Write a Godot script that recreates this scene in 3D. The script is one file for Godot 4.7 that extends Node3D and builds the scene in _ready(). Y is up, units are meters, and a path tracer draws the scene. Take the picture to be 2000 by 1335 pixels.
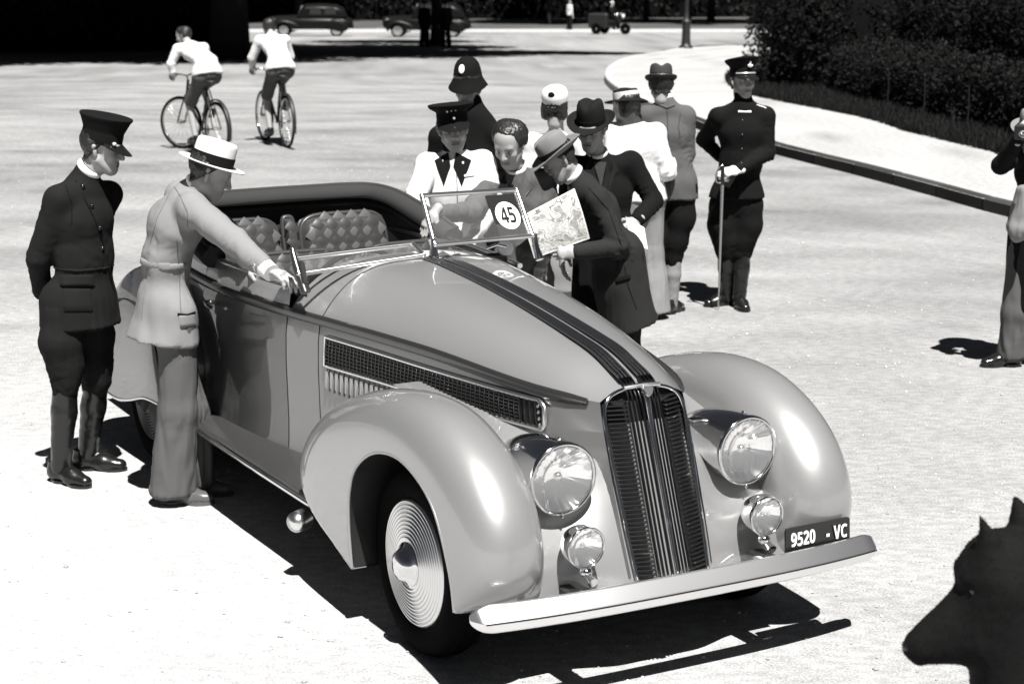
extends Node3D
# A touring car surrounded by onlookers on a sunlit park road, 1930s, in greys.

var M := {}
var used := {}
var rng := RandomNumberGenerator.new()
var noise := FastNoiseLite.new()
var fold_noise := FastNoiseLite.new()

func _ready() -> void:
	# ---- camera, sky, sun, exposure
	var cam := Camera3D.new()
	cam.name = "camera"
	cam.position = Vector3(0, 2.623, 0)
	cam.rotation_degrees = Vector3(-11.954, 0, 0)
	cam.fov = 20.372
	cam.near = 0.1
	cam.far = 900.0
	add_child(cam)
	cam.current = true
	var optics := CameraAttributesPhysical.new()
	optics.frustum_focal_length = 66.79
	optics.frustum_focus_distance = 7.8
	optics.exposure_aperture = 5.0
	cam.attributes = optics
	cam.fov = 20.372
	var sky_mat := ProceduralSkyMaterial.new()
	sky_mat.sky_top_color = Color(0.20, 0.21, 0.235)
	sky_mat.sky_horizon_color = Color(0.50, 0.51, 0.53)
	sky_mat.sky_curve = 0.12
	sky_mat.ground_horizon_color = Color(0.45, 0.45, 0.46)
	sky_mat.ground_bottom_color = Color(0.35, 0.35, 0.35)
	sky_mat.sun_angle_max = 8.0
	var env := Environment.new()
	env.background_mode = Environment.BG_SKY
	var sky := Sky.new()
	sky.sky_material = sky_mat
	env.sky = sky
	env.background_energy_multiplier = 0.45
	env.tonemap_mode = Environment.TONE_MAPPER_LINEAR
	env.tonemap_exposure = 2.15
	env.sdfgi_enabled = true
	env.ssao_enabled = true
	env.ssil_enabled = true
	var we := WorldEnvironment.new()
	we.name = "world_environment"
	we.environment = env
	add_child(we)
	var sun := DirectionalLight3D.new()
	sun.name = "sun"
	add_child(sun)
	sun.look_at_from_position(Vector3.ZERO, Vector3(-0.135, -1.0, -0.50), Vector3.RIGHT)
	sun.light_energy = 1.6
	sun.light_color = Color(1.0, 0.992, 0.98)
	sun.light_angular_distance = 0.5
	sun.shadow_enabled = true
	rng.seed = 1936
	noise.seed = 7
	noise.frequency = 1.0
	noise.noise_type = FastNoiseLite.TYPE_SIMPLEX_SMOOTH
	noise.fractal_type = FastNoiseLite.FRACTAL_NONE
	fold_noise.seed = 3
	fold_noise.frequency = 1.0
	fold_noise.noise_type = FastNoiseLite.TYPE_SIMPLEX_SMOOTH
	fold_noise.fractal_octaves = 2
	make_materials()
	build_setting()
	build_car()
	build_people()
	build_background()

# ------------------------------------------------------------------ mesh building
class MB:
	var v := PackedVector3Array()
	var idx := PackedInt32Array()
	var uv := PackedVector2Array()
	var col := PackedColorArray()
	var xf := Transform3D.IDENTITY
	var cur := Color.WHITE
	func pt(p: Vector3, t := Vector2.ZERO) -> int:
		v.append(xf * p)
		uv.append(t)
		col.append(cur)
		return v.size() - 1
	# rows of points; closed rows wrap around
	func grid(rows: Array, wrap_col := false, wrap_row := false, flip := false) -> void:
		var base := v.size()
		var nr := rows.size()
		var nc: int = rows[0].size()
		for r in nr:
			var row: PackedVector3Array = rows[r]
			for c in nc:
				pt(row[c], Vector2(float(c) / maxf(1, nc - 1), float(r) / maxf(1, nr - 1)))
		for r in (nr if wrap_row else nr - 1):
			for c in (nc if wrap_col else nc - 1):
				var a := base + r * nc + c
				var b := base + r * nc + (c + 1) % nc
				var d := base + ((r + 1) % nr) * nc + c
				var e := base + ((r + 1) % nr) * nc + (c + 1) % nc
				if flip:
					idx.append_array([a, b, e, a, e, d])
				else:
					idx.append_array([a, e, b, a, d, e])
	func fan(loop: PackedVector3Array, flip := false) -> void:
		var c := Vector3.ZERO
		for p in loop:
			c += p
		c /= loop.size()
		var base := pt(c)
		for p in loop:
			pt(p)
		var n := loop.size()
		for i in n:
			var a := base + 1 + i
			var b := base + 1 + (i + 1) % n
			if flip:
				idx.append_array([base, b, a])
			else:
				idx.append_array([base, a, b])
	func tube(path: PackedVector3Array, rad, sides := 8, caps := true, flat := 1.0, side_dir := Vector3.ZERO) -> void:
		var n := path.size()
		var rows := []
		var prev := Vector3.ZERO
		for i in n:
			var t := (path[mini(i + 1, n - 1)] - path[maxi(i - 1, 0)]).normalized()
			var s := prev
			if side_dir != Vector3.ZERO:
				s = side_dir
			elif s == Vector3.ZERO:
				s = Vector3.UP if absf(t.y) < 0.9 else Vector3.RIGHT
			s = (s - t * s.dot(t)).normalized()
			prev = s
			var b := t.cross(s)
			var r: float = rad[i] if rad is PackedFloat32Array or rad is Array else rad
			var row := PackedVector3Array()
			for k in sides:
				var a := TAU * k / sides
				row.append(path[i] + s * (cos(a) * r) + b * (sin(a) * r * flat))
			rows.append(row)
		grid(rows, true, false)
		if caps:
			fan(rows[0], true)
			fan(rows[n - 1])
	func ring(c: Vector3, axis: Vector3, R: float, r: float, seg := 40, sides := 8, flat := 1.0) -> void:
		var u := axis.cross(Vector3.UP if absf(axis.y) < 0.9 else Vector3.RIGHT).normalized()
		var w := axis.cross(u).normalized()
		var rows := []
		for i in seg:
			var a := TAU * i / seg
			var d := u * cos(a) + w * sin(a)
			var row := PackedVector3Array()
			for k in sides:
				var b := TAU * k / sides
				row.append(c + d * (R + cos(b) * r) + axis * (sin(b) * r * flat))
			rows.append(row)
		grid(rows, true, true)
	# profile of (radius, along axis), about axis through c
	func lathe(c: Vector3, axis: Vector3, prof: PackedVector2Array, seg := 32, up := Vector3.ZERO, sx := 1.0, sy := 1.0) -> void:
		var ref := up
		if ref == Vector3.ZERO:
			ref = Vector3.UP if absf(axis.y) < 0.9 else Vector3.RIGHT
		var u := (ref - axis * ref.dot(axis)).normalized()
		var w := axis.cross(u).normalized()
		var rows := []
		for p in prof:
			var row := PackedVector3Array()
			for k in seg:
				var a := TAU * k / seg
				row.append(c + axis * p.y + u * (cos(a) * p.x * sy) + w * (sin(a) * p.x * sx))
			rows.append(row)
		grid(rows, true, false)
	func box(c: Vector3, s: Vector3, bev := 0.0, b := Basis.IDENTITY) -> void:
		var h := s * 0.5
		var e := minf(bev, minf(h.x, minf(h.y, h.z)) * 0.9)
		var faces := [[Vector3.RIGHT, Vector3.UP, Vector3.BACK], [Vector3.LEFT, Vector3.UP, Vector3.FORWARD], [Vector3.UP, Vector3.BACK, Vector3.RIGHT], [Vector3.DOWN, Vector3.FORWARD, Vector3.RIGHT], [Vector3.BACK, Vector3.UP, Vector3.LEFT], [Vector3.FORWARD, Vector3.UP, Vector3.RIGHT]]
		for f in faces:
			var n: Vector3 = f[0]
			var p: Vector3 = f[1]
			var q: Vector3 = f[2]
			var hp := absf(h.dot(p)) - e
			var hq := absf(h.dot(q)) - e
			var hn := absf(h.dot(n))
			quad(c + b * (n * hn + p * hp + q * hq), c + b * (n * hn + p * hp - q * hq), c + b * (n * hn - p * hp - q * hq), c + b * (n * hn - p * hp + q * hq), b * n)
		if e > 0.0:
			for ax in 3:
				var a1 := (ax + 1) % 3
				var a2 := (ax + 2) % 3
				for s1 in [-1.0, 1.0]:
					for s2 in [-1.0, 1.0]:
						var p1 := Vector3.ZERO
						p1[a1] = s1 * h[a1]
						p1[a2] = s2 * (h[a2] - e)
						var p2 := Vector3.ZERO
						p2[a1] = s1 * (h[a1] - e)
						p2[a2] = s2 * h[a2]
						var d := Vector3.ZERO
						d[ax] = h[ax] - e
						var nn := Vector3.ZERO
						nn[a1] = s1
						nn[a2] = s2
						quad(c + b * (p1 + d), c + b * (p2 + d), c + b * (p2 - d), c + b * (p1 - d), b * nn)
			for sx in [-1.0, 1.0]:
				for sy in [-1.0, 1.0]:
					for sz in [-1.0, 1.0]:
						var k := Vector3(sx, sy, sz)
						tri(c + b * (k * (h - Vector3(0, e, e))), c + b * (k * (h - Vector3(e, 0, e))), c + b * (k * (h - Vector3(e, e, 0))), b * k)
	func tri(p: Vector3, q: Vector3, r: Vector3, n: Vector3) -> void:
		var a := pt(p)
		pt(q)
		pt(r)
		if (r - p).cross(q - p).dot(n) > 0:
			idx.append_array([a, a + 1, a + 2])
		else:
			idx.append_array([a, a + 2, a + 1])
	func quad(p: Vector3, q: Vector3, r: Vector3, s: Vector3, n: Vector3) -> void:
		var a := pt(p, Vector2(0, 0))
		pt(q, Vector2(1, 0))
		pt(r, Vector2(1, 1))
		pt(s, Vector2(0, 1))
		if (r - p).cross(q - p).dot(n) > 0:
			idx.append_array([a, a + 1, a + 2, a, a + 2, a + 3])
		else:
			idx.append_array([a, a + 2, a + 1, a, a + 3, a + 2])
	func ball(c: Vector3, r: Vector3, b := Basis.IDENTITY, nu := 16, nv := 10) -> void:
		var rows := []
		for j in nv + 1:
			var p := PI * j / nv
			var row := PackedVector3Array()
			for i in nu:
				var a := TAU * i / nu
				row.append(c + b * Vector3(sin(p) * cos(a) * r.x, cos(p) * r.y, sin(p) * sin(a) * r.z))
			rows.append(row)
		grid(rows, true, false, true)
	# closed outline in the plane (px, py) pushed out along n by th
	func slab(c: Vector3, px: Vector3, py: Vector3, pts: PackedVector2Array, th: float) -> void:
		var n := px.cross(py).normalized()
		var t := Geometry2D.triangulate_polygon(pts)
		for s in [0.0, 1.0]:
			var base := v.size()
			for p in pts:
				pt(c + px * p.x + py * p.y + n * (th * s), p)
			for i in range(0, t.size(), 3):
				var a := v[base + t[i]]
				var want := n * (1.0 if s > 0 else -1.0)
				var flipit := (v[base + t[i + 2]] - a).cross(v[base + t[i + 1]] - a).dot(xf.basis * want) < 0
				idx.append_array([base + t[i], base + t[i + 2], base + t[i + 1]] if flipit else [base + t[i], base + t[i + 1], base + t[i + 2]])
		var m := pts.size()
		for i in m:
			var p := pts[i]
			var q := pts[(i + 1) % m]
			var e := (q - p)
			var out := px * e.y - py * e.x
			if Geometry2D.is_polygon_clockwise(pts):
				out = -out
			quad(c + px * p.x + py * p.y, c + px * q.x + py * q.y, c + px * q.x + py * q.y + n * th, c + px * p.x + py * p.y + n * th, out)
	func add(o: MB, t := Transform3D.IDENTITY) -> void:
		var base := v.size()
		for i in o.v.size():
			v.append(xf * (t * o.v[i]))
		uv.append_array(o.uv)
		col.append_array(o.col)
		var mirror := t.basis.determinant() < 0
		var n := o.idx.size()
		for i in range(0, n, 3):
			if mirror:
				idx.append_array([base + o.idx[i], base + o.idx[i + 2], base + o.idx[i + 1]])
			else:
				idx.append_array([base + o.idx[i], base + o.idx[i + 1], base + o.idx[i + 2]])
	func normals() -> PackedVector3Array:
		var n := PackedVector3Array()
		n.resize(v.size())
		for i in range(0, idx.size(), 3):
			var a := v[idx[i]]
			var c := (v[idx[i + 2]] - a).cross(v[idx[i + 1]] - a)
			n[idx[i]] += c
			n[idx[i + 1]] += c
			n[idx[i + 2]] += c
		for i in n.size():
			n[i] = n[i].normalized() if n[i].length_squared() > 1e-24 else Vector3.UP
		return n
	func mesh() -> ArrayMesh:
		var a := []
		a.resize(Mesh.ARRAY_MAX)
		a[Mesh.ARRAY_VERTEX] = v
		a[Mesh.ARRAY_NORMAL] = normals()
		a[Mesh.ARRAY_TEX_UV] = uv
		a[Mesh.ARRAY_COLOR] = col
		a[Mesh.ARRAY_INDEX] = idx
		var m := ArrayMesh.new()
		m.add_surface_from_arrays(Mesh.PRIMITIVE_TRIANGLES, a)
		return m

# ------------------------------------------------------------------ blended capsules meshed as surface nets
class Sdf:
	var bones := []
	var cuts := []
	func bone(a: Vector3, b: Vector3, ra: float, rb: float, k := 0.03, w := Vector3.ZERO, wf := 1.0, minus := false) -> void:
		bones.append([a, b, ra, rb, k, w, wf, minus])
	func ball(a: Vector3, r: float, k := 0.03, minus := false) -> void:
		bones.append([a, a, r, r, k, Vector3.ZERO, 1.0, minus])
	func cut(p: Vector3, n: Vector3) -> void:
		cuts.append([p, n.normalized()])
	func build(mb: MB, h: float, fn: FastNoiseLite = null, amp := 0.0, freq := Vector3(9, 5, 9)) -> void:
		var lo := Vector3(1e9, 1e9, 1e9)
		var hi := -lo
		for q in bones:
			if q[7]:
				continue
			var m: float = maxf(q[2], q[3]) * q[6] + 3.0 * h
			var mv := Vector3(m, m, m)
			lo = lo.min(q[0] - mv).min(q[1] - mv)
			hi = hi.max(q[0] + mv).max(q[1] + mv)
		var nx := int((hi.x - lo.x) / h) + 2
		var ny := int((hi.y - lo.y) / h) + 2
		var nz := int((hi.z - lo.z) / h) + 2
		var sy := nx
		var sz := nx * ny
		var f := PackedFloat32Array()
		f.resize(nx * ny * nz)
		f.fill(1.0)
		for q in bones:
			var a: Vector3 = q[0]
			var b: Vector3 = q[1]
			var ra: float = q[2]
			var dr: float = q[3] - q[2]
			var k: float = q[4]
			var w: Vector3 = q[5]
			var wk: float = 1.0 - 1.0 / q[6]
			var minus: bool = q[7]
			var m: float = maxf(q[2], q[3]) * q[6] + k + 2.0 * h
			var mv := Vector3(m, m, m)
			var i0 := Vector3i(((a.min(b) - mv - lo) / h).floor()).max(Vector3i.ZERO)
			var i1 := Vector3i(((a.max(b) + mv - lo) / h).ceil()).min(Vector3i(nx - 1, ny - 1, nz - 1))
			var ab := b - a
			var il := 1.0 / maxf(ab.length_squared(), 1e-9)
			for z in range(i0.z, i1.z + 1):
				for y in range(i0.y, i1.y + 1):
					var at := z * sz + y * sy
					var pa := Vector3(lo.x, lo.y + y * h, lo.z + z * h) - a
					for x in range(i0.x, i1.x + 1):
						var p := pa + Vector3(x * h, 0, 0)
						var t := clampf(p.dot(ab) * il, 0.0, 1.0)
						p -= ab * t
						if wk != 0.0:
							p -= w * (p.dot(w) * wk)
						var d := p.length() - ra - dr * t
						var o := f[at + x]
						if minus:
							d = -d
							var e := k - absf(d - o)
							f[at + x] = maxf(o, d) if e <= 0.0 else maxf(o, d) + e * e / k * 0.25
						else:
							var e := k - absf(d - o)
							f[at + x] = minf(o, d) if e <= 0.0 else minf(o, d) - e * e / k * 0.25
		for q in cuts:
			var cp: Vector3 = q[0]
			var cn: Vector3 = q[1]
			for z in nz:
				for y in ny:
					var at := z * sz + y * sy
					var d0 := (Vector3(lo.x, lo.y + y * h, lo.z + z * h) - cp).dot(cn)
					var dx := cn.x * h
					for x in nx:
						var d := d0 + dx * x
						if d > f[at + x]:
							f[at + x] = d
		# cells
		var vi := PackedInt32Array()
		vi.resize(nx * ny * nz)
		vi.fill(-1)
		var near := PackedInt32Array()
		var thr := h * 3.2
		var base := mb.v.size()
		for z in nz - 1:
			for y in ny - 1:
				var at := z * sz + y * sy
				for x in nx - 1:
					var i := at + x
					var f0 := f[i]
					if f0 > thr or f0 < -thr:
						continue
					var f1 := f[i + 1]
					var f2 := f[i + sy]
					var f3 := f[i + sy + 1]
					var f4 := f[i + sz]
					var f5 := f[i + sz + 1]
					var f6 := f[i + sz + sy]
					var f7 := f[i + sz + sy + 1]
					var c := int(f0 < 0) + int(f1 < 0) + int(f2 < 0) + int(f3 < 0) + int(f4 < 0) + int(f5 < 0) + int(f6 < 0) + int(f7 < 0)
					if c == 0 or c == 8:
						continue
					var s := Vector3.ZERO
					var n := 0
					if (f0 < 0) != (f1 < 0):
						s += Vector3(f0 / (f0 - f1), 0, 0); n += 1
					if (f2 < 0) != (f3 < 0):
						s += Vector3(f2 / (f2 - f3), 1, 0); n += 1
					if (f4 < 0) != (f5 < 0):
						s += Vector3(f4 / (f4 - f5), 0, 1); n += 1
					if (f6 < 0) != (f7 < 0):
						s += Vector3(f6 / (f6 - f7), 1, 1); n += 1
					if (f0 < 0) != (f2 < 0):
						s += Vector3(0, f0 / (f0 - f2), 0); n += 1
					if (f1 < 0) != (f3 < 0):
						s += Vector3(1, f1 / (f1 - f3), 0); n += 1
					if (f4 < 0) != (f6 < 0):
						s += Vector3(0, f4 / (f4 - f6), 1); n += 1
					if (f5 < 0) != (f7 < 0):
						s += Vector3(1, f5 / (f5 - f7), 1); n += 1
					if (f0 < 0) != (f4 < 0):
						s += Vector3(0, 0, f0 / (f0 - f4)); n += 1
					if (f1 < 0) != (f5 < 0):
						s += Vector3(1, 0, f1 / (f1 - f5)); n += 1
					if (f2 < 0) != (f6 < 0):
						s += Vector3(0, 1, f2 / (f2 - f6)); n += 1
					if (f3 < 0) != (f7 < 0):
						s += Vector3(1, 1, f3 / (f3 - f7)); n += 1
					vi[i] = mb.pt(lo + (Vector3(x, y, z) + s / n) * h)
					near.append(i)
		for i in near:
			var f0 := f[i] < 0
			if f0 != (f[i + 1] < 0):
				quad4(mb, vi[i], vi[i - sy], vi[i - sy - sz], vi[i - sz], f0)
			if f0 != (f[i + sy] < 0):
				quad4(mb, vi[i], vi[i - sz], vi[i - sz - 1], vi[i - 1], f0)
			if f0 != (f[i + sz] < 0):
				quad4(mb, vi[i], vi[i - 1], vi[i - 1 - sy], vi[i - sy], f0)
		if fn and amp > 0.0:
			var n := mb.normals()
			for i in range(base, mb.v.size()):
				var q := mb.v[i]
				var p := q * freq
				mb.v[i] += n[i] * (amp * fn.get_noise_3dv(p))
	func quad4(mb: MB, a: int, b: int, c: int, d: int, inside: bool) -> void:
		if a < 0 or b < 0 or c < 0 or d < 0:
			return
		if inside:
			mb.idx.append_array([a, b, c, a, c, d])
		else:
			mb.idx.append_array([a, c, b, a, d, c])

# ------------------------------------------------------------------ nodes
func numbered(called: String) -> String:
	if not used.has(called):
		used[called] = 0
		return called
	used[called] += 1
	return "%s_%03d" % [called, used[called]]

func thing(called: String, label: String, category: String, at := Vector3.ZERO, turn := 0.0, group := "") -> Node3D:
	var o := Node3D.new()
	o.name = numbered(called)
	add_child(o)
	o.position = at
	o.rotation.y = turn
	o.set_meta("label", label)
	o.set_meta("category", category)
	if group:
		o.set_meta("group", group)
	return o

func obj(called: String, m, mat: Material, parent: Node = null) -> MeshInstance3D:
	var o := MeshInstance3D.new()
	o.mesh = m.mesh() if m is MB else m
	o.material_override = mat
	o.name = numbered(called) if parent == null else called
	if parent == null:
		add_child(o)
	else:
		parent.add_child(o, true)
	return o

func struct(called: String, m, mat: Material, parent: Node = null) -> MeshInstance3D:
	var o := obj(called, m, mat, parent)
	if parent == null:
		o.set_meta("kind", "structure")
	return o

func tag(o: Node3D, label: String, category: String, group := "") -> Node3D:
	o.set_meta("label", label)
	o.set_meta("category", category)
	if group:
		o.set_meta("group", group)
	return o

func crom(p: Array, n: int) -> Array:
	# Catmull-Rom through vectors, n samples
	var out := []
	var m := p.size() - 1
	for i in n:
		var t := float(i) / (n - 1) * m
		var k := mini(int(t), m - 1)
		var u := t - k
		var a = p[maxi(k - 1, 0)]
		var b = p[k]
		var c = p[k + 1]
		var d = p[mini(k + 2, m)]
		out.append((b * 2.0 + (c - a) * u + (a * 2.0 - b * 5.0 + c * 4.0 - d) * u * u + (b * 3.0 - a - c * 3.0 + d) * u * u * u) * 0.5)
	return out

func vec3s(a: Array) -> PackedVector3Array:
	var o := PackedVector3Array()
	for p in a:
		o.append(p)
	return o

func smooth(p: Array, n: int) -> PackedVector3Array:
	return vec3s(crom(p, n))

func interp(x: float, xs: Array, ys: Array) -> float:
	if x <= xs[0]:
		return ys[0]
	for i in xs.size() - 1:
		if x <= xs[i + 1]:
			var t: float = (x - xs[i]) / (xs[i + 1] - xs[i])
			var d0: float = (ys[i + 1] - ys[maxi(i - 1, 0)]) / (xs[i + 1] - xs[maxi(i - 1, 0)])
			var d1: float = (ys[mini(i + 2, xs.size() - 1)] - ys[i]) / (xs[mini(i + 2, xs.size() - 1)] - xs[i])
			var w: float = xs[i + 1] - xs[i]
			var t2 := t * t
			var t3 := t2 * t
			return (2 * t3 - 3 * t2 + 1) * ys[i] + (t3 - 2 * t2 + t) * w * d0 + (3 * t2 - 2 * t3) * ys[i + 1] + (t3 - t2) * w * d1
	return ys[-1]

func frame_of(fwd: Vector3, up := Vector3.UP) -> Basis:
	# z along fwd, y near up
	var z := fwd.normalized()
	var x := up.cross(z).normalized()
	return Basis(x, z.cross(x), z)

func line_text(txt: String, bold := true, depth := 0.002, px := 0.001, size := 64) -> TextMesh:
	var t := TextMesh.new()
	t.text = txt
	var f := SystemFont.new()
	f.font_names = PackedStringArray(["Droid Sans"])
	f.font_weight = 700 if bold else 400
	t.font = f
	t.font_size = size
	t.pixel_size = px
	t.depth = depth
	return t

# ------------------------------------------------------------------ materials
func lin(v: float, tint := 1.0) -> Color:
	return Color(v, v, v * tint).linear_to_srgb()

func mat(v: float, rough := 0.8, metal := 0.0) -> StandardMaterial3D:
	var m := StandardMaterial3D.new()
	m.albedo_color = lin(v)
	m.roughness = rough
	m.metallic = metal
	return m

func noise_tex(freq: float, lo: float, hi: float, size := 512, oct := 4, sd := 1, kind := FastNoiseLite.TYPE_SIMPLEX_SMOOTH, mid := 0.5) -> NoiseTexture2D:
	var n := FastNoiseLite.new()
	n.noise_type = kind
	n.frequency = freq
	n.fractal_octaves = oct
	n.seed = sd
	var t := NoiseTexture2D.new()
	t.width = size
	t.height = size
	t.seamless = true
	t.noise = n
	var g := Gradient.new()
	g.offsets = PackedFloat32Array([0.0, mid, 1.0])
	g.colors = PackedColorArray([Color(lo, lo, lo), Color((lo + hi) / 2, (lo + hi) / 2, (lo + hi) / 2), Color(hi, hi, hi)])
	t.color_ramp = g
	return t

func weave(v: float, scale: float, rough := 0.9, contrast := 0.75) -> StandardMaterial3D:
	# woollen or cotton cloth: mottled colour, fine relief
	var m := mat(v, rough)
	m.albedo_texture = M.cloth_tex if contrast < 0.9 else null
	m.uv1_triplanar = true
	m.uv1_scale = Vector3.ONE * scale
	m.heightmap_enabled = true
	m.heightmap_texture = M.cloth_tex
	m.heightmap_scale = 0.12
	m.heightmap_deep_parallax = false
	m.metallic_specular = 0.25
	return m

func make_materials() -> void:
	M.cloth_tex = noise_tex(0.30, 0.78, 1.0, 512, 3, 11)
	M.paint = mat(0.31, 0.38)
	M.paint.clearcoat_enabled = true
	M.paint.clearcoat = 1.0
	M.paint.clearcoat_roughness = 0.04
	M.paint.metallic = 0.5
	M.shaded_paint_low = M.paint.duplicate()  # same paint darkened, shade of doors, tail and rear wings put into colour
	M.shaded_paint_low.albedo_color = lin(0.07)
	M.shaded_paint_side = M.paint.duplicate()  # in-between tone of the same paint, painting shade onto bonnet and cowl flanks
	M.shaded_paint_side.albedo_color = lin(0.18)
	M.grille_bar = mat(0.16, 0.16, 1.0)
	M.chrome_bar = mat(0.55, 0.26, 1.0)
	M.chrome = mat(0.72, 0.10, 1.0)
	M.chrome_bright = mat(0.88, 0.33, 1.0)
	M.chrome_soft = mat(0.75, 0.3, 1.0)
	M.chrome_dark = mat(0.10, 0.25, 0.8)
	M.black = mat(0.008, 0.5)
	M.black_gloss = mat(0.01, 0.12)
	M.seam_light = weave(0.16, 2.2)
	M.car_black = mat(0.006, 0.35)
	M.car_black.metallic_specular = 0.25
	M.rubber = mat(0.004, 0.95)
	M.rubber.metallic_specular = 0.15
	M.seam = mat(0.03, 0.7)
	M.glass = mat(1.0, 0.02)
	M.glass.albedo_color = Color(1, 1, 1, 0.04)
	M.glass.transparency = BaseMaterial3D.TRANSPARENCY_ALPHA
	M.lens = mat(1.0, 0.05)
	M.lens.albedo_color = Color(1, 1, 1, 0.12)
	M.lens.transparency = BaseMaterial3D.TRANSPARENCY_ALPHA
	M.reflector = mat(0.9, 0.06, 1.0)
	M.leather = mat(0.085, 0.32)
	M.leather2 = mat(0.036, 0.36)
	M.leather_dark = mat(0.015, 0.5)
	M.hood_cloth = weave(0.045, 3.0)
	M.white = mat(0.8, 0.6)
	M.paper = mat(0.72, 0.85)
	M.white_cloth = weave(0.80, 2.2)
	M.suit_trousers = weave(0.125, 2.2, 0.9, 0.7)
	M.light_cloth = weave(0.26, 2.2, 0.9, 0.7)
	M.grey_cloth = weave(0.105, 2.2, 0.9, 0.7)
	M.mid_cloth = weave(0.05, 2.2, 0.9, 0.7)
	M.tweed = weave(0.024, 2.4, 0.9, 0.7)
	M.dark_cloth = weave(0.013, 2.2, 0.9, 0.7)
	M.black_cloth = weave(0.007, 2.2, 0.9, 0.7)
	M.straw = weave(0.80, 6.0, 0.8)
	M.felt_light = weave(0.22, 2.0)
	M.felt_dark = weave(0.012, 2.0)
	M.shoe = mat(0.010, 0.18)
	M.shoe_brown = mat(0.08, 0.25)
	M.boot = mat(0.008, 0.28)
	M.skin = mat(1.0, 0.55)
	M.skin.vertex_color_use_as_albedo = true
	M.hair = mat(0.012, 0.45)
	M.hair_grey = mat(0.05, 0.5)
	M.badge = mat(0.75, 0.3, 0.6)
	M.stone_dark = weave(0.035, 1.5)
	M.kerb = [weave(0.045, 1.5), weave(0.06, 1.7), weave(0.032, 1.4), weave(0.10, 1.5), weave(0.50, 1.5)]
	M.hedge_core = mat(0.005, 1.0)
	M.hedge_core.metallic_specular = 0.0
	M.bark = weave(0.02, 1.0)
	M.iron = mat(0.012, 0.5)
	M.wood = mat(0.05, 0.7)
	M.steel = mat(0.5, 0.25, 1.0)
	M.fur = weave(0.006, 8.0, 0.85)
	M.skin_glove = mat(0.75, 0.8)
	M.leaf = mat(1.0, 0.8)
	M.leaf.metallic_specular = 0.2
	M.leaf.vertex_color_use_as_albedo = true
	M.leaf.backlight_enabled = true
	M.leaf.backlight = Color(0.1, 0.1, 0.1)
	# gravelly road: fine grains, wide stains
	M.ground = mat(1.0, 0.95)
	M.ground.vertex_color_use_as_albedo = true
	M.ground.albedo_texture = noise_tex(0.16, 0.70, 1.0, 1024, 4, 5)
	M.ground.uv1_triplanar = true
	M.ground.uv1_world_triplanar = true
	M.ground.uv1_scale = Vector3.ONE * 0.42
	M.ground.detail_enabled = true
	M.ground.detail_albedo = noise_tex(0.05, 0.82, 1.0, 1024, 5, 9)
	M.ground.detail_blend_mode = BaseMaterial3D.BLEND_MODE_MUL
	M.ground.detail_uv_layer = BaseMaterial3D.DETAIL_UV_2
	M.ground.uv2_triplanar = true
	M.ground.uv2_world_triplanar = true
	M.ground.uv2_scale = Vector3(0.16, 0.16, 0.3)
	M.ground.heightmap_enabled = true
	M.ground.heightmap_texture = noise_tex(0.3, 0.0, 1.0, 1024, 3, 6)
	M.ground.heightmap_scale = 0.3
	M.ground.heightmap_deep_parallax = false
	M.ground.metallic_specular = 0.1
	M.pavement = M.ground.duplicate()
	M.grass = mat(1.0, 0.7)
	M.grass.vertex_color_use_as_albedo = true

# ------------------------------------------------------------------ setting
func ground_y(x: float, z: float) -> float:
	var e := maxf(0.0, -z - 27.0)
	var y := -0.032 * (sqrt(e * e + 9.0) - 3.0)
	var g := maxf(0.0, -z - 118.0)
	return y + 0.012 * g

func axis_steps(a: float, b: float, step: float, far_a: float, far_b: float) -> PackedFloat32Array:
	var out := PackedFloat32Array()
	var left := []
	var p := a
	var s := step
	while p > far_a:
		s *= 1.16
		p -= s
		left.push_front(maxf(p, far_a))
	for q in left:
		out.append(q)
	p = a
	while p < b - 1e-4:
		out.append(p)
		p += step
	s = step
	while p < far_b:
		out.append(p)
		s *= 1.16
		p += s
	out.append(far_b)
	return out

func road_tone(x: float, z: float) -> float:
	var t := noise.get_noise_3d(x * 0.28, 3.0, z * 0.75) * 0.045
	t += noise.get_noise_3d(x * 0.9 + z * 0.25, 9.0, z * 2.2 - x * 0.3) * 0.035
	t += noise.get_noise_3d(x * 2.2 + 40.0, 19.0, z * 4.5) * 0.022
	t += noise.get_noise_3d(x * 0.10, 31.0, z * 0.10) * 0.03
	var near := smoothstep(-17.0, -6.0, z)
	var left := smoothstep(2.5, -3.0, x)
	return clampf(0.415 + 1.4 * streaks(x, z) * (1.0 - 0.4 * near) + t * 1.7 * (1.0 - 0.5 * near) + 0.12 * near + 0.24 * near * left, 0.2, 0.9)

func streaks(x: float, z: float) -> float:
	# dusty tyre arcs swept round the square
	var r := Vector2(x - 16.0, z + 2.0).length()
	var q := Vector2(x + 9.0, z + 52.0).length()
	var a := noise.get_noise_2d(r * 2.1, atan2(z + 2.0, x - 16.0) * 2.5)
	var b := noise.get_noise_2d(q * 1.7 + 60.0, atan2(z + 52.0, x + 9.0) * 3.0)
	return -0.075 * pow(maxf(0.0, a), 2.0) - 0.085 * pow(maxf(0.0, b), 2.0)

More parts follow.
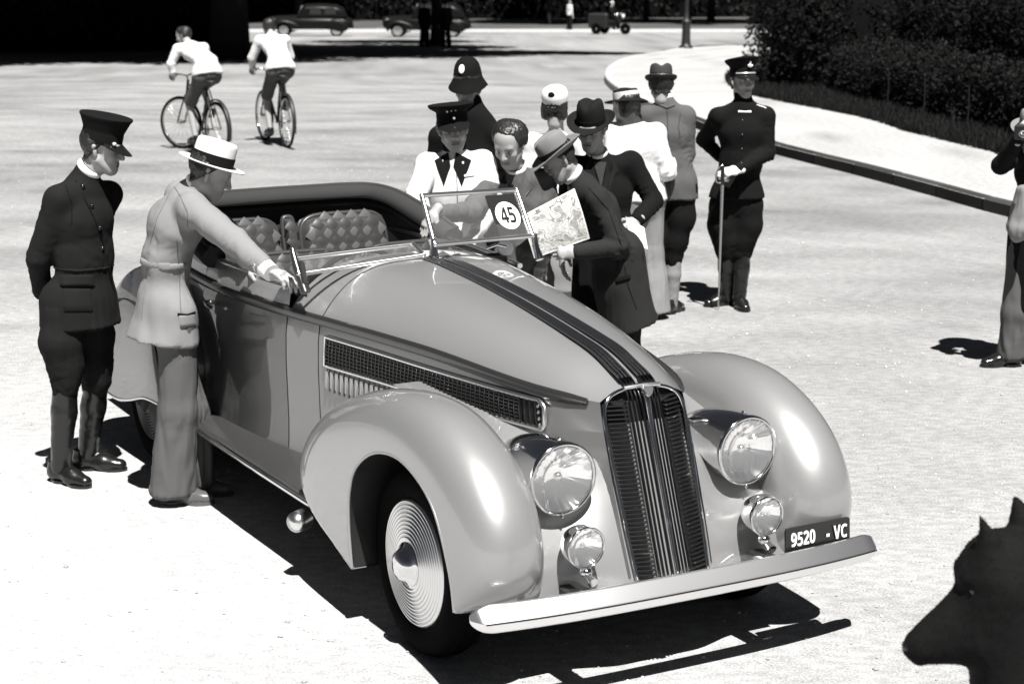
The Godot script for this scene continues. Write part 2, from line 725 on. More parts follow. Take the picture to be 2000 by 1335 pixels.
func build_setting() -> void:
	var xs := axis_steps(-14.0, 14.0, 0.3, -220.0, 220.0)
	var zs := axis_steps(-36.0, 2.0, 0.3, -420.0, 30.0)
	var g := MB.new()
	var rows := []
	for z in zs:
		var row := PackedVector3Array()
		for x in xs:
			row.append(Vector3(x, ground_y(x, z), z))
		rows.append(row)
	g.grid(rows, false, false, true)
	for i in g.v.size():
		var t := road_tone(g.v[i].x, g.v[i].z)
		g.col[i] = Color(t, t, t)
	struct("ground", g, M.ground)
	gravel()
	pavement()
	hedges()
	trees()
	far_side()

func gravel() -> void:
	# loose stones on the road surface
	var where := []
	var cols := []
	for i in 5000:
		var d := 4.0 + 22.0 * pow(rng.randf(), 1.3)
		var x := rng.randf_range(-0.32, 0.32) * d
		if x > 2.6 and d > 17.0:
			continue
		var s := rng.randf_range(0.003, 0.007) * (1.0 + 1.2 * pow(rng.randf(), 8.0))
		where.append(Transform3D(Basis.from_euler(Vector3(rng.randf() * TAU, rng.randf() * TAU, 0)).scaled(Vector3(1, 0.7, 1) * s), Vector3(x, s * 0.3, -d)))
		var t := rng.randf_range(0.25, 0.6)
		cols.append(Color(t, t, t))
	var mb := MB.new()
	mb.ball(Vector3.ZERO, Vector3(1.0, 0.7, 1.2), Basis.IDENTITY, 6, 4)
	var g := scatter("gravel", mb, where, cols, M.leaf, null)
	g.set_meta("label", "loose gravel strewn over the road")

func pavement() -> void:
	# kerb line from near right, round the tip, back along the far side
	var line := smooth([Vector3(9.5, 0, -8.5), Vector3(7.2, 0, -12.0), Vector3(5.8, 0, -15.6), Vector3(4.89, 0, -18.4), Vector3(4.57, 0, -19.65), Vector3(4.07, 0, -21.53), Vector3(3.36, 0, -23.98), Vector3(2.67, 0, -27.6), Vector3(2.2, 0, -33.0), Vector3(2.1, 0, -39.0), Vector3(2.3, 0, -44.0), Vector3(2.66, 0, -48.6), Vector3(3.46, 0, -55.0), Vector3(4.9, 0, -61.0), Vector3(5.95, 0, -65.7), Vector3(8.3, 0, -70.0), Vector3(14.0, 0, -76.0), Vector3(30.0, 0, -84.0)], 700)
	# resample about one metre apart
	var pts := PackedVector3Array([line[0]])
	for p in line:
		if p.distance_to(pts[-1]) >= 0.98:
			pts.append(p)
	var kerb := Node3D.new()
	kerb.name = "kerb"
	kerb.set_meta("kind", "structure")
	add_child(kerb)
	var n := pts.size()
	var inner := PackedVector3Array()
	for i in n - 1:
		var a := pts[i]
		var b := pts[i + 1]
		a.y = ground_y(a.x, a.z)
		b.y = ground_y(b.x, b.z)
		var d := (b - a)
		var len := d.length()
		var bs := frame_of(d)
		var mb := MB.new()
		var jit := rng.randf_range(-0.004, 0.004)
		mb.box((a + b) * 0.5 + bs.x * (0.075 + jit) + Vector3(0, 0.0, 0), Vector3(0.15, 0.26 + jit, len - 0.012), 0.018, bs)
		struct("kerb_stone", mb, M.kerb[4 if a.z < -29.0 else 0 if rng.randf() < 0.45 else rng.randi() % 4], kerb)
	for i in n:
		var d := (pts[mini(i + 1, n - 1)] - pts[maxi(i - 1, 0)])
		var s := frame_of(d).x
		var p := pts[i] + s * 0.152
		inner.append(p)
	# pavement surface: from the kerb to 45 m right
	var mb := MB.new()
	var rows := []
	for i in n:
		var p := inner[i]
		var row := PackedVector3Array()
		var q := Vector3(46.0, 0, lerpf(p.z, -40.0, 0.25))
		for k in 40:
			var u := pow(k / 39.0, 2.0)
			var r := p.lerp(q, u)
			r.y = ground_y(r.x, r.z) + 0.118
			row.append(r)
		rows.append(row)
	mb.grid(rows, false, false)
	for i in mb.v.size():
		var p := mb.v[i]
		var t := 0.62 + noise.get_noise_3d(p.x * 0.7, 50.0, p.z * 0.5) * 0.05
		# leaf litter and damp earth near the hedge
		var lit := noise.get_noise_3d(p.x * 1.6, 70.0, p.z * 0.5)
		if lit > 0.55 and p.x > 4.0:
			t *= 0.7
		mb.col[i] = Color(t, t, t)
	struct("pavement", mb, M.pavement)
	# grass verge
	var edge := smooth([Vector3(9.0, 0, -14.5), Vector3(7.2, 0, -18.6), Vector3(5.94, 0, -22.0), Vector3(5.86, 0, -22.66), Vector3(5.37, 0, -24.97), Vector3(5.1, 0, -27.15), Vector3(4.78, 0, -28.73), Vector3(4.3, 0, -31.3), Vector3(4.1, 0, -34.0), Vector3(4.4, 0, -39.0), Vector3(5.6, 0, -47.0), Vector3(7.6, 0, -58.0), Vector3(10.0, 0, -66.0)], 90)
	var gb := MB.new()
	rows = []
	for p in edge:
		var row := PackedVector3Array()
		for k in 24:
			var u := pow(k / 23.0, 1.6)
			var r := Vector3(p.x + u * 30.0 + noise.get_noise_2d(p.z * 1.2, 4.0) * 0.12, 0, p.z - u * 6.0)
			r.y = ground_y(r.x, r.z) + 0.126 + minf(u * 6.0, 1.0) * 0.03
			row.append(r)
		rows.append(row)
	gb.grid(rows, false, false)
	for i in gb.v.size():
		var t := 0.014 + noise.get_noise_3d(gb.v[i].x * 2.0, 5.0, gb.v[i].z * 2.0) * 0.005
		gb.col[i] = Color(t, t, t)
	struct("verge", gb, M.grass)
	# blades
	var blade := MB.new()
	for k in 3:
		var a := k * 2.1
		var o := Vector3(cos(a), 0, sin(a)) * 0.012
		var l := Vector3(cos(a + 0.7), 0, sin(a + 0.7)) * 0.03
		var w := Vector3(-sin(a), 0, cos(a)) * 0.006
		blade.quad(o - w, o + w, o + w * 0.6 + l * 0.4 + Vector3(0, 0.06, 0), o - w * 0.6 + l * 0.4 + Vector3(0, 0.06, 0), l)
		blade.tri(o + w * 0.6 + l * 0.4 + Vector3(0, 0.06, 0), o - w * 0.6 + l * 0.4 + Vector3(0, 0.06, 0), o + l + Vector3(0, 0.10, 0), l)
	var where := []
	var cols := []
	for i in 26000:
		var j := rng.randi() % (edge.size() - 1)
		var p := edge[j].lerp(edge[j + 1], rng.randf())
		if p.z < -42.0:
			continue
		var u := pow(rng.randf(), 1.4) * 2.6
		var r := Vector3(p.x + u - 0.04, 0, p.z - u * 0.2)
		r.y = ground_y(r.x, r.z) + 0.12
		where.append(Transform3D(Basis(Vector3.UP, rng.randf() * TAU).scaled(Vector3.ONE * rng.randf_range(0.6, 1.6)), r))
		var t := rng.randf_range(0.006, 0.022)
		cols.append(Color(t, t, t))
	scatter("grass", blade, where, cols, M.leaf, null)

func scatter(called: String, leaf: MB, where: Array, cols: Array, material: Material, parent: Node) -> MultiMeshInstance3D:
	var mm := MultiMesh.new()
	mm.transform_format = MultiMesh.TRANSFORM_3D
	mm.use_colors = true
	mm.mesh = leaf.mesh()
	mm.instance_count = where.size()
	for i in where.size():
		mm.set_instance_transform(i, where[i])
		mm.set_instance_color(i, cols[i])
	var o := MultiMeshInstance3D.new()
	o.multimesh = mm
	o.material_override = material
	o.set_meta("kind", "stuff")
	o.name = numbered(called) if parent == null else called
	if parent == null:
		o.set_meta("label", "short rough grass along the foot of the hedge")
		add_child(o)
	else:
		parent.add_child(o, true)
	return o

func leaf_spray(size: float, n: int, sd: int) -> MB:
	# a twig end: a few folded leaves about a centre
	var r := RandomNumberGenerator.new()
	r.seed = sd
	var mb := MB.new()
	for k in n:
		var d := Vector3(r.randf_range(-1, 1), r.randf_range(-0.5, 1), r.randf_range(-1, 1)).normalized()
		var s := d.cross(Vector3(r.randf_range(-1, 1), r.randf_range(-1, 1), r.randf_range(-1, 1))).normalized()
		var up := d.cross(s)
		var o := d * size * r.randf_range(0.1, 0.5)
		var l := size * r.randf_range(0.7, 1.1)
		var a := o
		var b := o + d * l * 0.5 + s * l * 0.28 + up * l * 0.08
		var c := o + d * l
		var e := o + d * l * 0.5 - s * l * 0.28 + up * l * 0.08
		mb.tri(a, b, c, up)
		mb.tri(a, c, e, up)
	return mb

func hedge(called: String, label: String, path: Array, w: float, h: float, leaf: float, count: int, tone: float, sticks := 0) -> Node3D:
	var o := thing(called, label, "hedge", Vector3(path[0].x, ground_y(path[0].x, path[0].z), path[0].z), 0, "clipped hedges of the park")
	var base := o.position
	var pts := smooth(path, 60)
	var core := MB.new()
	var rows := []
	for i in pts.size():
		var p := pts[i]
		p.y = ground_y(p.x, p.z)
		var s := frame_of(pts[mini(i + 1, 59)] - pts[maxi(i - 1, 0)]).x
		var row := PackedVector3Array()
		for k in 9:
			var a := PI * k / 8.0
			var bump := 1.0 + noise.get_noise_3d(p.x * 0.9, k * 0.8, p.z * 0.9) * 0.15
			var en := pow(maxf(0.0, 1.0 - pow(absf(i / 29.5 - 1.0), 10.0)), 0.5) + 0.02
			row.append(p - base + s * (cos(a) * w * 0.40 * bump * en) + Vector3(0, pow(sin(a), 0.6) * h * 0.84 * bump * en, 0))
		rows.append(row)
	core.grid(rows)
	core.fan(rows[0])
	core.fan(rows[-1])
	obj("branches", core, M.hedge_core, o)
	var where := []
	var cols := []
	for i in count:
		var j := rng.randf() * 58.99
		var en := pow(maxf(0.0, 1.0 - pow(absf(j / 29.5 - 1.0), 10.0)), 0.5) + 0.03
		var p := pts[int(j)].lerp(pts[int(j) + 1], j - int(j))
		p.y = ground_y(p.x, p.z)
		var s := frame_of(pts[mini(int(j) + 1, 59)] - pts[int(j)]).x
		var a := rng.randf() * PI
		var depth := 1.0 - pow(rng.randf(), 2.5) * 0.35
		var bump := 1.0 + noise.get_noise_3d(p.x * 0.9, a * 2.2, p.z * 0.9) * 0.16 + noise.get_noise_3d(p.x * 3.0, a * 5.0, p.z * 3.0) * 0.08
		var q := p + s * (signf(cos(a)) * pow(absf(cos(a)), 0.55) * w * 0.5 * depth * bump * en) + Vector3(0, pow(sin(a), 0.5) * h * depth * bump * en, 0)
		q += Vector3(rng.randf_range(-1, 1), rng.randf_range(-1, 1), rng.randf_range(-1, 1)) * leaf * 0.7
		where.append(Transform3D(Basis.from_euler(Vector3(rng.randf() * TAU, rng.randf() * TAU, rng.randf() * TAU)).scaled(Vector3.ONE * rng.randf_range(0.6, 1.4)), q - base))
		var t := tone * rng.randf_range(0.5, 1.5)
		cols.append(Color(t, t, t))
	scatter("foliage", leaf_spray(leaf, 5, count), where, cols, M.leaf, o)
	return o

func hedges() -> void:
	hedge("hedge", "low near hedge with lit leafy top behind the row of thin stakes", [Vector3(6.0, 0, -34.5), Vector3(6.1, 0, -31.0), Vector3(6.35, 0, -28.0), Vector3(6.9, 0, -25.2), Vector3(7.6, 0, -22.5), Vector3(8.8, 0, -19.0)], 1.0, 0.95, 0.055, 15000, 0.013)
	hedge("hedge", "second hedge step higher behind the low near hedge", [Vector3(7.6, 0, -36.5), Vector3(7.9, 0, -33.0), Vector3(8.3, 0, -29.5), Vector3(9.2, 0, -26.0), Vector3(10.5, 0, -21.5)], 1.4, 1.9, 0.065, 15000, 0.010)
	hedge("hedge", "tall dark hedge rising out of the picture at the top right", [Vector3(9.2, 0, -60.0), Vector3(9.4, 0, -50.0), Vector3(10.0, 0, -39.0), Vector3(11.2, 0, -31.0), Vector3(13.0, 0, -24.0)], 2.8, 3.9, 0.085, 20000, 0.010)
	hedge("hedge", "rounded dark shrub mass at the corner of the pavement behind the sword officer", [Vector3(6.3, 0, -34.5), Vector3(7.0, 0, -39.0), Vector3(8.3, 0, -46.0), Vector3(10.4, 0, -53.0), Vector3(12.6, 0, -61.0)], 4.0, 3.0, 0.08, 22000, 0.010)
	hedge("hedge", "shaded shrubbery glimpsed in the gap behind the corner shrub mass", [Vector3(9.0, 0, -61.0), Vector3(13.0, 0, -58.0), Vector3(18.0, 0, -54.0), Vector3(23.0, 0, -46.0)], 3.0, 4.2, 0.10, 9000, 0.010)
	for q in [[Vector3(5.62, 0, -28.6), "thin stake at the grass edge nearest the sword officer"], [Vector3(5.80, 0, -26.9), "thin stake second along the grass from the sword officer"], [Vector3(6.02, 0, -25.2), "thin stake third along the grass from the sword officer"], [Vector3(6.35, 0, -23.5), "thin stake nearest the right edge of the grass"]]:
		var p: Vector3 = q[0]
		var s := MB.new()
		s.tube(PackedVector3Array([Vector3(0, -0.05, 0), Vector3(0.01, 0.4, 0.01), Vector3(0.0, 0.62, 0.0)]), 0.010, 6)
		var o := obj("stake", s, M.bark)
		o.position = Vector3(p.x, ground_y(p.x, p.z) + 0.12, p.z)
		tag(o, q[1], "stake", "stakes along the grass verge")

func tree(at: Vector3, label: String, trunk_r: float, crown: Array, leaf: float, count: int, tone: float) -> void:
	var y := ground_y(at.x, at.z)
	var o := thing("tree", label, "tree", Vector3(at.x, y, at.z), 0, "park trees")
	var t := MB.new()
	t.tube(PackedVector3Array([Vector3(0, -0.2, 0), Vector3(0.02, 0.3, 0), Vector3(0.05, 1.5, 0.03), Vector3(-0.03, 3.5, 0.0), Vector3(0.05, 6.0, 0.05)]), PackedFloat32Array([trunk_r * 1.5, trunk_r * 1.12, trunk_r, trunk_r * 0.85, trunk_r * 0.6]), 12)
	for c in crown:
		var p: Vector3 = c[0]
		var m := p * 0.5 + Vector3(0, 1.2, 0)
		t.tube(smooth([Vector3(0, 3.2, 0), m, p], 8), PackedFloat32Array([0.6, 0.52, 0.45, 0.4, 0.33, 0.26, 0.18, 0.1]) if trunk_r > 0.3 else 0.1, 7)
	obj("trunk", t, M.bark, o)
	var where := []
	var cols := []
	for i in count:
		var c: Array = crown[rng.randi() % crown.size()]
		var d := Vector3(rng.randfn(), rng.randfn(), rng.randfn()).normalized() * pow(rng.randf(), 0.45)
		var r: float = c[1]
		var q: Vector3 = c[0] + d * Vector3(r, r * 0.6, r) * (1.0 + 0.25 * noise.get_noise_3dv(d * 2.5 + c[0]))
		where.append(Transform3D(Basis.from_euler(Vector3(rng.randf() * TAU, rng.randf() * TAU, rng.randf() * TAU)).scaled(Vector3.ONE * rng.randf_range(0.7, 1.4)), q))
		var k := tone * rng.randf_range(0.6, 1.4)
		cols.append(Color(k, k, k))
	scatter("crown", leaf_spray(leaf, 5, count + 3), where, cols, M.leaf, o)

func trees() -> void:
	tree(Vector3(-8.4, 0, -57.0), "great tree whose trunk stands behind the two cyclists", 0.55, [[Vector3(-3.5, 8.5, -1.0), 5.0], [Vector3(2.5, 9.0, -1.5), 5.0], [Vector3(0.5, 8.0, 3.8), 4.5], [Vector3(5.0, 8.5, -4.0), 4.6], [Vector3(0, 12.0, 0), 5.0], [Vector3(-1.0, 8.0, -9.0), 5.0], [Vector3(4.0, 8.5, -11.0), 5.0]], 0.55, 9000, 0.03)
	tree(Vector3(-16.0, 0, -54.0), "broad tree in deep shade at the top left corner", 0.5, [[Vector3(-3.0, 8.0, 0.0), 5.0], [Vector3(3.0, 8.5, 0.0), 5.0], [Vector3(0, 8.0, 4.0), 4.5], [Vector3(3.5, 8.0, -6.0), 5.0], [Vector3(-3.0, 8.0, -8.0), 5.5], [Vector3(0, 12.0, 0), 5.0]], 0.55, 9000, 0.03)
	tree(Vector3(-2.95, 0, -74.5), "slim tree rising just behind the two dark standing men", 0.22, [[Vector3(1.0, 7.5, 16.0), 3.6], [Vector3(-2.0, 8.0, 11.0), 4.4], [Vector3(3.6, 7.0, 13.0), 2.6], [Vector3(6.2, 7.0, 14.0), 1.7], [Vector3(0.5, 8.0, 6.0), 3.6], [Vector3(-1.0, 8.0, -4.0), 4.0]], 0.5, 6000, 0.03)
	for q in [[-26.0, -64.0, "tree in shade beyond the top left corner"], [-13.5, -72.0, "tree in shade between the dark shrubs at the top left"]]:
		tree(Vector3(q[0], 0, q[1]), q[2], 0.4, [[Vector3(-2.5, 7.5, 0.0), 4.5], [Vector3(2.5, 8.0, 1.0), 4.5], [Vector3(0, 8.0, -4.0), 4.5], [Vector3(0, 11.0, 0), 4.5]], 0.55, 5000, 0.03)
	hedge("hedge", "deep shaded shrubbery filling the top left corner", [Vector3(-27, 0, -64.0), Vector3(-20, 0, -65.0), Vector3(-14, 0, -66.5), Vector3(-10.6, 0, -70.0)], 3.0, 3.4, 0.16, 9000, 0.02)
	for q in [[13.0, -70.0, "shrub tree on the pavement beyond the corner hedge"], [17.5, -58.0, "tree in shade behind the tall hedges at the right"]]:
		tree(Vector3(q[0], 0, q[1]), q[2], 0.3, [[Vector3(-1.5, 6.5, 0.0), 3.5], [Vector3(1.5, 7.0, 1.0), 3.5], [Vector3(0, 9.0, 0), 3.5]], 0.5, 4000, 0.03)

func far_side() -> void:
	# pavement, lawn and trees across the far road
	var mb := MB.new()
	var rows := []
	for q in [[-107.0, 0.0], [-107.0, 0.14], [-112.0, 0.15]]:
		var row := PackedVector3Array()
		for k in 60:
			var x := -60.0 + k * 2.0
			row.append(Vector3(x, ground_y(x, q[0]) + q[1], q[0]))
		rows.append(row)
	mb.grid(rows)
	for i in mb.v.size():
		mb.col[i] = Color(0.6, 0.6, 0.6)
	struct("far_pavement", mb, M.pavement)
	var lb := MB.new()
	rows = []
	for k2 in 14:
		var z := -112.0 - pow(k2 / 13.0, 1.5) * 120.0
		var row := PackedVector3Array()
		for k in 60:
			var x := -90.0 + k * 3.0
			row.append(Vector3(x, ground_y(x, z) + 0.17 + noise.get_noise_2d(x * 0.1, z * 0.1) * 0.1, z))
		rows.append(row)
	lb.grid(rows, false, false, true)
	for i in lb.v.size():
		var t := 0.07 + noise.get_noise_3d(lb.v[i].x * 0.3, 4.0, lb.v[i].z * 0.15) * 0.02
		lb.col[i] = Color(t, t, t)
	struct("lawn", lb, M.grass)
	hedge("hedge", "dark far shrubbery closing the lawn behind the parked cars", [Vector3(-60, 0, -140.0), Vector3(-30, 0, -139.0), Vector3(-8, 0, -142.0), Vector3(14, 0, -150.0), Vector3(45, 0, -150.0)], 5.0, 5.5, 0.35, 12000, 0.018)
	var spots := [[-19.0, -128.0, 0.35], [-14.5, -131.0, 0.3], [2.4, -126.0, 0.2], [4.1, -133.0, 0.22], [6.9, -128.0, 0.2], [9.3, -134.0, 0.2], [11.6, -127.0, 0.2], [13.6, -132.0, 0.25], [17.0, -129.0, 0.3], [21.0, -127.0, 0.25]]
	var words := ["far trunk left of the second parked car", "far trunk above the first parked car", "slim trunk on the far lawn left of the motor tricycle", "slim trunk on the far lawn just above the motor tricycle", "slim far trunk right of the motor tricycle", "slim far trunk midway from the tricycle to the lamp post", "slim far trunk just left of the lamp post", "far trunk just right of the lamp post", "far trunk near the corner hedge", "far trunk mostly behind the corner hedge"]
	for i in spots.size():
		var s: Array = spots[i]
		tree(Vector3(s[0], 0, s[1]), words[i], s[2], [[Vector3(-1.5, 8.5, 0.0), 4.0], [Vector3(1.5, 9.0, 1.0), 4.0], [Vector3(0, 9.0, -3.0), 4.0]], 0.7, 1500, 0.03)

# ------------------------------------------------------------------ the touring car (local: z forward, x to the car's left)
const ZS := [-4.6, -4.4, -4.0, -3.4, -2.8, -2.2, -1.7, -1.25, -0.9, -0.6, -0.3, 0.0, 0.2, 0.385]
const XS := [0.16, 0.28, 0.42, 0.54, 0.64, 0.665, 0.62, 0.54, 0.48, 0.435, 0.385, 0.325, 0.268, 0.184]
const YT := [0.62, 0.82, 1.00, 1.12, 1.16, 1.2, 1.235, 1.252, 1.236, 1.211, 1.178, 1.137, 1.10, 1.025]

func half_w(z: float) -> float:
	return interp(z, ZS, XS)

func ridge_y(z: float) -> float:
	return interp(z, ZS, YT)

func nose_shear(z: float, y: float) -> float:
	var w := smoothstep(-0.5, 0.385, z)
	return w * (1.02 - y) * 0.37

func top_y(x: float, z: float) -> float:
	var f := clampf(absf(x) / (half_w(z) * 0.97), 0.0, 1.0)
	var q := lerpf(4.0, 2.6, smoothstep(-0.2, 0.385, z))
	var yt := ridge_y(z)
	return yt - (yt - belt_y(z)) * (pow(f, q) * 0.92 + f * f * 0.08)

func belt_y(z: float) -> float:
	return lerpf(1.028, 0.985, smoothstep(-0.6, 0.385, z))

func side_pts(z: float) -> Array:
	var w := half_w(z)
	var b := belt_y(z)
	var fl := smoothstep(-0.9, -1.5, z) * smoothstep(-3.6, -2.6, z)
	return [Vector2(w * 0.985, b - 0.03), Vector2(w * 1.0, b - 0.10), Vector2(w * 1.005, 0.80), Vector2(w * 1.0, 0.68), Vector2(w * 0.985 + 0.006 * fl, 0.54), Vector2(w * 0.965 + 0.02 * fl, 0.44), Vector2(w * 0.95 + 0.035 * fl, 0.385)]

func side_x(z: float, y: float) -> float:
	var p := side_pts(z)
	if y >= p[0].y:
		return half_w(z) * 0.975
	for i in p.size() - 1:
		if y >= p[i + 1].y:
			return lerpf(p[i + 1].x, p[i].x, (y - p[i + 1].y) / (p[i].y - p[i + 1].y))
	return p[-1].x

func body_row(z: float, open := false) -> PackedVector3Array:
	var half := PackedVector3Array()
	var w := half_w(z) * 0.97
	if open:
		half.append(Vector3(w * 0.93, 1.09, z))
		half.append(Vector3(w * 0.945, 1.135, z))
		half.append(Vector3(w * 0.965, 1.13, z))
		half.append(Vector3(w * 0.985, 1.09, z))
		half.append(Vector3(w * 1.0, 1.03, z))
	else:
		for k in 17:
			var f := 1.0 - pow(1.0 - k / 16.0, 1.5)
			half.append(Vector3(f * w, top_y(f * w, z), z))
	for p in side_pts(z):
		half.append(Vector3(p.x, p.y, z))
	for i in half.size():
		half[i].z += nose_shear(z, half[i].y)
	var row := PackedVector3Array()
	for i in range(half.size() - 1, -1, -1):
		row.append(Vector3(-half[i].x, half[i].y, half[i].z))
	for i in range(0 if open else 1, half.size()):
		row.append(half[i])
	return row

func z_range(a: float, b: float, n: int) -> PackedFloat32Array:
	var o := PackedFloat32Array()
	for i in n:
		o.append(lerpf(a, b, float(i) / (n - 1)))
	return o

func grille_z(y: float) -> float:
	return 0.385 + (1.02 - y) * 0.37

func make_fender(front: bool) -> MB:
	var co: Array
	var ca: Array
	if front:
		co = [Vector2(-0.33, 0.245), Vector2(-0.55, 0.285), Vector2(-0.80, 0.35), Vector2(-0.94, 0.435), Vector2(-0.98, 0.53), Vector2(-0.91, 0.66), Vector2(-0.74, 0.79), Vector2(-0.50, 0.89), Vector2(-0.27, 0.955), Vector2(-0.02, 0.99), Vector2(0.2, 0.978), Vector2(0.38, 0.92), Vector2(0.53, 0.83), Vector2(0.64, 0.71), Vector2(0.69, 0.58), Vector2(0.675, 0.46), Vector2(0.61, 0.37), Vector2(0.54, 0.335)]
		ca = [Vector2(-0.325, 0.25), Vector2(-0.345, 0.30), Vector2(-0.355, 0.36), Vector2(-0.36, 0.42), Vector2(-0.358, 0.48), Vector2(-0.35, 0.54), Vector2(-0.33, 0.60), Vector2(-0.28, 0.665), Vector2(-0.20, 0.725), Vector2(-0.1, 0.765), Vector2(0, 0.785), Vector2(0.13, 0.785), Vector2(0.25, 0.755), Vector2(0.36, 0.69), Vector2(0.44, 0.59), Vector2(0.49, 0.49), Vector2(0.515, 0.40), Vector2(0.53, 0.345)]
	else:
		co = [Vector2(-0.60, 0.35), Vector2(-0.66, 0.44), Vector2(-0.65, 0.56), Vector2(-0.58, 0.70), Vector2(-0.44, 0.85), Vector2(-0.24, 0.96), Vector2(0.0, 1.01), Vector2(0.25, 0.985), Vector2(0.45, 0.90), Vector2(0.58, 0.76), Vector2(0.63, 0.60), Vector2(0.60, 0.46), Vector2(0.54, 0.40)]
		ca = [Vector2(-0.58, 0.34), Vector2(-0.52, 0.32), Vector2(-0.46, 0.30), Vector2(-0.39, 0.285), Vector2(-0.30, 0.282), Vector2(-0.20, 0.288), Vector2(-0.10, 0.30), Vector2(0.02, 0.33), Vector2(0.13, 0.36), Vector2(0.24, 0.385), Vector2(0.34, 0.395), Vector2(0.44, 0.40), Vector2(0.53, 0.395)]
	var n := 60
	var po := crom(co, n)
	var pa := crom(ca, n)
	var rows := []
	for i in n:
		var o: Vector2 = po[i]
		var a: Vector2 = pa[i]
		var row := PackedVector3Array()
		for k in 27:
			var ph := PI * k / 26.0
			var c := cos(ph)
			var box := smoothstep(0.48, 0.12, float(i) / n) if front else 0.3
			var x := 0.685 + signf(c) * pow(absf(c), lerpf(0.9, 0.45, box)) * (0.16 if c > 0 else (0.185 if front else 0.26))
			var h := pow(maxf(sin(ph), 0.0), lerpf(0.80, 0.26, box))
			if k == 26:
				h = 0.0
			var p := a.lerp(o, h)
			row.append(Vector3(x, p.y, p.x))
		rows.append(row)
	var mb := MB.new()
	mb.grid(rows)
	return mb

func wheel_well(front: bool) -> MB:
	var p := [Vector2(-0.335, 0.25), Vector2(-0.365, 0.42), Vector2(-0.352, 0.54), Vector2(-0.285, 0.67), Vector2(-0.10, 0.775), Vector2(0.13, 0.793), Vector2(0.365, 0.695), Vector2(0.495, 0.49), Vector2(0.535, 0.35)]
	if not front:
		p = [Vector2(-0.45, 0.3), Vector2(-0.44, 0.6), Vector2(-0.3, 0.78), Vector2(0, 0.84), Vector2(0.3, 0.78), Vector2(0.44, 0.6), Vector2(0.45, 0.3)]
	var rows := []
	for q in crom(p, 40):
		rows.append(PackedVector3Array([Vector3(0.835, q.y, q.x), Vector3(0.7, q.y, q.x), Vector3(0.45, q.y, q.x)]))
	var mb := MB.new()
	mb.grid(rows)
	return mb

func lip_tube(front: bool) -> MB:
	var mb := MB.new()
	var p := []
	if front:
		p = [Vector2(-0.93, 0.53), Vector2(-0.90, 0.43), Vector2(-0.78, 0.35), Vector2(-0.55, 0.285), Vector2(-0.335, 0.248), Vector2(-0.345, 0.30), Vector2(-0.36, 0.42), Vector2(-0.35, 0.54), Vector2(-0.28, 0.665), Vector2(-0.1, 0.765), Vector2(0.13, 0.785), Vector2(0.36, 0.69), Vector2(0.49, 0.49), Vector2(0.53, 0.345)]
		var path := PackedVector3Array()
		for i in range(4, p.size()):
			path.append(Vector3(0.843, p[i].y, p[i].x))
		mb.tube(smooth(Array(path), 50), 0.006, 6)
		path = PackedVector3Array()
		for i in range(2, 5):
			path.append(Vector3(0.80 + 0.02 * (i - 2), p[i].y - 0.001, p[i].x))
		mb.tube(smooth(Array(path), 14), 0.007, 6)
	else:
		p = [Vector2(-0.62, 0.37), Vector2(-0.52, 0.32), Vector2(-0.39, 0.285), Vector2(-0.20, 0.288), Vector2(0.02, 0.33), Vector2(0.24, 0.385), Vector2(0.44, 0.40), Vector2(0.55, 0.40)]
		var path := PackedVector3Array()
		for q in p:
			path.append(Vector3(0.84, q.y, q.x))
		mb.tube(smooth(Array(path), 40), 0.011, 6)
	return mb

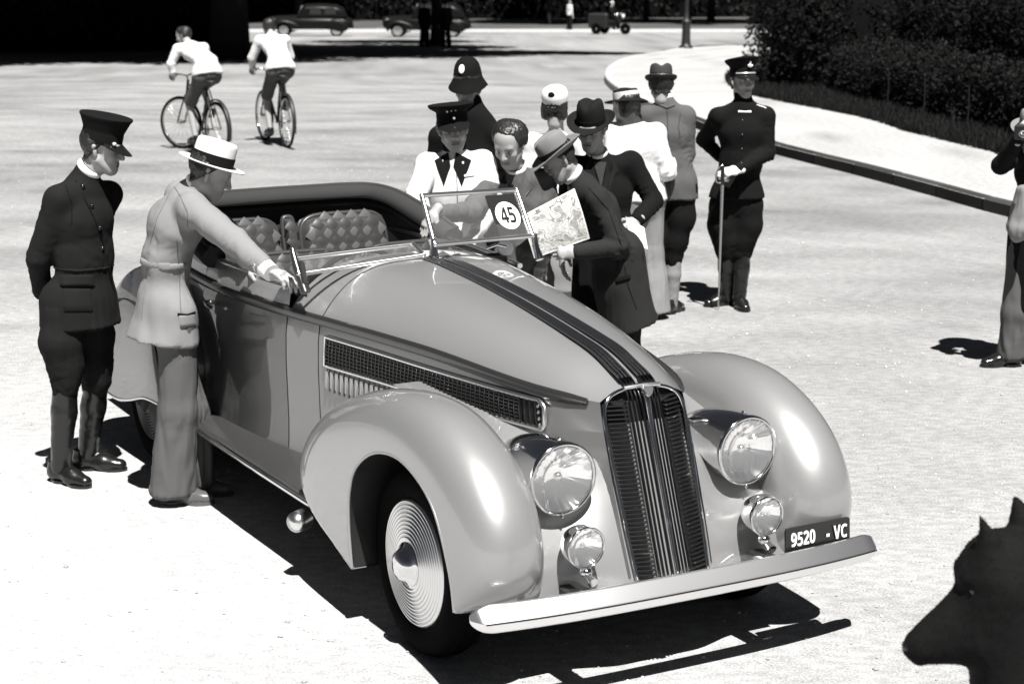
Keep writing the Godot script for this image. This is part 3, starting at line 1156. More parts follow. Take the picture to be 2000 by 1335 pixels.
func build_car() -> void:
	var car := thing("touring_car", "pale grey open touring car with chrome bumper, upright half windscreen and numbered card", "car", Vector3(0.283, 0, -7.116), deg_to_rad(28.79))
	# --- body shell
	var mb := MB.new()
	var rows := []
	var sides := [[], []]
	for z in z_range(-1.31, 0.385, 46):
		var full := body_row(z)
		rows.append(full.slice(7, full.size() - 7))
		sides[0].append(full.slice(0, 8))
		sides[1].append(full.slice(full.size() - 8))
	mb.grid(rows)
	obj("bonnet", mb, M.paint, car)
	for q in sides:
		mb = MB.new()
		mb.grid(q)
		obj("bonnet_side", mb, M.shaded_paint_side, car)
	mb = MB.new()
	rows = []
	sides = [[], []]
	for z in z_range(-1.56, -1.318, 8):
		var full := body_row(z)
		rows.append(full.slice(7, full.size() - 7))
		sides[0].append(full.slice(0, 8))
		sides[1].append(full.slice(full.size() - 8))
	mb.grid(rows)
	obj("cowl", mb, M.paint, car)
	for q in sides:
		mb = MB.new()
		mb.grid(q)
		obj("cowl_side", mb, M.shaded_paint_side, car)
	for part in [[-2.46, -1.568, "door"], [-3.45, -2.466, "rear_side"]]:
		for sgn in [-1.0, 1.0]:
			mb = MB.new()
			rows = []
			var caps := []
			for z in z_range(part[0], part[1], 16):
				var full := body_row(z, true)
				var h := full.size() / 2
				rows.append(full.slice(0, 8) if sgn < 0 else full.slice(2 * h - 8))
				caps.append(full.slice(7, h) if sgn < 0 else full.slice(h, 2 * h - 7))
			mb.grid(rows)
			var d := obj(part[2], mb, M.shaded_paint_low, car)
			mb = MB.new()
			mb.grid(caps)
			obj("top_edge", mb, M.paint, d)  # pale copy of the paint: sunlit slope above the belt put into colour
			if part[2] == "door":
				var hd := MB.new()
				var hx: float = sgn * (side_x(-2.3, 0.93) + 0.03)
				hd.tube(PackedVector3Array([Vector3(hx - sgn * 0.03, 0.94, -2.36), Vector3(hx, 0.94, -2.35), Vector3(hx + sgn * 0.004, 0.938, -2.28), Vector3(hx, 0.935, -2.22)]), PackedFloat32Array([0.012, 0.011, 0.010, 0.008]), 8)
				obj("door_handle", hd, M.chrome, d)
				var tr := MB.new()
				var path := PackedVector3Array()
				for z in z_range(-2.46, -1.5, 14):
					path.append(Vector3(sgn * half_w(z) * 0.97 * 0.955, 1.143, z))
				tr.tube(path, 0.013, 8)
				obj("door_rail", tr, M.chrome_soft, d)
	mb = MB.new()
	rows = []
	for z in z_range(-4.6, -3.458, 16):
		rows.append(body_row(z))
	mb.grid(rows)
	mb.fan(rows[0])
	obj("tail", mb, M.shaded_paint_low, car)
	# seams and lower edge
	mb = MB.new()
	var under := PackedVector3Array([Vector3(-0.6, 0.38, -4.3), Vector3(-0.64, 0.38, -1.4), Vector3(-0.45, 0.38, 0.3), Vector3(0.45, 0.38, 0.3), Vector3(0.64, 0.38, -1.4), Vector3(0.6, 0.38, -4.3)])
	mb.fan(under)
	for s in [-1.0, 1.0]:
		mb.box(Vector3(s * 0.4, 0.32, -1.9), Vector3(0.12, 0.12, 4.6), 0.01)
	obj("chassis", mb, M.black, car)
	# inner shell of the cockpit
	mb = MB.new()
	rows = []
	for z in z_range(-3.25, -1.5, 14):
		var w := half_w(z) * 0.97 * 0.915
		rows.append(PackedVector3Array([Vector3(-w, 1.12, z), Vector3(-w, 0.8, z), Vector3(-w * 0.97, 0.43, z), Vector3(w * 0.97, 0.43, z), Vector3(w, 0.8, z), Vector3(w, 1.12, z)]))
	mb.grid(rows)
	mb.box(Vector3(0, 0.75, -1.45), Vector3(0.98, 0.66, 0.05))
	mb.box(Vector3(0, 0.8, -3.24), Vector3(1.0, 0.75, 0.05))
	obj("cockpit_lining", mb, M.leather_dark, car)
	car_front(car)
	car_sides(car)
	car_wheels(car)
	car_cockpit(car)
	car_screen(car)

func car_front(car: Node3D) -> void:
	# --- sloping apron between nose and wings
	var rows := []
	for j in 16:
		var v := j / 15.0
		var y := lerpf(0.90, 0.30, v)
		var row := PackedVector3Array()
		for i in 33:
			var x := lerpf(-0.56, 0.56, i / 32.0)
			var u := smoothstep(0.15, 0.40, absf(x))
			var zc := interp(y, [0.30, 0.38, 0.48, 0.58, 0.70, 0.80, 0.86, 0.90], [0.575, 0.565, 0.54, 0.47, 0.34, 0.12, -0.15, -0.55])
			var zg := grille_z(y) - 0.012
			row.append(Vector3(x, y, lerpf(zg, zc, u)))
		rows.append(row)
	var mb := MB.new()
	mb.grid(rows)
	obj("front_apron", mb, M.paint, car)
	# --- wings
	var f := make_fender(true)
	var r := make_fender(false)
	var fl := lip_tube(true)
	var rl := lip_tube(false)
	for s in [-1.0, 1.0]:
		for q in [["front_wing", f, fl, 0.0, M.paint], ["rear_wing", r, rl, -3.1, M.chrome]]:
			var t: Transform3D = Transform3D(Basis(Vector3(s, 0, 0), Vector3.UP, Vector3.BACK), Vector3(0, 0, q[3]))
			var m := MB.new()
			m.add(q[1], t)
			var o := obj(q[0], m, M.paint if q[3] == 0.0 else M.shaded_paint_low, car)
			m = MB.new()
			m.add(q[2], t)
			obj("edge_bead", m, q[4], o)
			m = MB.new()
			m.add(wheel_well(q[3] == 0.0), t)
			obj("wheel_well", m, M.black, o)
	# --- grille
	mb = MB.new()
	var outline := []
	for p in [Vector2(0.148, 0.32), Vector2(0.160, 0.5), Vector2(0.168, 0.7), Vector2(0.173, 0.86), Vector2(0.170, 0.94), Vector2(0.148, 0.988), Vector2(0.095, 1.013), Vector2(0.0, 1.026)]:
		outline.append(Vector3(p.x, p.y, grille_z(p.y)))
	var ob := smooth(outline, 36)
	var edge := PackedVector3Array()
	for p in ob:
		edge.append(p)
	for i in range(ob.size() - 2, -1, -1):
		edge.append(Vector3(-ob[i].x, ob[i].y, ob[i].z))
	var back := []
	for k in [1.0, 0.5, 0.0]:
		var row := PackedVector3Array()
		for i in edge.size():
			row.append(Vector3(edge[i].x * k, edge[i].y, edge[i].z - 0.02))
		back.append(row)
	mb.grid(back)
	var g := obj("grille", mb, M.black, car)
	mb = MB.new()
	mb.tube(edge, 0.0085, 8)
	obj("grille_surround", mb, M.chrome, g)
	# slats, each a thin flat bar on either side of the centre bars
	mb = MB.new()
	mb.box(Vector3.ZERO, Vector3(0.082, 0.0055, 0.018), 0.002)
	var slat := mb.mesh()
	for k in 44:
		var y := 0.345 + k * 0.0148
		for s in [-1.0, 1.0]:
			var o := obj("slat", slat, M.black_gloss, g)
			var w := 1.0
			var cx := 0.117
			if y > 0.955:
				w = clampf(1.0 - (y - 0.955) * 9.0, 0.3, 1.0)
				cx = 0.079 + 0.038 * w
			o.position = Vector3(s * cx, y, grille_z(y) + 0.012 - 0.006)
			o.scale = Vector3(w, 1, 1)
			o.rotation.y = s * 0.32
	# bars that run from the foot of the grille over the nose and along the bonnet
	var names := [-0.066, -0.050, -0.034, -0.018, 0.018, 0.034, 0.050, 0.066]
	for x in names:
		var path := []
		for y in [0.33, 0.45, 0.6, 0.75, 0.88, 0.96]:
			path.append(Vector3(x, y, grille_z(y) + 0.030 - absf(x) * 0.25))
		path.append(Vector3(x, 1.020, 0.392))
		path.append(Vector3(x, 1.052, 0.345))
		for z in [0.27, 0.15, 0.0, -0.2, -0.4, -0.6, -0.8, -1.0, -1.15, -1.29]:
			var k := lerpf(1.0, 0.85, smoothstep(0.3, -1.3, z))
			path.append(Vector3(x * k, top_y(x, z) + 0.006, z))
		var whole := smooth(path, 96)
		mb = MB.new()
		mb.tube(whole.slice(0, 40), 0.0044, 8)
		obj("bar", mb, M.grille_bar, g)
		mb = MB.new()
		mb.tube(whole.slice(39), 0.0046, 8)
		obj("ridge_bar", mb, M.chrome_bar, car)
	for s in [-1.0, 1.0]:
		mb = MB.new()
		rows = []
		for z in z_range(-1.30, 0.36, 24):
			var k := lerpf(1.0, 0.85, smoothstep(0.3, -1.3, z))
			rows.append(PackedVector3Array([Vector3(s * 0.011 * k, top_y(0.012, z) + 0.003, z), Vector3(s * 0.042 * k, top_y(0.042, z) + 0.0035, z), Vector3(s * 0.074 * k, top_y(0.074, z) + 0.003, z)]))
		mb.grid(rows)
		obj("ridge_strip", mb, M.black_gloss, car)
	mb = MB.new()
	var spear := []
	for y in [0.34, 0.5, 0.7, 0.9, 1.0]:
		spear.append(Vector3(0, y, grille_z(y) + 0.034))
	spear.append(Vector3(0, 1.045, 0.375))
	mb.tube(smooth(spear, 30), PackedFloat32Array(crom([0.007, 0.0075, 0.008, 0.010, 0.013, 0.008], 30)), 10)
	obj("centre_spear", mb, M.chrome, g)
	# shield badge at the head of the grille
	mb = MB.new()
	mb.slab(Vector3(0, 1.015, 0.435), Vector3.RIGHT, Vector3(0, 0.93, -0.36), PackedVector2Array([Vector2(-0.017, 0.018), Vector2(-0.020, 0.006), Vector2(-0.013, -0.012), Vector2(0, -0.022), Vector2(0.013, -0.012), Vector2(0.020, 0.006), Vector2(0.017, 0.018), Vector2(0, 0.014)]), 0.012)
	mb.tube(PackedVector3Array([Vector3(-0.075, 1.026, 0.40), Vector3(0, 1.032, 0.408), Vector3(0.075, 1.026, 0.40)]), 0.008, 8)
	obj("badge", mb, M.chrome_bright, g)
	mb = MB.new()
	mb.lathe(Vector3(0, 0.365, grille_z(0.365) + 0.045), Vector3(0, 0.2, 1).normalized(), PackedVector2Array([Vector2(0.0, 0.012), Vector2(0.012, 0.01), Vector2(0.018, 0.0), Vector2(0.018, -0.03)]), 16)
	obj("crank_cap", mb, M.chrome, g)
	# --- lamps
	for s in [-1.0, 1.0]:
		head_lamp(car, "headlight", Vector3(s * 0.398, 0.757, 0.50), 0.123, 0.44, Vector3(s * 0.02, -0.02, 1))
		head_lamp(car, "fog_lamp", Vector3(s * 0.388, 0.543, 0.645), 0.070, 0.12, Vector3(s * 0.02, 0.0, 1))
		mb = MB.new()
		mb.tube(smooth([Vector3(s * 0.388, 0.49, 0.60), Vector3(s * 0.386, 0.455, 0.64), Vector3(s * 0.384, 0.425, 0.70)], 8), PackedFloat32Array([0.02, 0.014, 0.013, 0.013, 0.013, 0.013, 0.016, 0.02]), 10)
		mb.ball(Vector3(s * 0.384, 0.452, 0.65), Vector3(0.024, 0.02, 0.024))
		mb.tube(PackedVector3Array([Vector3(s * 0.384, 0.37, 0.55), Vector3(s * 0.384, 0.375, 0.72)]), 0.022, 8)
		obj("lamp_bracket", mb, M.chrome, car)
	# --- bumper
	mb = MB.new()
	rows = []
	for i in 81:
		var t := i / 40.0 - 1.0
		var u := signf(t) * (1.0 - pow(1.0 - absf(t), 2.2))
		var x := u * 0.87
		var e := absf(u)
		var z := 0.775 - 0.055 * pow(e, 3.0) - 0.02 * smoothstep(0.96, 1.0, e)
		var sh := pow(maxf(0.0, 1.0 - pow(maxf(0.0, (e - 0.91) / 0.09), 2.0)), 0.5)
		var row := PackedVector3Array()
		for q in [Vector2(-0.036, 0.046), Vector2(-0.030, 0.053), Vector2(-0.022, 0.054), Vector2(-0.015, 0.049), Vector2(0.022, 0.0005), Vector2(0.026, -0.005), Vector2(0.0265, -0.009), Vector2(0.0255, -0.013), Vector2(0.014, -0.044), Vector2(0.006, -0.052), Vector2(-0.008, -0.054), Vector2(-0.028, -0.044)]:
			row.append(Vector3(x, 0.374 + q.y * 0.88 * maxf(sh, 0.03), z + q.x * maxf(sh, 0.03)))
		rows.append(row)
	mb.grid(rows, true)
	var bump := obj("bumper", mb, M.chrome_bright, car)
	mb = MB.new()
	var gpath := PackedVector3Array()
	for i in 41:
		var x := (i / 20.0 - 1.0) * 0.835
		gpath.append(Vector3(x, 0.3675, 0.8005 - 0.055 * pow(absf(x) / 0.87, 3.0)))
	mb.tube(gpath, 0.0032, 6)
	obj("reflection_line", mb, M.black_gloss, bump)  # black line added along the crease, imitating a dark reflection in the chrome
	for s in [-1.0, 1.0]:
		mb = MB.new()
		mb.box(Vector3(s * 0.42, 0.36, 0.62), Vector3(0.05, 0.05, 0.3), 0.008)
		obj("bumper_bracket", mb, M.black, car)
	# --- number plate behind the left end of the bumper
	mb = MB.new()
	mb.slab(Vector3(0.59, 0.442, 0.70), Vector3(1, 0, -0.03).normalized(), Vector3(0, 1, -0.06).normalized(), round_rect(0.305, 0.115, 0.012), 0.008)
	var plate := obj("number_plate", mb, M.black_gloss, car)
	for q in [["9520", -0.072, 0.050], ["VC", 0.102, 0.050]]:
		var tm := MeshInstance3D.new()
		tm.name = "lettering"
		tm.mesh = line_text(q[0], true, 0.002, 0.00098)
		tm.material_override = M.white
		plate.add_child(tm, true)
		tm.position = Vector3(0.59 + q[1], 0.452, 0.7112)
		tm.rotation = Vector3(-0.06, 0.03, 0)
		tm.scale = Vector3(0.84, 1.12, 1)
	mb = MB.new()
	mb.box(Vector3.ZERO, Vector3(0.014, 0.012, 0.003), 0.001)
	var dash := obj("lettering", mb, M.white, plate)
	dash.position = Vector3(0.633, 0.447, 0.7116)

func round_rect(w: float, h: float, r: float) -> PackedVector2Array:
	var o := PackedVector2Array()
	for q in [[w / 2 - r, h / 2 - r, 0.0], [-w / 2 + r, h / 2 - r, PI / 2], [-w / 2 + r, -h / 2 + r, PI], [w / 2 - r, -h / 2 + r, PI * 1.5]]:
		for k in 5:
			var a: float = q[2] + PI / 2 * k / 4.0
			o.append(Vector2(q[0] + cos(a) * r, q[1] + sin(a) * r))
	return o

func head_lamp(car: Node3D, called: String, c: Vector3, r: float, depth: float, aim: Vector3) -> void:
	var ax := aim.normalized()
	var prof := PackedVector2Array()
	for k in 17:
		var t := k / 16.0
		prof.append(Vector2(r * 1.09 * pow(1.0 - pow(t, 2.2), 0.8), -depth * t))
	var mb := MB.new()
	mb.lathe(c, ax, prof, 40)
	var shell := obj(called, mb, M.chrome, car)
	mb = MB.new()
	mb.lathe(c, ax, PackedVector2Array([Vector2(r * 1.07, -0.01), Vector2(r * 1.10, 0.004), Vector2(r * 1.08, 0.016), Vector2(r * 1.01, 0.020), Vector2(r * 0.985, 0.012)]), 40)
	obj("rim", mb, M.chrome, shell)
	# reflector bowl with pressed ribs
	mb = MB.new()
	var rows := []
	for k in 12:
		var t := k / 11.0
		var row := PackedVector3Array()
		for i in 72:
			var a := TAU * i / 72
			var rr := r * t * (1.0 + 0.012 * sin(i * 2.2))
			var u := Vector3.UP - ax * ax.y
			var w := ax.cross(u.normalized())
			row.append(c + u.normalized() * cos(a) * rr + w * sin(a) * rr + ax * (-r * 0.55 * (1.0 - t * t) + 0.002))
		rows.append(row)
	mb.grid(rows, true)
	obj("reflector", mb, M.reflector, shell)
	mb = MB.new()
	mb.ball(c - ax * r * 0.22, Vector3.ONE * r * 0.13)
	obj("bulb", mb, M.chrome, shell)
	# ribbed glass
	mb = MB.new()
	rows = []
	for k in 14:
		var t := k / 13.0
		var row := PackedVector3Array()
		for i in 48:
			var a := TAU * i / 48
			var u := (Vector3.UP - ax * ax.y).normalized()
			var w := ax.cross(u)
			var lx := sin(a) * t
			row.append(c + u * cos(a) * r * t + w * lx * r + ax * (0.014 + r * 0.16 * (1.0 - t * t) + 0.0035 * sin(lx * 30.0) * (1.0 - t * t)))
		rows.append(row)
	mb.grid(rows, true, false, true)
	obj("lens", mb, M.lens, shell)
	if r > 0.1:
		for q in [Vector3(0, r * 1.1, -0.02), Vector3(0, -r * 1.12, 0.006)]:
			mb = MB.new()
			mb.ball(c + q, Vector3(0.006, 0.011, 0.012))
			obj("rim_clip", mb, M.chrome, shell)

func on_side(z: float, y: float, out := 0.0) -> Vector3:
	return Vector3(-(side_x(z, y) + out), y, z + nose_shear(z, y))

func both(mb: MB) -> Array:
	var m := MB.new()
	m.add(mb, Transform3D(Basis(Vector3(-1, 0, 0), Vector3.UP, Vector3.BACK), Vector3.ZERO))
	return [mb, m]

func car_sides(car: Node3D) -> void:
	# waist moulding
	var path := PackedVector3Array()
	for z in z_range(-3.3, 0.345, 50):
		path.append(Vector3(-(half_w(z) * 0.975 + 0.010), belt_y(z) - 0.004, z + nose_shear(z, belt_y(z))))
	var rad := PackedFloat32Array()
	for i in 50:
		rad.append(0.024 if i < 48 else [0.022, 0.014][i - 48])
	var mb := MB.new()
	mb.tube(path, rad, 10, true, 0.5, Vector3.UP)
	for m in both(mb):
		obj("waist_moulding", m, M.chrome_dark, car)
	# side vents of the bonnet: framed opening with bars
	var top := PackedVector3Array()
	var bot := PackedVector3Array()
	for z in z_range(-1.25, 0.135, 30):
		var t := (z + 1.25) / 1.385
		top.append(on_side(z, lerpf(0.962, 0.955, t), 0.0))
		bot.append(on_side(z, lerpf(0.838, 0.852, t), 0.0))
	for sgn in [1.0, -1.0]:
		var flip := Transform3D(Basis(Vector3(sgn, 0, 0), Vector3.UP, Vector3.BACK), Vector3.ZERO)
		var pan := MB.new()
		pan.xf = flip
		var a := PackedVector3Array()
		var b := PackedVector3Array()
		for i in 30:
			a.append(top[i] + Vector3(-0.004, 0, 0))
			b.append(bot[i] + Vector3(-0.004, 0, 0))
		pan.grid([a, b])
		var vent := obj("side_vent", pan, M.black, car)
		var fr := MB.new()
		fr.xf = flip
		var loop := []
		for i in 30:
			loop.append(top[i] + Vector3(-0.008, 0, 0))
		loop.append((top[29] + bot[29]) * 0.5 + Vector3(-0.008, 0.035, 0.03))
		loop.append((top[29] + bot[29]) * 0.5 + Vector3(-0.008, -0.035, 0.03))
		for i in range(29, -1, -1):
			loop.append(bot[i] + Vector3(-0.008, 0, 0))
		loop.append(top[0] + Vector3(-0.008, 0, 0))
		fr.tube(vec3s(loop), 0.010, 8)
		obj("vent_frame", fr, M.chrome_soft, vent)
		for k in 7:
			var bar := MB.new()
			bar.xf = flip
			var p := PackedVector3Array()
			for i in range(0, 30, 3):
				p.append(top[i].lerp(bot[i], (k + 1) / 8.0) + Vector3(-0.012, 0, 0))
			bar.tube(p, 0.0032, 5)
			obj("bar", bar, M.chrome_dark, vent)
		for k in 52:
			var t := (k + 0.5) / 52.0 * 28.99
			var i := int(t)
			var p1 := top[i].lerp(top[i + 1], t - i) + Vector3(-0.015, -0.004, 0)
			var p2 := bot[i].lerp(bot[i + 1], t - i) + Vector3(-0.015, 0.004, 0)
			var bar := MB.new()
			bar.xf = flip
			bar.tube(PackedVector3Array([p1, p1.lerp(p2, 0.5) + Vector3(-0.003, 0, 0), p2]), 0.0034, 5)
			obj("fin", bar, M.black_gloss, vent)
		# row of bright studs at the front end
		for k in 4:
			var st := MB.new()
			st.xf = flip
			st.ball(top[29].lerp(bot[29], (k + 0.9) / 4.6) + Vector3(-0.016, 0, 0.0), Vector3(0.006, 0.008, 0.008), Basis.IDENTITY, 8, 6)
			obj("stud", st, M.chrome, vent)
		# louvres under the vent
		for k in 15:
			var z := -1.235 + k * 0.037
			var lv := MB.new()
			lv.xf = flip
			lv.tube(PackedVector3Array([on_side(z, 0.828, -0.004), on_side(z, 0.815, 0.006), on_side(z, 0.75, 0.008), on_side(z, 0.725, -0.004)]), PackedFloat32Array([0.006, 0.012, 0.012, 0.006]), 8)
			obj("louvre", lv, M.paint, car)
		# sill with bright strip
		var sill := MB.new()
		sill.xf = flip
		var r0 := []
		for z in z_range(-2.75, -0.62, 16):
			var w := side_x(z, 0.40)
			r0.append(PackedVector3Array([Vector3(-w + 0.02, 0.41, z), Vector3(-w - 0.04, 0.395, z), Vector3(-0.77, 0.372, z), Vector3(-0.785, 0.345, z), Vector3(-0.76, 0.31, z), Vector3(-0.6, 0.30, z)]))
		sill.grid(r0)
		var so := obj("running_board", sill, M.shaded_paint_low, car)
		var strip := MB.new()
		strip.xf = flip
		strip.tube(PackedVector3Array([Vector3(-0.785, 0.352, -2.72), Vector3(-0.79, 0.352, -1.6), Vector3(-0.785, 0.352, -0.80)]), 0.014, 8)
		obj("trim_strip", strip, M.chrome, so)
		# panel gaps
		for zz in [-1.562, -2.463, -1.314]:
			var gp := MB.new()
			gp.xf = flip
			var pp := PackedVector3Array()
			for y in [1.0, 0.95, 0.85, 0.75, 0.65, 0.55, 0.45, 0.40]:
				pp.append(on_side(zz, y, -0.0015))
			gp.tube(pp, 0.0028, 5)
			obj("panel_gap", gp, M.seam, car)
		# round fitting under the sill behind the front wheel
		var jk := MB.new()
		jk.xf = flip
		jk.lathe(Vector3(-0.80, 0.262, -0.96), Vector3(-0.75, 0.1, 0.6).normalized(), PackedVector2Array([Vector2(0.0, 0.055), Vector2(0.025, 0.052), Vector2(0.03, 0.04), Vector2(0.044, 0.036), Vector2(0.046, -0.03), Vector2(0.03, -0.05), Vector2(0.0, -0.055)]), 20)
		obj("jack_fitting", jk, M.chrome_soft, car)
	var gap := MB.new()
	var gp2 := PackedVector3Array()
	for k in 33:
		var x := (k / 16.0 - 1.0) * half_w(-1.314) * 0.965
		gp2.append(Vector3(x, top_y(x, -1.314) + 0.0005, -1.314))
	gap.tube(gp2, 0.0032, 5)
	obj("panel_gap", gap, M.seam, car)

func car_wheels(car: Node3D) -> void:
	for s in [-1.0, 1.0]:
		for z in [0.0, -3.1]:
			var ax := Vector3(s, 0, 0)
			var c := Vector3(s * 0.665, 0.35, z)
			var w := Node3D.new()
			w.name = "wheel"
			car.add_child(w, true)
			var mb := MB.new()
			mb.lathe(c, ax, PackedVector2Array([Vector2(0.24, -0.08), Vector2(0.30, -0.085), Vector2(0.335, -0.075), Vector2(0.352, -0.05), Vector2(0.356, 0.0), Vector2(0.352, 0.05), Vector2(0.335, 0.075), Vector2(0.30, 0.085), Vector2(0.255, 0.078), Vector2(0.24, 0.06)]), 56)
			for k in 4:
				mb.ring(c + ax * (-0.03 + k * 0.02), ax, 0.354, 0.006, 56, 5)
			obj("tyre", mb, M.rubber, w)
			# dished disc with pressed rings
			var prof := PackedVector2Array([Vector2(0.246, 0.060), Vector2(0.243, 0.072)])
			for k in 10:
				var r := 0.236 - k * 0.0148
				var h := 0.074 + (0.25 - r) * 0.16
				prof.append(Vector2(r + 0.004, h - 0.003))
				prof.append(Vector2(r, h + 0.0055))
				prof.append(Vector2(r - 0.006, h + 0.0055))
				prof.append(Vector2(r - 0.0095, h - 0.002))
			prof.append(Vector2(0.085, 0.098))
			mb = MB.new()
			mb.lathe(c, ax, prof, 64)
			obj("wheel_disc", mb, M.chrome_soft if z == 0.0 else M.black, w)  # rear disc and hub blackened: the shade under the wing put into colour
			mb = MB.new()
			mb.lathe(c, ax, PackedVector2Array([Vector2(0.086, 0.096), Vector2(0.084, 0.106), Vector2(0.070, 0.110), Vector2(0.062, 0.125), Vector2(0.05, 0.142), Vector2(0.03, 0.152), Vector2(0.0, 0.155)]), 36)
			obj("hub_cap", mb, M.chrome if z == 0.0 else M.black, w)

func car_cockpit(car: Node3D) -> void:
	# folded hood
	var half := [Vector3(0.635, 1.15, -2.36), Vector3(0.63, 1.19, -2.55), Vector3(0.61, 1.24, -2.78), Vector3(0.585, 1.275, -2.97), Vector3(0.53, 1.288, -3.13), Vector3(0.40, 1.29, -3.19), Vector3(0.2, 1.288, -3.21)]
	var loop := []
	for p in half:
		loop.append(p)
	loop.append(Vector3(0, 1.288, -3.215))
	for i in range(half.size() - 1, -1, -1):
		loop.append(Vector3(-half[i].x, half[i].y, half[i].z))
	var path := smooth(loop, 90)
	var mb := MB.new()
	mb.tube(path, 0.052, 12, true, 1.15, Vector3.UP)
	var hood := obj("folded_hood", mb, M.hood_cloth, car)
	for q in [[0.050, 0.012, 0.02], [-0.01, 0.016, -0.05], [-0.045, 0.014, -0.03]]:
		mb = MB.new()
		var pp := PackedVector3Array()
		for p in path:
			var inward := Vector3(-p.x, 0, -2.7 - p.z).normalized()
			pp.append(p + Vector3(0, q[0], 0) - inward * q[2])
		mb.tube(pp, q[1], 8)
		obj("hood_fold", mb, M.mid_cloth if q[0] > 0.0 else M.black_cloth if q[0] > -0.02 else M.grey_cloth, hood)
	mb = MB.new()
	var rows := []
	for i in range(4, 86, 3):
		var p := path[i]
		rows.append(PackedVector3Array([p, Vector3(p.x * 0.98, 1.0, p.z * 0.98 - 0.06), Vector3(p.x * 0.95, 0.5, p.z * 0.96 - 0.1)]))
	mb.grid(rows)
	obj("hood_well", mb, M.leather2, car)
	# benches with plaited leather
	bench(car, [[0.24, 0.49], [-0.058, 0.065], [-0.345, 0.47]], Vector3(0, 0, -2.80), 1.255, 0.44)
	bench(car, [[0.30, 0.52], [-0.30, 0.52]], Vector3(0, 0, -2.12), 1.19, 0.4)
	# steering wheel
	mb = MB.new()
	var c := Vector3(-0.19, 1.085, -1.74)
	var ax := Vector3(0, 0.55, -0.83).normalized()
	mb.ring(c, ax, 0.205, 0.013, 44, 8)
	for k in 3:
		var a := TAU * k / 3 + 0.5
		var u := ax.cross(Vector3.RIGHT).normalized()
		mb.tube(PackedVector3Array([c, c + (u * cos(a) + Vector3.RIGHT * sin(a)) * 0.2]), 0.007, 6)
	mb.tube(PackedVector3Array([c, c - ax * 0.3]), 0.02, 8)
	mb.ball(c, Vector3.ONE * 0.035)
	obj("steering_wheel", mb, M.black_gloss, car)
	# dashboard
	mb = MB.new()
	mb.box(Vector3(0, 1.13, -1.60), Vector3(1.06, 0.13, 0.03), 0.01)
	obj("dashboard", mb, M.leather_dark, car)

func bench(car: Node3D, pads: Array, at: Vector3, top: float, drop: float) -> void:
	for q in pads:
		var cx: float = q[0]
		var w: float = q[1]
		var o := Node3D.new()
		o.name = "seat"
		car.add_child(o, true)
		var mb := MB.new()
		# backrest: rounded cushion leaning back
		var lean := Basis(Vector3.RIGHT, -0.26)
		var rows := []
		var hh := drop
		for j in 13:
			var v := j / 12.0 * 2.0 - 1.0
			var row := PackedVector3Array()
			for i in 21:
				var u := i / 20.0 * 2.0 - 1.0
				var edge := pow(absf(u), 6.0) + pow(absf(v), 6.0)
				var dz := 0.075 * sqrt(maxf(0.0, 1.0 - minf(edge, 1.0))) - 0.02
				var rx := u * w * 0.5 * (1.0 - 0.04 * pow(absf(v), 8.0))
				row.append(lean * Vector3(rx, v * hh * 0.5 - (0.03 * pow(absf(u), 5.0) if v > 0 else 0.0), dz))
			rows.append(row)
		var base := Vector3(cx, top - hh * 0.5, at.z)
		mb.xf = Transform3D(Basis.IDENTITY, base)
		mb.grid(rows, false, false, true)
		obj("backrest", mb, M.leather2, o)
		var pp := MB.new()
		var ring := PackedVector3Array()
		for k in 41:
			var a := TAU * k / 40.0
			var ex := signf(cos(a)) * pow(absf(cos(a)), 0.4)
			var ey := signf(sin(a)) * pow(absf(sin(a)), 0.4)
			ring.append(base + lean * Vector3(ex * w * 0.485, ey * hh * 0.485, -0.006))
		pp.tube(ring, 0.014, 8)
		obj("piping", pp, M.leather2, o)
		var bk := MB.new()
		bk.box(base + lean * Vector3(0, -0.02, -0.07), Vector3(w * 0.98, hh * 0.93, 0.1), 0.04, lean)
		obj("back_shell", bk, M.leather_dark, o)
		# plaited straps: raised squares set diagonally, alternating in direction
		var s := 0.053
		var pad := MB.new()
		var pr := []
		for a in 5:
			var row := PackedVector3Array()
			for b in 5:
				var x := (a / 4.0 - 0.5) * s * 1.30
				var y := (b / 4.0 - 0.5) * s * 0.94
				row.append(Vector3(x, y, 0.005 * sqrt(maxf(0.0, 1.0 - pow(absf(a / 2.0 - 1.0), 3.0))) - 0.003 * pow(absf(b / 2.0 - 1.0), 4.0) - 0.002))
			pr.append(row)
		pad.grid(pr)
		var pm := pad.mesh()
		var n := 0
		for i in range(-12, 13):
			for j in range(-12, 13):
				var x := (i - j) * s * 0.7071
				var y := (i + j) * s * 0.7071
				var u := absf(x) / (w * 0.5)
				var v := absf(y) / (hh * 0.5)
				if u > 0.90 or v > 0.90 or pow(u, 4.0) + pow(v, 4.0) > 0.80:
					continue
				var edge := pow(u, 6.0) + pow(v, 6.0)
				var dz := 0.075 * sqrt(maxf(0.0, 1.0 - edge)) - 0.022
				var st := obj("strap", pm, M.leather if (i + j) % 2 else M.leather2, o)
				st.position = base + lean * Vector3(x, y, dz)
				var tw := PI / 4 if (i + j) % 2 else -PI / 4
				st.basis = lean * Basis(Vector3.RIGHT, -clampf(y, -1, 1) * 0.6) * Basis(Vector3.UP, clampf(x, -1, 1) * 0.5) * Basis(Vector3.BACK, tw)
				n += 1
		# cushion
		var cu := MB.new()
		cu.box(Vector3(cx, top - hh - 0.05, at.z + 0.27), Vector3(w * 0.98, 0.16, 0.48), 0.05)
		obj("cushion", cu, M.leather, o)

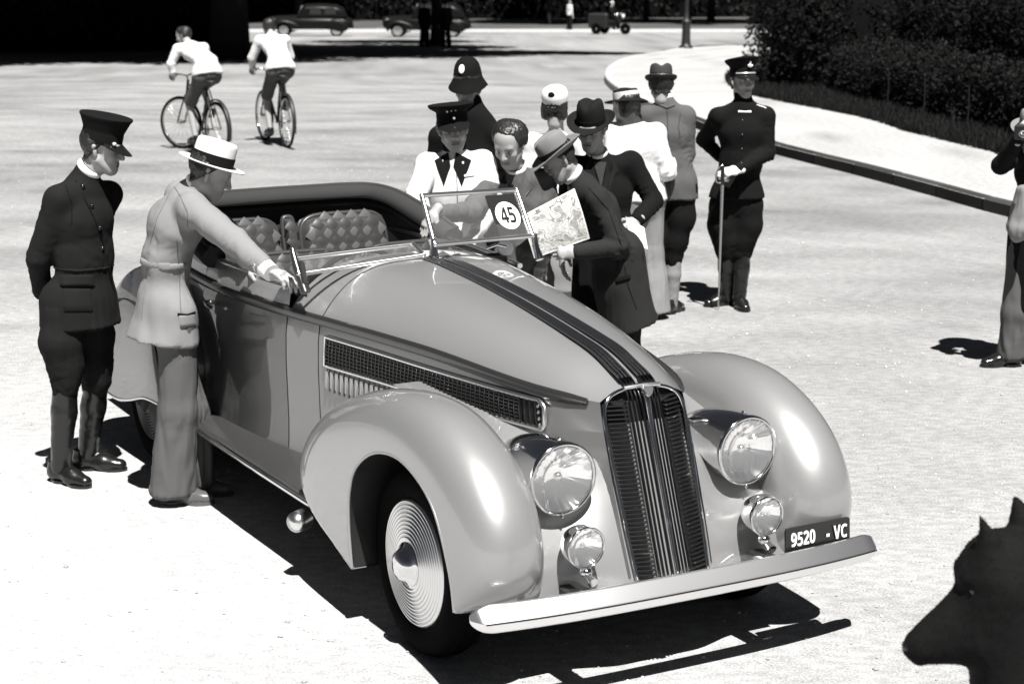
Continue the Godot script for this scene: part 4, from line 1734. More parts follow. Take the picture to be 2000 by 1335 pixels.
func car_screen(car: Node3D) -> void:
	# left half stands, right half is folded down onto the cowl
	var hinge0 := Vector3(0.0, 1.305, -1.295)
	for up in [true, false]:
		var c: Array
		if up:
			c = [Vector3(0.004, 1.311, -1.297), Vector3(0.55, 1.298, -1.394), Vector3(0.55, 1.492, -1.549), Vector3(0.004, 1.513, -1.425)]
		else:
			c = [Vector3(-0.03, 1.262, -1.345), Vector3(-0.60, 1.215, -1.395), Vector3(-0.60, 1.275, -1.445), Vector3(-0.03, 1.295, -1.455)]
		var mb := MB.new()
		for i in 4:
			mb.tube(PackedVector3Array([c[i], c[(i + 1) % 4]]), 0.0105 if i != 3 else 0.012, 8)
			mb.ball(c[i], Vector3.ONE * 0.0125, Basis.IDENTITY, 8, 6)
		var fr := obj("windscreen", mb, M.chrome_soft, car)
		mb = MB.new()
		mb.quad(c[0], c[1], c[2], c[3], Vector3(0, 0.4, 1))
		obj("pane", mb, M.glass, fr)
		if up:
			# number card fixed inside the glass
			var ux: Vector3 = (c[1] - c[0]).normalized()
			var uy: Vector3 = ((c[3] - c[0]) - ux * (c[3] - c[0]).dot(ux)).normalized()
			var n := ux.cross(uy)
			mb = MB.new()
			var cc: Vector3 = c[0] + ux * 0.462 + uy * 0.113 - n * 0.012
			mb.slab(cc, ux, uy, PackedVector2Array([Vector2(-0.082, -0.106), Vector2(0.078, -0.106), Vector2(0.078, 0.106), Vector2(-0.088, 0.106)]), 0.004)
			var card := obj("race_card", mb, M.mid_card if M.has("mid_card") else M.black, car)
			mb = MB.new()
			mb.lathe(cc + n * 0.004, n, PackedVector2Array([Vector2(0.0, 0.0012), Vector2(0.068, 0.0012), Vector2(0.069, 0.0)]), 40)
			obj("disc", mb, M.white, card)
			var tm := MeshInstance3D.new()
			tm.name = "lettering"
			tm.mesh = line_text("45", true, 0.001, 0.00142)
			tm.material_override = M.black
			card.add_child(tm, true)
			tm.transform = Transform3D(Basis(ux * 0.88, uy * 1.2, n), cc + n * 0.0062)
		# hinge posts
		mb = MB.new()
		if up:
			mb.tube(PackedVector3Array([Vector3(0.56, 1.305, -1.40), Vector3(0.565, 1.25, -1.39), Vector3(0.57, 1.19, -1.36)]), PackedFloat32Array([0.016, 0.014, 0.02]), 8)
		else:
			mb.tube(PackedVector3Array([Vector3(-0.60, 1.315, -1.47), Vector3(-0.60, 1.25, -1.43), Vector3(-0.585, 1.14, -1.36)]), PackedFloat32Array([0.010, 0.020, 0.024]), 8)
			mb.box(Vector3(-0.585, 1.215, -1.40), Vector3(0.03, 0.11, 0.05), 0.008, Basis(Vector3.RIGHT, -0.5))
		obj("screen_post", mb, M.chrome if up else M.chrome_dark, fr)
	var mb := MB.new()
	mb.tube(PackedVector3Array([Vector3(0, 1.245, -1.30), Vector3(0, 1.30, -1.305), Vector3(-0.005, 1.335, -1.315)]), PackedFloat32Array([0.024, 0.016, 0.018]), 10)
	mb.ball(Vector3(0, 1.25, -1.30), Vector3(0.035, 0.016, 0.035))
	obj("centre_post", mb, M.chrome, car)
	mb = MB.new()
	mb.tube(PackedVector3Array([Vector3(0.27, 1.268, -1.325), Vector3(0.33, 1.282, -1.33), Vector3(0.38, 1.268, -1.335)]), 0.007, 6)
	obj("screen_catch", mb, M.chrome, car)
	# white disc put in for the number card reflection under the standing glass
	mb = MB.new()
	mb.lathe(Vector3(0.50, 1.225, -1.56), Vector3(-0.1, 0.35, 1).normalized(), PackedVector2Array([Vector2(0.0, 0.008), Vector2(0.036, 0.008), Vector2(0.04, 0.0), Vector2(0.036, -0.02)]), 28)
	obj("reflection_disc", mb, M.white, car)

# ------------------------------------------------------------------ people
var head_mb: MB
var hair_mb := {}
var hand_mb := {}
var shoe_mb: MB
var coat_mb: MB   # the last coat built, to pin buttons on

func make_head() -> void:
	var s := Sdf.new()
	s.bone(Vector3(0, 0.042, -0.028), Vector3(0, 0.050, 0.022), 0.077, 0.072)
	s.bone(Vector3(0, 0.0, 0.040), Vector3(0, -0.055, 0.050), 0.057, 0.045, 0.035)
	s.ball(Vector3(0, -0.094, 0.068), 0.022, 0.03)
	for x in [-1.0, 1.0]:
		s.bone(Vector3(x * 0.050, -0.048, 0.004), Vector3(x * 0.016, -0.092, 0.058), 0.020, 0.020, 0.03)
		s.ball(Vector3(x * 0.040, -0.022, 0.066), 0.021, 0.025)
	s.bone(Vector3(-0.036, 0.026, 0.080), Vector3(0.036, 0.026, 0.080), 0.013, 0.013, 0.02)
	for x in [-1.0, 1.0]:
		s.bone(Vector3(x * 0.030, 0.006, 0.104), Vector3(x * 0.036, 0.006, 0.098), 0.013, 0.012, 0.014, Vector3.ZERO, 1.0, true)
		s.ball(Vector3(x * 0.031, 0.006, 0.082), 0.0125, 0.004)
	s.bone(Vector3(0, 0.018, 0.092), Vector3(0, -0.026, 0.113), 0.0085, 0.0125, 0.012)
	for x in [-1.0, 1.0]:
		s.ball(Vector3(x * 0.012, -0.030, 0.100), 0.0085, 0.008)
	s.bone(Vector3(-0.017, -0.058, 0.089), Vector3(0.017, -0.058, 0.089), 0.0075, 0.0075, 0.008)
	s.bone(Vector3(-0.014, -0.070, 0.087), Vector3(0.014, -0.070, 0.087), 0.0075, 0.0075, 0.008)
	for x in [-1.0, 1.0]:
		s.bone(Vector3(x * 0.080, 0.020, -0.014), Vector3(x * 0.074, -0.022, -0.004), 0.0135, 0.0095, 0.008)
		s.ball(Vector3(x * 0.092, 0.008, -0.002), 0.010, 0.006, true)
	s.bone(Vector3(0, -0.050, -0.018), Vector3(0, -0.100, -0.022), 0.055, 0.048, 0.03)
	head_mb = MB.new()
	s.build(head_mb, 0.0046)
	for i in head_mb.v.size():
		var p := head_mb.v[i]
		var t := 0.29
		var ax := absf(p.x)
		if p.z > 0.06:
			if p.y > 0.024 and p.y < 0.031 and ax > 0.012 and ax < 0.052:
				t = 0.10
			var e := Vector2(ax - 0.031, p.y - 0.006)
			if e.length() < 0.0125:
				t = 0.03 if e.length() < 0.0058 else (0.36 if absf(e.y) < 0.005 else 0.10)
			if absf(p.y + 0.063) < 0.0095 and ax < 0.024:
				t = 0.17 if absf(p.y + 0.064) > 0.002 else 0.06
		head_mb.col[i] = Color(t, t * 0.985, t * 0.97)
	# hair: short back and sides; bob; thinning
	for style in ["short", "bob", "receding"]:
		var h := Sdf.new()
		h.bone(Vector3(0, 0.044, -0.030), Vector3(0, 0.054, 0.020), 0.083, 0.078)
		h.bone(Vector3(-0.055, 0.01, -0.035), Vector3(0.055, 0.01, -0.035), 0.036, 0.036, 0.03)
		if style == "bob":
			h.bone(Vector3(-0.058, -0.045, -0.035), Vector3(0.058, -0.045, -0.035), 0.034, 0.034, 0.04)
			h.cut(Vector3(0, -0.085, 0), Vector3.DOWN)
			h.cut(Vector3(0, 0.07, 0.058), Vector3(0, -0.55, 1))
		elif style == "short":
			h.bone(Vector3(-0.03, -0.055, -0.042), Vector3(0.03, -0.055, -0.042), 0.032, 0.032, 0.03)
			h.cut(Vector3(0, -0.080, 0), Vector3.DOWN)
			h.cut(Vector3(0, -0.02, 0.004), Vector3(0, -0.5, 1))
			h.cut(Vector3(0, 0.075, 0.060), Vector3(0, -0.9, 1))
		else:
			h.bone(Vector3(-0.03, -0.04, -0.055), Vector3(0.03, -0.04, -0.055), 0.022, 0.022, 0.03)
			h.cut(Vector3(0, -0.055, 0), Vector3.DOWN)
			h.bone(Vector3(0.035, 0.06, -0.04), Vector3(-0.03, 0.07, -0.03), 0.066, 0.066, 0.04)
			h.cut(Vector3(0, -0.02, 0.010), Vector3(0, -0.42, 1))
			h.ball(Vector3(-0.034, 0.072, 0.082), 0.052, 0.012, true)
			h.ball(Vector3(0.040, 0.066, 0.084), 0.046, 0.012, true)
		var hm := MB.new()
		h.build(hm, 0.006, fold_noise, 0.005, Vector3(90, 25, 60))
		hair_mb[style] = hm

func make_hand(curl: float) -> MB:
	var s := Sdf.new()
	s.bone(Vector3(0, 0, -0.035), Vector3(0, 0, 0.015), 0.022, 0.022, 0.02, Vector3.RIGHT, 1.2)
	s.bone(Vector3(0, 0, 0.018), Vector3(0, -0.002, 0.078), 0.0165, 0.015, 0.02, Vector3.RIGHT, 2.1)
	var xs := [0.029, 0.0095, -0.010, -0.028]
	var zs := [0.086, 0.090, 0.086, 0.077]
	var ln := [0.95, 1.05, 0.98, 0.78]
	for i in 4:
		var p := Vector3(xs[i], -0.002, zs[i] - 0.012)
		var a := 0.0
		var r := 0.0095
		for k in 3:
			a += curl * [0.75, 1.05, 0.7][k] + 0.04 * i
			var l: float = [0.050, 0.028, 0.021][k] * ln[i]
			var q := p + Vector3(xs[i] * 0.06 * (1.0 - curl), -sin(a), cos(a)) * l
			s.bone(p, q, r, r - 0.0011, 0.005)
			p = q
			r -= 0.0011
	var t0 := Vector3(0.024, -0.008, 0.022)
	var t1 := t0 + Vector3(0.72, -0.35 - curl * 0.3, 0.6).normalized() * 0.043
	var t2 := t1 + Vector3(0.30 - curl * 0.5, -0.35, 0.85).normalized() * 0.032
	s.bone(t0, t1, 0.0145, 0.011, 0.014)
	s.bone(t1, t2, 0.011, 0.0088, 0.005)
	var mb := MB.new()
	s.build(mb, 0.0036)
	for i in mb.col.size():
		mb.col[i] = Color(0.32, 0.315, 0.31)
	return mb

func make_shoe() -> void:
	var s := Sdf.new()
	s.bone(Vector3(0, 0.046, -0.040), Vector3(0, 0.043, 0.085), 0.040, 0.040, 0.03)
	s.bone(Vector3(0, 0.034, 0.085), Vector3(0.004, 0.026, 0.168), 0.042, 0.031, 0.03, Vector3.RIGHT, 1.12)
	s.bone(Vector3(0, 0.06, -0.025), Vector3(0, 0.115, -0.03), 0.041, 0.042, 0.03)
	s.cut(Vector3(0, 0.003, 0), Vector3.DOWN)
	s.cut(Vector3(0, 0.112, 0), Vector3.UP)
	shoe_mb = MB.new()
	s.build(shoe_mb, 0.008)
	for q in [[-0.065, 0.055, 0.042], [0.04, 0.205, 0.050]]:
		var pts := PackedVector2Array()
		for k in 16:
			var a := TAU * k / 16
			pts.append(Vector2(cos(a) * q[2] * (0.9 if sin(a) < 0 else 1.0), (q[0] + q[1]) / 2 + sin(a) * (q[1] - q[0]) / 2))
		shoe_mb.slab(Vector3(0, 0.0, 0), Vector3.RIGHT, Vector3.BACK, pts, -0.014)

func head_frame(j: Dictionary, o: Dictionary) -> Transform3D:
	var b := Basis(Vector3.UP, deg_to_rad(o.get("face", 0.0))) * Basis(Vector3.RIGHT, deg_to_rad(o.get("pitch", 8.0))) * Basis(Vector3.BACK, deg_to_rad(o.get("roll", 0.0)))
	return Transform3D(b.scaled(Vector3.ONE * o.get("head", 0.97)), j.hd)

func person(label: String, base: Vector3, j: Dictionary, o: Dictionary) -> Node3D:
	var root := thing("person", label, "person", base, 0, o.get("group", ""))
	var w: Vector3 = (j.sL - j.sR).normalized()
	var wp: Vector3 = (j.hL - j.hR).normalized()
	var fat: float = o.get("fat", 1.0)
	var fwd: Vector3 = w.cross(Vector3.UP).normalized()
	# ---- body: one continuous figure
	var s := Sdf.new()
	s.bone(j.pv, j.ws, 0.095, 0.085, 0.05, wp, 1.3)
	s.bone(j.ws, j.ch, 0.085, 0.095, 0.05, w, 1.35)
	s.bone(j.ch, j.nk - Vector3(0, 0.04, 0), 0.095, 0.06, 0.05, w, 1.4)
	s.bone(j.sR, j.sL, 0.045, 0.045, 0.05)
	s.bone(j.nk - (j.hd - j.nk) * 0.5, j.nk + (j.hd - j.nk) * 0.6, 0.054, 0.050, 0.03)
	for k in ["R", "L"]:
		s.bone(j["s" + k], j["e" + k], 0.044, 0.036, 0.03)
		s.bone(j["e" + k], j["w" + k], 0.036, 0.022, 0.02)
		s.bone(j["h" + k], j["k" + k], 0.074, 0.050, 0.05)
		s.bone(j["k" + k], j["a" + k], 0.050, 0.034, 0.03)
		s.bone(j["a" + k], j["a" + k] + toe_dir(o, k, fwd) * 0.11 - Vector3(0, 0.035, 0), 0.026, 0.016, 0.03)
	var mb := MB.new()
	s.build(mb, 0.017)
	for i in mb.col.size():
		mb.col[i] = Color(0.29, 0.285, 0.28)
	var hf := head_frame(j, o)
	mb.add(head_mb, hf)
	for k in ["R", "L"]:
		var hd: Array = o.get("hand" + k, [])
		var fw: Vector3 = (j["w" + k] - j["e" + k]).normalized()
		var up: Vector3 = Vector3.UP
		var c := 0.4
		if hd.size():
			fw = (hd[0] as Vector3).normalized()
			up = hd[1]
			c = hd[2]
		elif absf(fw.y) > 0.8:
			up = w if k == "L" else -w
		var b := frame_of(fw, up)
		if k == "L":
			b = b * Basis.from_scale(Vector3(-1, 1, 1))
		if not hand_mb.has(c):
			hand_mb[c] = make_hand(c)
		var glove: Material = o.get("glove" + k, null)
		if glove:
			var gm := MB.new()
			gm.add(hand_mb[c], Transform3D(b.scaled(Vector3.ONE * 1.1), j["w" + k]))
			obj("glove", gm, glove, root)
		mb.add(hand_mb[c], Transform3D(b * Basis.from_scale(Vector3.ONE * (0.97 if glove else 1.02)), j["w" + k]))
	obj("body", mb, M.skin, root)
	if o.get("hair", "short"):
		mb = MB.new()
		mb.add(hair_mb[o.get("hair", "short")], hf)
		obj("hair", mb, o.get("hair_mat", M.hair), root)
	# ---- trousers, breeches or skirt
	var kind: String = o.get("legs", "trousers")
	var tm: Material = o.get("leg_mat", M.dark_cloth)
	s = Sdf.new()
	s.bone(j.hR, j.hL, 0.098 * fat, 0.098 * fat, 0.05)
	s.bone(j.pv, j.ws, 0.115 * fat, 0.10 * fat, 0.05, wp, 1.3)
	if kind == "shorts":
		for k in ["R", "L"]:
			var h: Vector3 = j["h" + k]
			var kn: Vector3 = j["k" + k]
			s.bone(h, h.lerp(kn, 0.86), 0.092 * fat, 0.082, 0.04)
	elif kind == "skirt":
		var mid: Vector3 = (j.aR + j.aL) * 0.5
		s.bone(j.pv, (j.pv + mid) * 0.5, 0.12, 0.125, 0.06, wp, 1.35)
		s.bone((j.pv + mid) * 0.5, mid, 0.125, 0.15, 0.06, wp, 1.35)
		s.cut(Vector3(0, o.get("skirt_hem", 0.30), 0), Vector3.DOWN)
	else:
		for k in ["R", "L"]:
			var h: Vector3 = j["h" + k]
			var kn: Vector3 = j["k" + k]
			var an: Vector3 = j["a" + k]
			if kind == "breeches":
				var out: Vector3 = wp * (0.022 if k == "L" else -0.022)
				var m := h.lerp(kn, 0.42) + out
				s.bone(h, m, 0.094, 0.097, 0.06)
				s.bone(m, kn.lerp(h, 0.22), 0.097, 0.082, 0.05)
				s.bone(kn.lerp(h, 0.22), kn, 0.082, 0.066, 0.05)
				s.bone(kn, kn.lerp(an, 0.14), 0.064, 0.058, 0.03)
			else:
				s.bone(h, kn, 0.096 * fat, 0.088, 0.04)
				s.bone(kn, an + Vector3(0, -0.03, 0), 0.088, o.get("cuff", 0.098), 0.03)
		if kind == "trousers":
			s.cut(Vector3(0, 0.045, 0), Vector3.DOWN)
	mb = MB.new()
	s.build(mb, 0.014, fold_noise, o.get("leg_fold", 0.008), Vector3(13, 1.6, 13))
	if kind != "skirt":
		for k in ["R", "L"]:
			var kn: Vector3 = j["k" + k]
			var an: Vector3 = j["a" + k]
			var hp: Vector3 = j["h" + k]
			creases(mb, kn, (Vector3.UP + wp * 0.45).normalized(), 0.13, 0.006 if kind != "trousers" else 0.0025, 0.05)
			creases(mb, hp + Vector3(0, -0.06, 0), (Vector3.UP + wp * (0.8 if k == "R" else -0.8)).normalized(), 0.14, 0.005, 0.055)
			if kind == "trousers":
				creases(mb, an + Vector3(0, 0.10, 0), (Vector3.UP + wp * 0.3).normalized(), 0.10, 0.005, 0.07)
				creases(mb, kn.lerp(an, 0.5), (wp + fwd * 0.5).normalized(), 0.34, 0.008, 0.075)
			elif kind == "breeches":
				creases(mb, kn.lerp(hp, 0.2), (Vector3.UP + wp * 0.2).normalized(), 0.11, 0.006, 0.04)
	obj("skirt" if kind == "skirt" else kind, mb, tm, root)
	if kind == "trousers" and o.has("turn_up"):
		for k in ["R", "L"]:
			mb = MB.new()
			var an: Vector3 = j["a" + k]
			mb.ring(Vector3(an.x, 0.072, an.z), Vector3.UP, 0.098, 0.012, 28, 8, 2.2)
			obj("turn_up", mb, tm, root)
	for k in ["R", "L"]:
		mb = MB.new()
		var an: Vector3 = j["a" + k]
		var td := toe_dir(o, k, fwd)
		var sx := Transform3D(frame_of(td), Vector3(an.x, 0.0 + o.get("lift" + k, 0.0), an.z))
		mb.add(shoe_mb, sx)
		if o.has("stocking"):
			obj("shoe", mb, o.get("shoe_mat", M.shoe), root)
			mb = MB.new()
		if kind == "breeches":
			var bs := Sdf.new()
			var kn: Vector3 = j["k" + k]
			bs.bone(kn.lerp(an, 0.02) , kn.lerp(an, 0.35), 0.060, 0.062, 0.02)
			bs.bone(kn.lerp(an, 0.35), an + Vector3(0, 0.0, 0), 0.062, 0.049, 0.02)
			bs.cut(kn.lerp(an, 0.06), kn - an)
			bs.build(mb, 0.012, fold_noise, 0.003, Vector3(12, 20, 12))
		obj("stocking" if o.has("stocking") else "boot" if kind == "breeches" else "shoe", mb, o.get("stocking", M.boot) if kind == "breeches" else o.get("shoe_mat", M.shoe), root)
	# ---- coat
	var cm: Material = o.get("coat", M.dark_cloth)
	s = Sdf.new()
	var th: float = o.get("thick", 1.0)
	s.bone(j.ws, j.ch, 0.108 * fat, 0.116 * fat * th, 0.05, w, 1.34)
	s.bone(j.ch, j.nk - (j.nk - j.ch).normalized() * 0.075, 0.116 * fat * th, 0.082, 0.05, w, 1.40)
	s.bone(j.nk - (j.nk - j.ch).normalized() * 0.055, j.sR, 0.060, 0.060 * th, 0.045)
	s.bone(j.nk - (j.nk - j.ch).normalized() * 0.055, j.sL, 0.060, 0.060 * th, 0.045)
	s.bone(j.nk - (j.hd - j.nk) * 0.25, j.nk + (j.hd - j.nk) * o.get("collar_up", 0.05), 0.064, 0.062, 0.03)
	var hem: float = o.get("hem", 0.75)
	var tail: Vector3 = o.get("tail", Vector3.ZERO)
	var low := Vector3(j.pv.x, hem - 0.06, j.pv.z) + tail
	s.bone(j.ws, j.pv, 0.108 * fat, 0.126 * fat, 0.05, wp, 1.30)
	for k in ["R", "L"]:
		var hq: Vector3 = j["h" + k]
		s.bone(hq + Vector3(0, 0.04, 0), Vector3(hq.x, minf(hem, hq.y) - 0.06, hq.z) + tail * 0.5, 0.106 * fat, 0.112 * fat, 0.06)
	s.bone(j.pv, low, 0.128 * fat, 0.145 * fat + o.get("flare", 0.0), 0.05, wp, 1.28)
	for k in ["R", "L"]:
		var e: Vector3 = j["e" + k]
		var wr: Vector3 = j["w" + k]
		s.bone(j["s" + k], e, 0.064 * th, 0.056 * th, 0.035)
		if o.get("sleeves", 1.0) > 0.9:
			s.bone(e, wr.lerp(e, 0.08), 0.055 * th, 0.043 * th, 0.02)
	s.cut(Vector3(low.x, hem, low.z), o.get("hem_n", Vector3.DOWN))
	mb = MB.new()
	s.build(mb, o.get("cell", 0.012), fold_noise, o.get("fold", 0.010) * 0.75, o.get("fold_f", Vector3(6, 3.2, 6)))
	for k in ["R", "L"]:
		var sh: Vector3 = j["s" + k]
		var el: Vector3 = j["e" + k]
		var wr: Vector3 = j["w" + k]
		var bend: float = 1.0 - (el - sh).normalized().dot((wr - el).normalized())
		var ca: float = (0.0045 + 0.006 * clampf(bend * 2.0, 0.0, 1.0)) * o.get("creases", 1.0)
		creases(mb, el, ((wr - el).normalized() + (el - sh).normalized()).normalized(), 0.12, ca, 0.042)
		creases(mb, sh + (el - sh) * 0.25 + Vector3(0, -0.02, 0), ((el - sh).normalized() + Vector3(0, 0.6, 0)).normalized(), 0.11, 0.004 * o.get("creases", 1.0), 0.05)
		creases(mb, wr.lerp(el, 0.25), (wr - el).normalized(), 0.07, 0.004, 0.034)
	creases(mb, j.ws + fwd * 0.03, (Vector3.UP + w * 0.5).normalized(), 0.17, 0.005 * o.get("creases", 1.0), 0.062)
	creases(mb, (j.ws + j.ch) * 0.5 - fwd * 0.04, (Vector3.UP - w * 0.7).normalized(), 0.16, 0.004 * o.get("creases", 1.0), 0.07)
	creases(mb, Vector3(j.pv.x, hem + 0.08, j.pv.z), (w + fwd * 0.4).normalized(), 0.26, 0.006 * o.get("creases", 1.0), 0.10)
	coat_mb = mb
	obj(o.get("coat_name", "jacket"), mb, cm, root)
	# ---- shirt collar
	if o.get("shirt", true):
		mb = MB.new()
		var ax: Vector3 = (j.hd - j.nk).normalized()
		mb.ring(j.nk + ax * o.get("shirt_y", 0.032), (ax + fwd * 0.25).normalized(), 0.056, 0.010, 30, 8, 1.8)
		obj("shirt_collar", mb, o.get("shirt_mat", M.white), root)
	hat(root, o.get("hat", ""), hf, o)
	return root

func toe_dir(o: Dictionary, k: String, fwd: Vector3) -> Vector3:
	if o.has("toe" + k):
		var a := deg_to_rad(o["toe" + k])
		return Vector3(sin(a), 0, cos(a))
	return fwd

func creases(mb: MB, c: Vector3, along: Vector3, reach: float, amp: float, wl: float) -> void:
	# folds of cloth round a joint: ridges across one direction, broken up and fading out
	var n := mb.normals()
	var ys := 0.18 if absf(along.y) < 0.3 else 1.0
	for i in mb.v.size():
		var d := mb.v[i] - c
		var nz := Vector3(mb.v[i].x, mb.v[i].y * ys, mb.v[i].z)
		var q := d.length_squared() / (reach * reach)
		if q > 2.5:
			continue
		var ph := d.dot(along) / wl + 1.3 * fold_noise.get_noise_3dv(nz * 7.0 + c * 3.0)
		var s := 1.0 - absf(fposmod(ph, 1.0) * 2.0 - 1.0)
		s = s * s * (3.0 - 2.0 * s)
		var keep := clampf(0.6 + 1.3 * fold_noise.get_noise_3dv(nz * 5.0 + c * 11.0), 0.0, 1.0)
		mb.v[i] += n[i] * (amp * (s - 0.55) * exp(-q * 1.4) * keep * 1.6)

# surface point of the last coat, along a ray (Vector3.INF where the ray misses)
func pin(from: Vector3, dir: Vector3, _reach := 0.03) -> Vector3:
	var best := 1e9
	var at := Vector3.INF
	var v := coat_mb.v
	var ix := coat_mb.idx
	for i in range(0, ix.size(), 3):
		var a := v[ix[i]]
		var d := a - from
		var t := d.dot(dir)
		if t > best + 0.03 or (d - dir * t).length_squared() > 0.0009:
			continue
		var hit = Geometry3D.ray_intersects_triangle(from, dir, a, v[ix[i + 1]], v[ix[i + 2]])
		if hit != null:
			t = (hit - from).dot(dir)
			if t < best:
				best = t
				at = hit
	return at

func belt(root: Node3D, j: Dictionary, fat: float, y0: float, y1: float, m: Material) -> void:
	var w: Vector3 = (j.sL - j.sR).normalized()
	var wp: Vector3 = (j.hL - j.hR).normalized()
	var s := Sdf.new()
	s.bone(j.ws, j.ch, 0.108 * fat + 0.005, 0.116 * fat + 0.005, 0.05, w, 1.34)
	s.bone(j.ws, j.pv, 0.108 * fat + 0.005, 0.126 * fat + 0.005, 0.05, wp, 1.30)
	s.cut(Vector3(0, y1, 0), Vector3(0.05, 1, 0))
	s.cut(Vector3(0, y0, 0), Vector3(-0.05, -1, 0))
	var mb := MB.new()
	s.build(mb, 0.011)
	obj("belt", mb, m, root)

func buttons(root: Node3D, spots: Array, dir: Vector3, m: Material, r := 0.012) -> void:
	for p in spots:
		var mb := MB.new()
		var at := pin(p, dir)
		if at == Vector3.INF:
			continue
		mb.ball(at, Vector3(r, r, r) , Basis.IDENTITY, 10, 6)
		obj("button", mb, m, root)

# ------------------------------------------------------------------ headwear
func hat_rows(prof: Array, sx: float, sz: float, warp: Callable, seg := 40) -> Array:
	var rows := []
	for q in prof:
		var row := PackedVector3Array()
		for k in seg:
			var a := TAU * k / seg
			var p := Vector3(sin(a) * q[0] * sx, q[1], cos(a) * q[0] * sz)
			row.append(warp.call(p, a, q[0]))
		rows.append(row)
	return rows

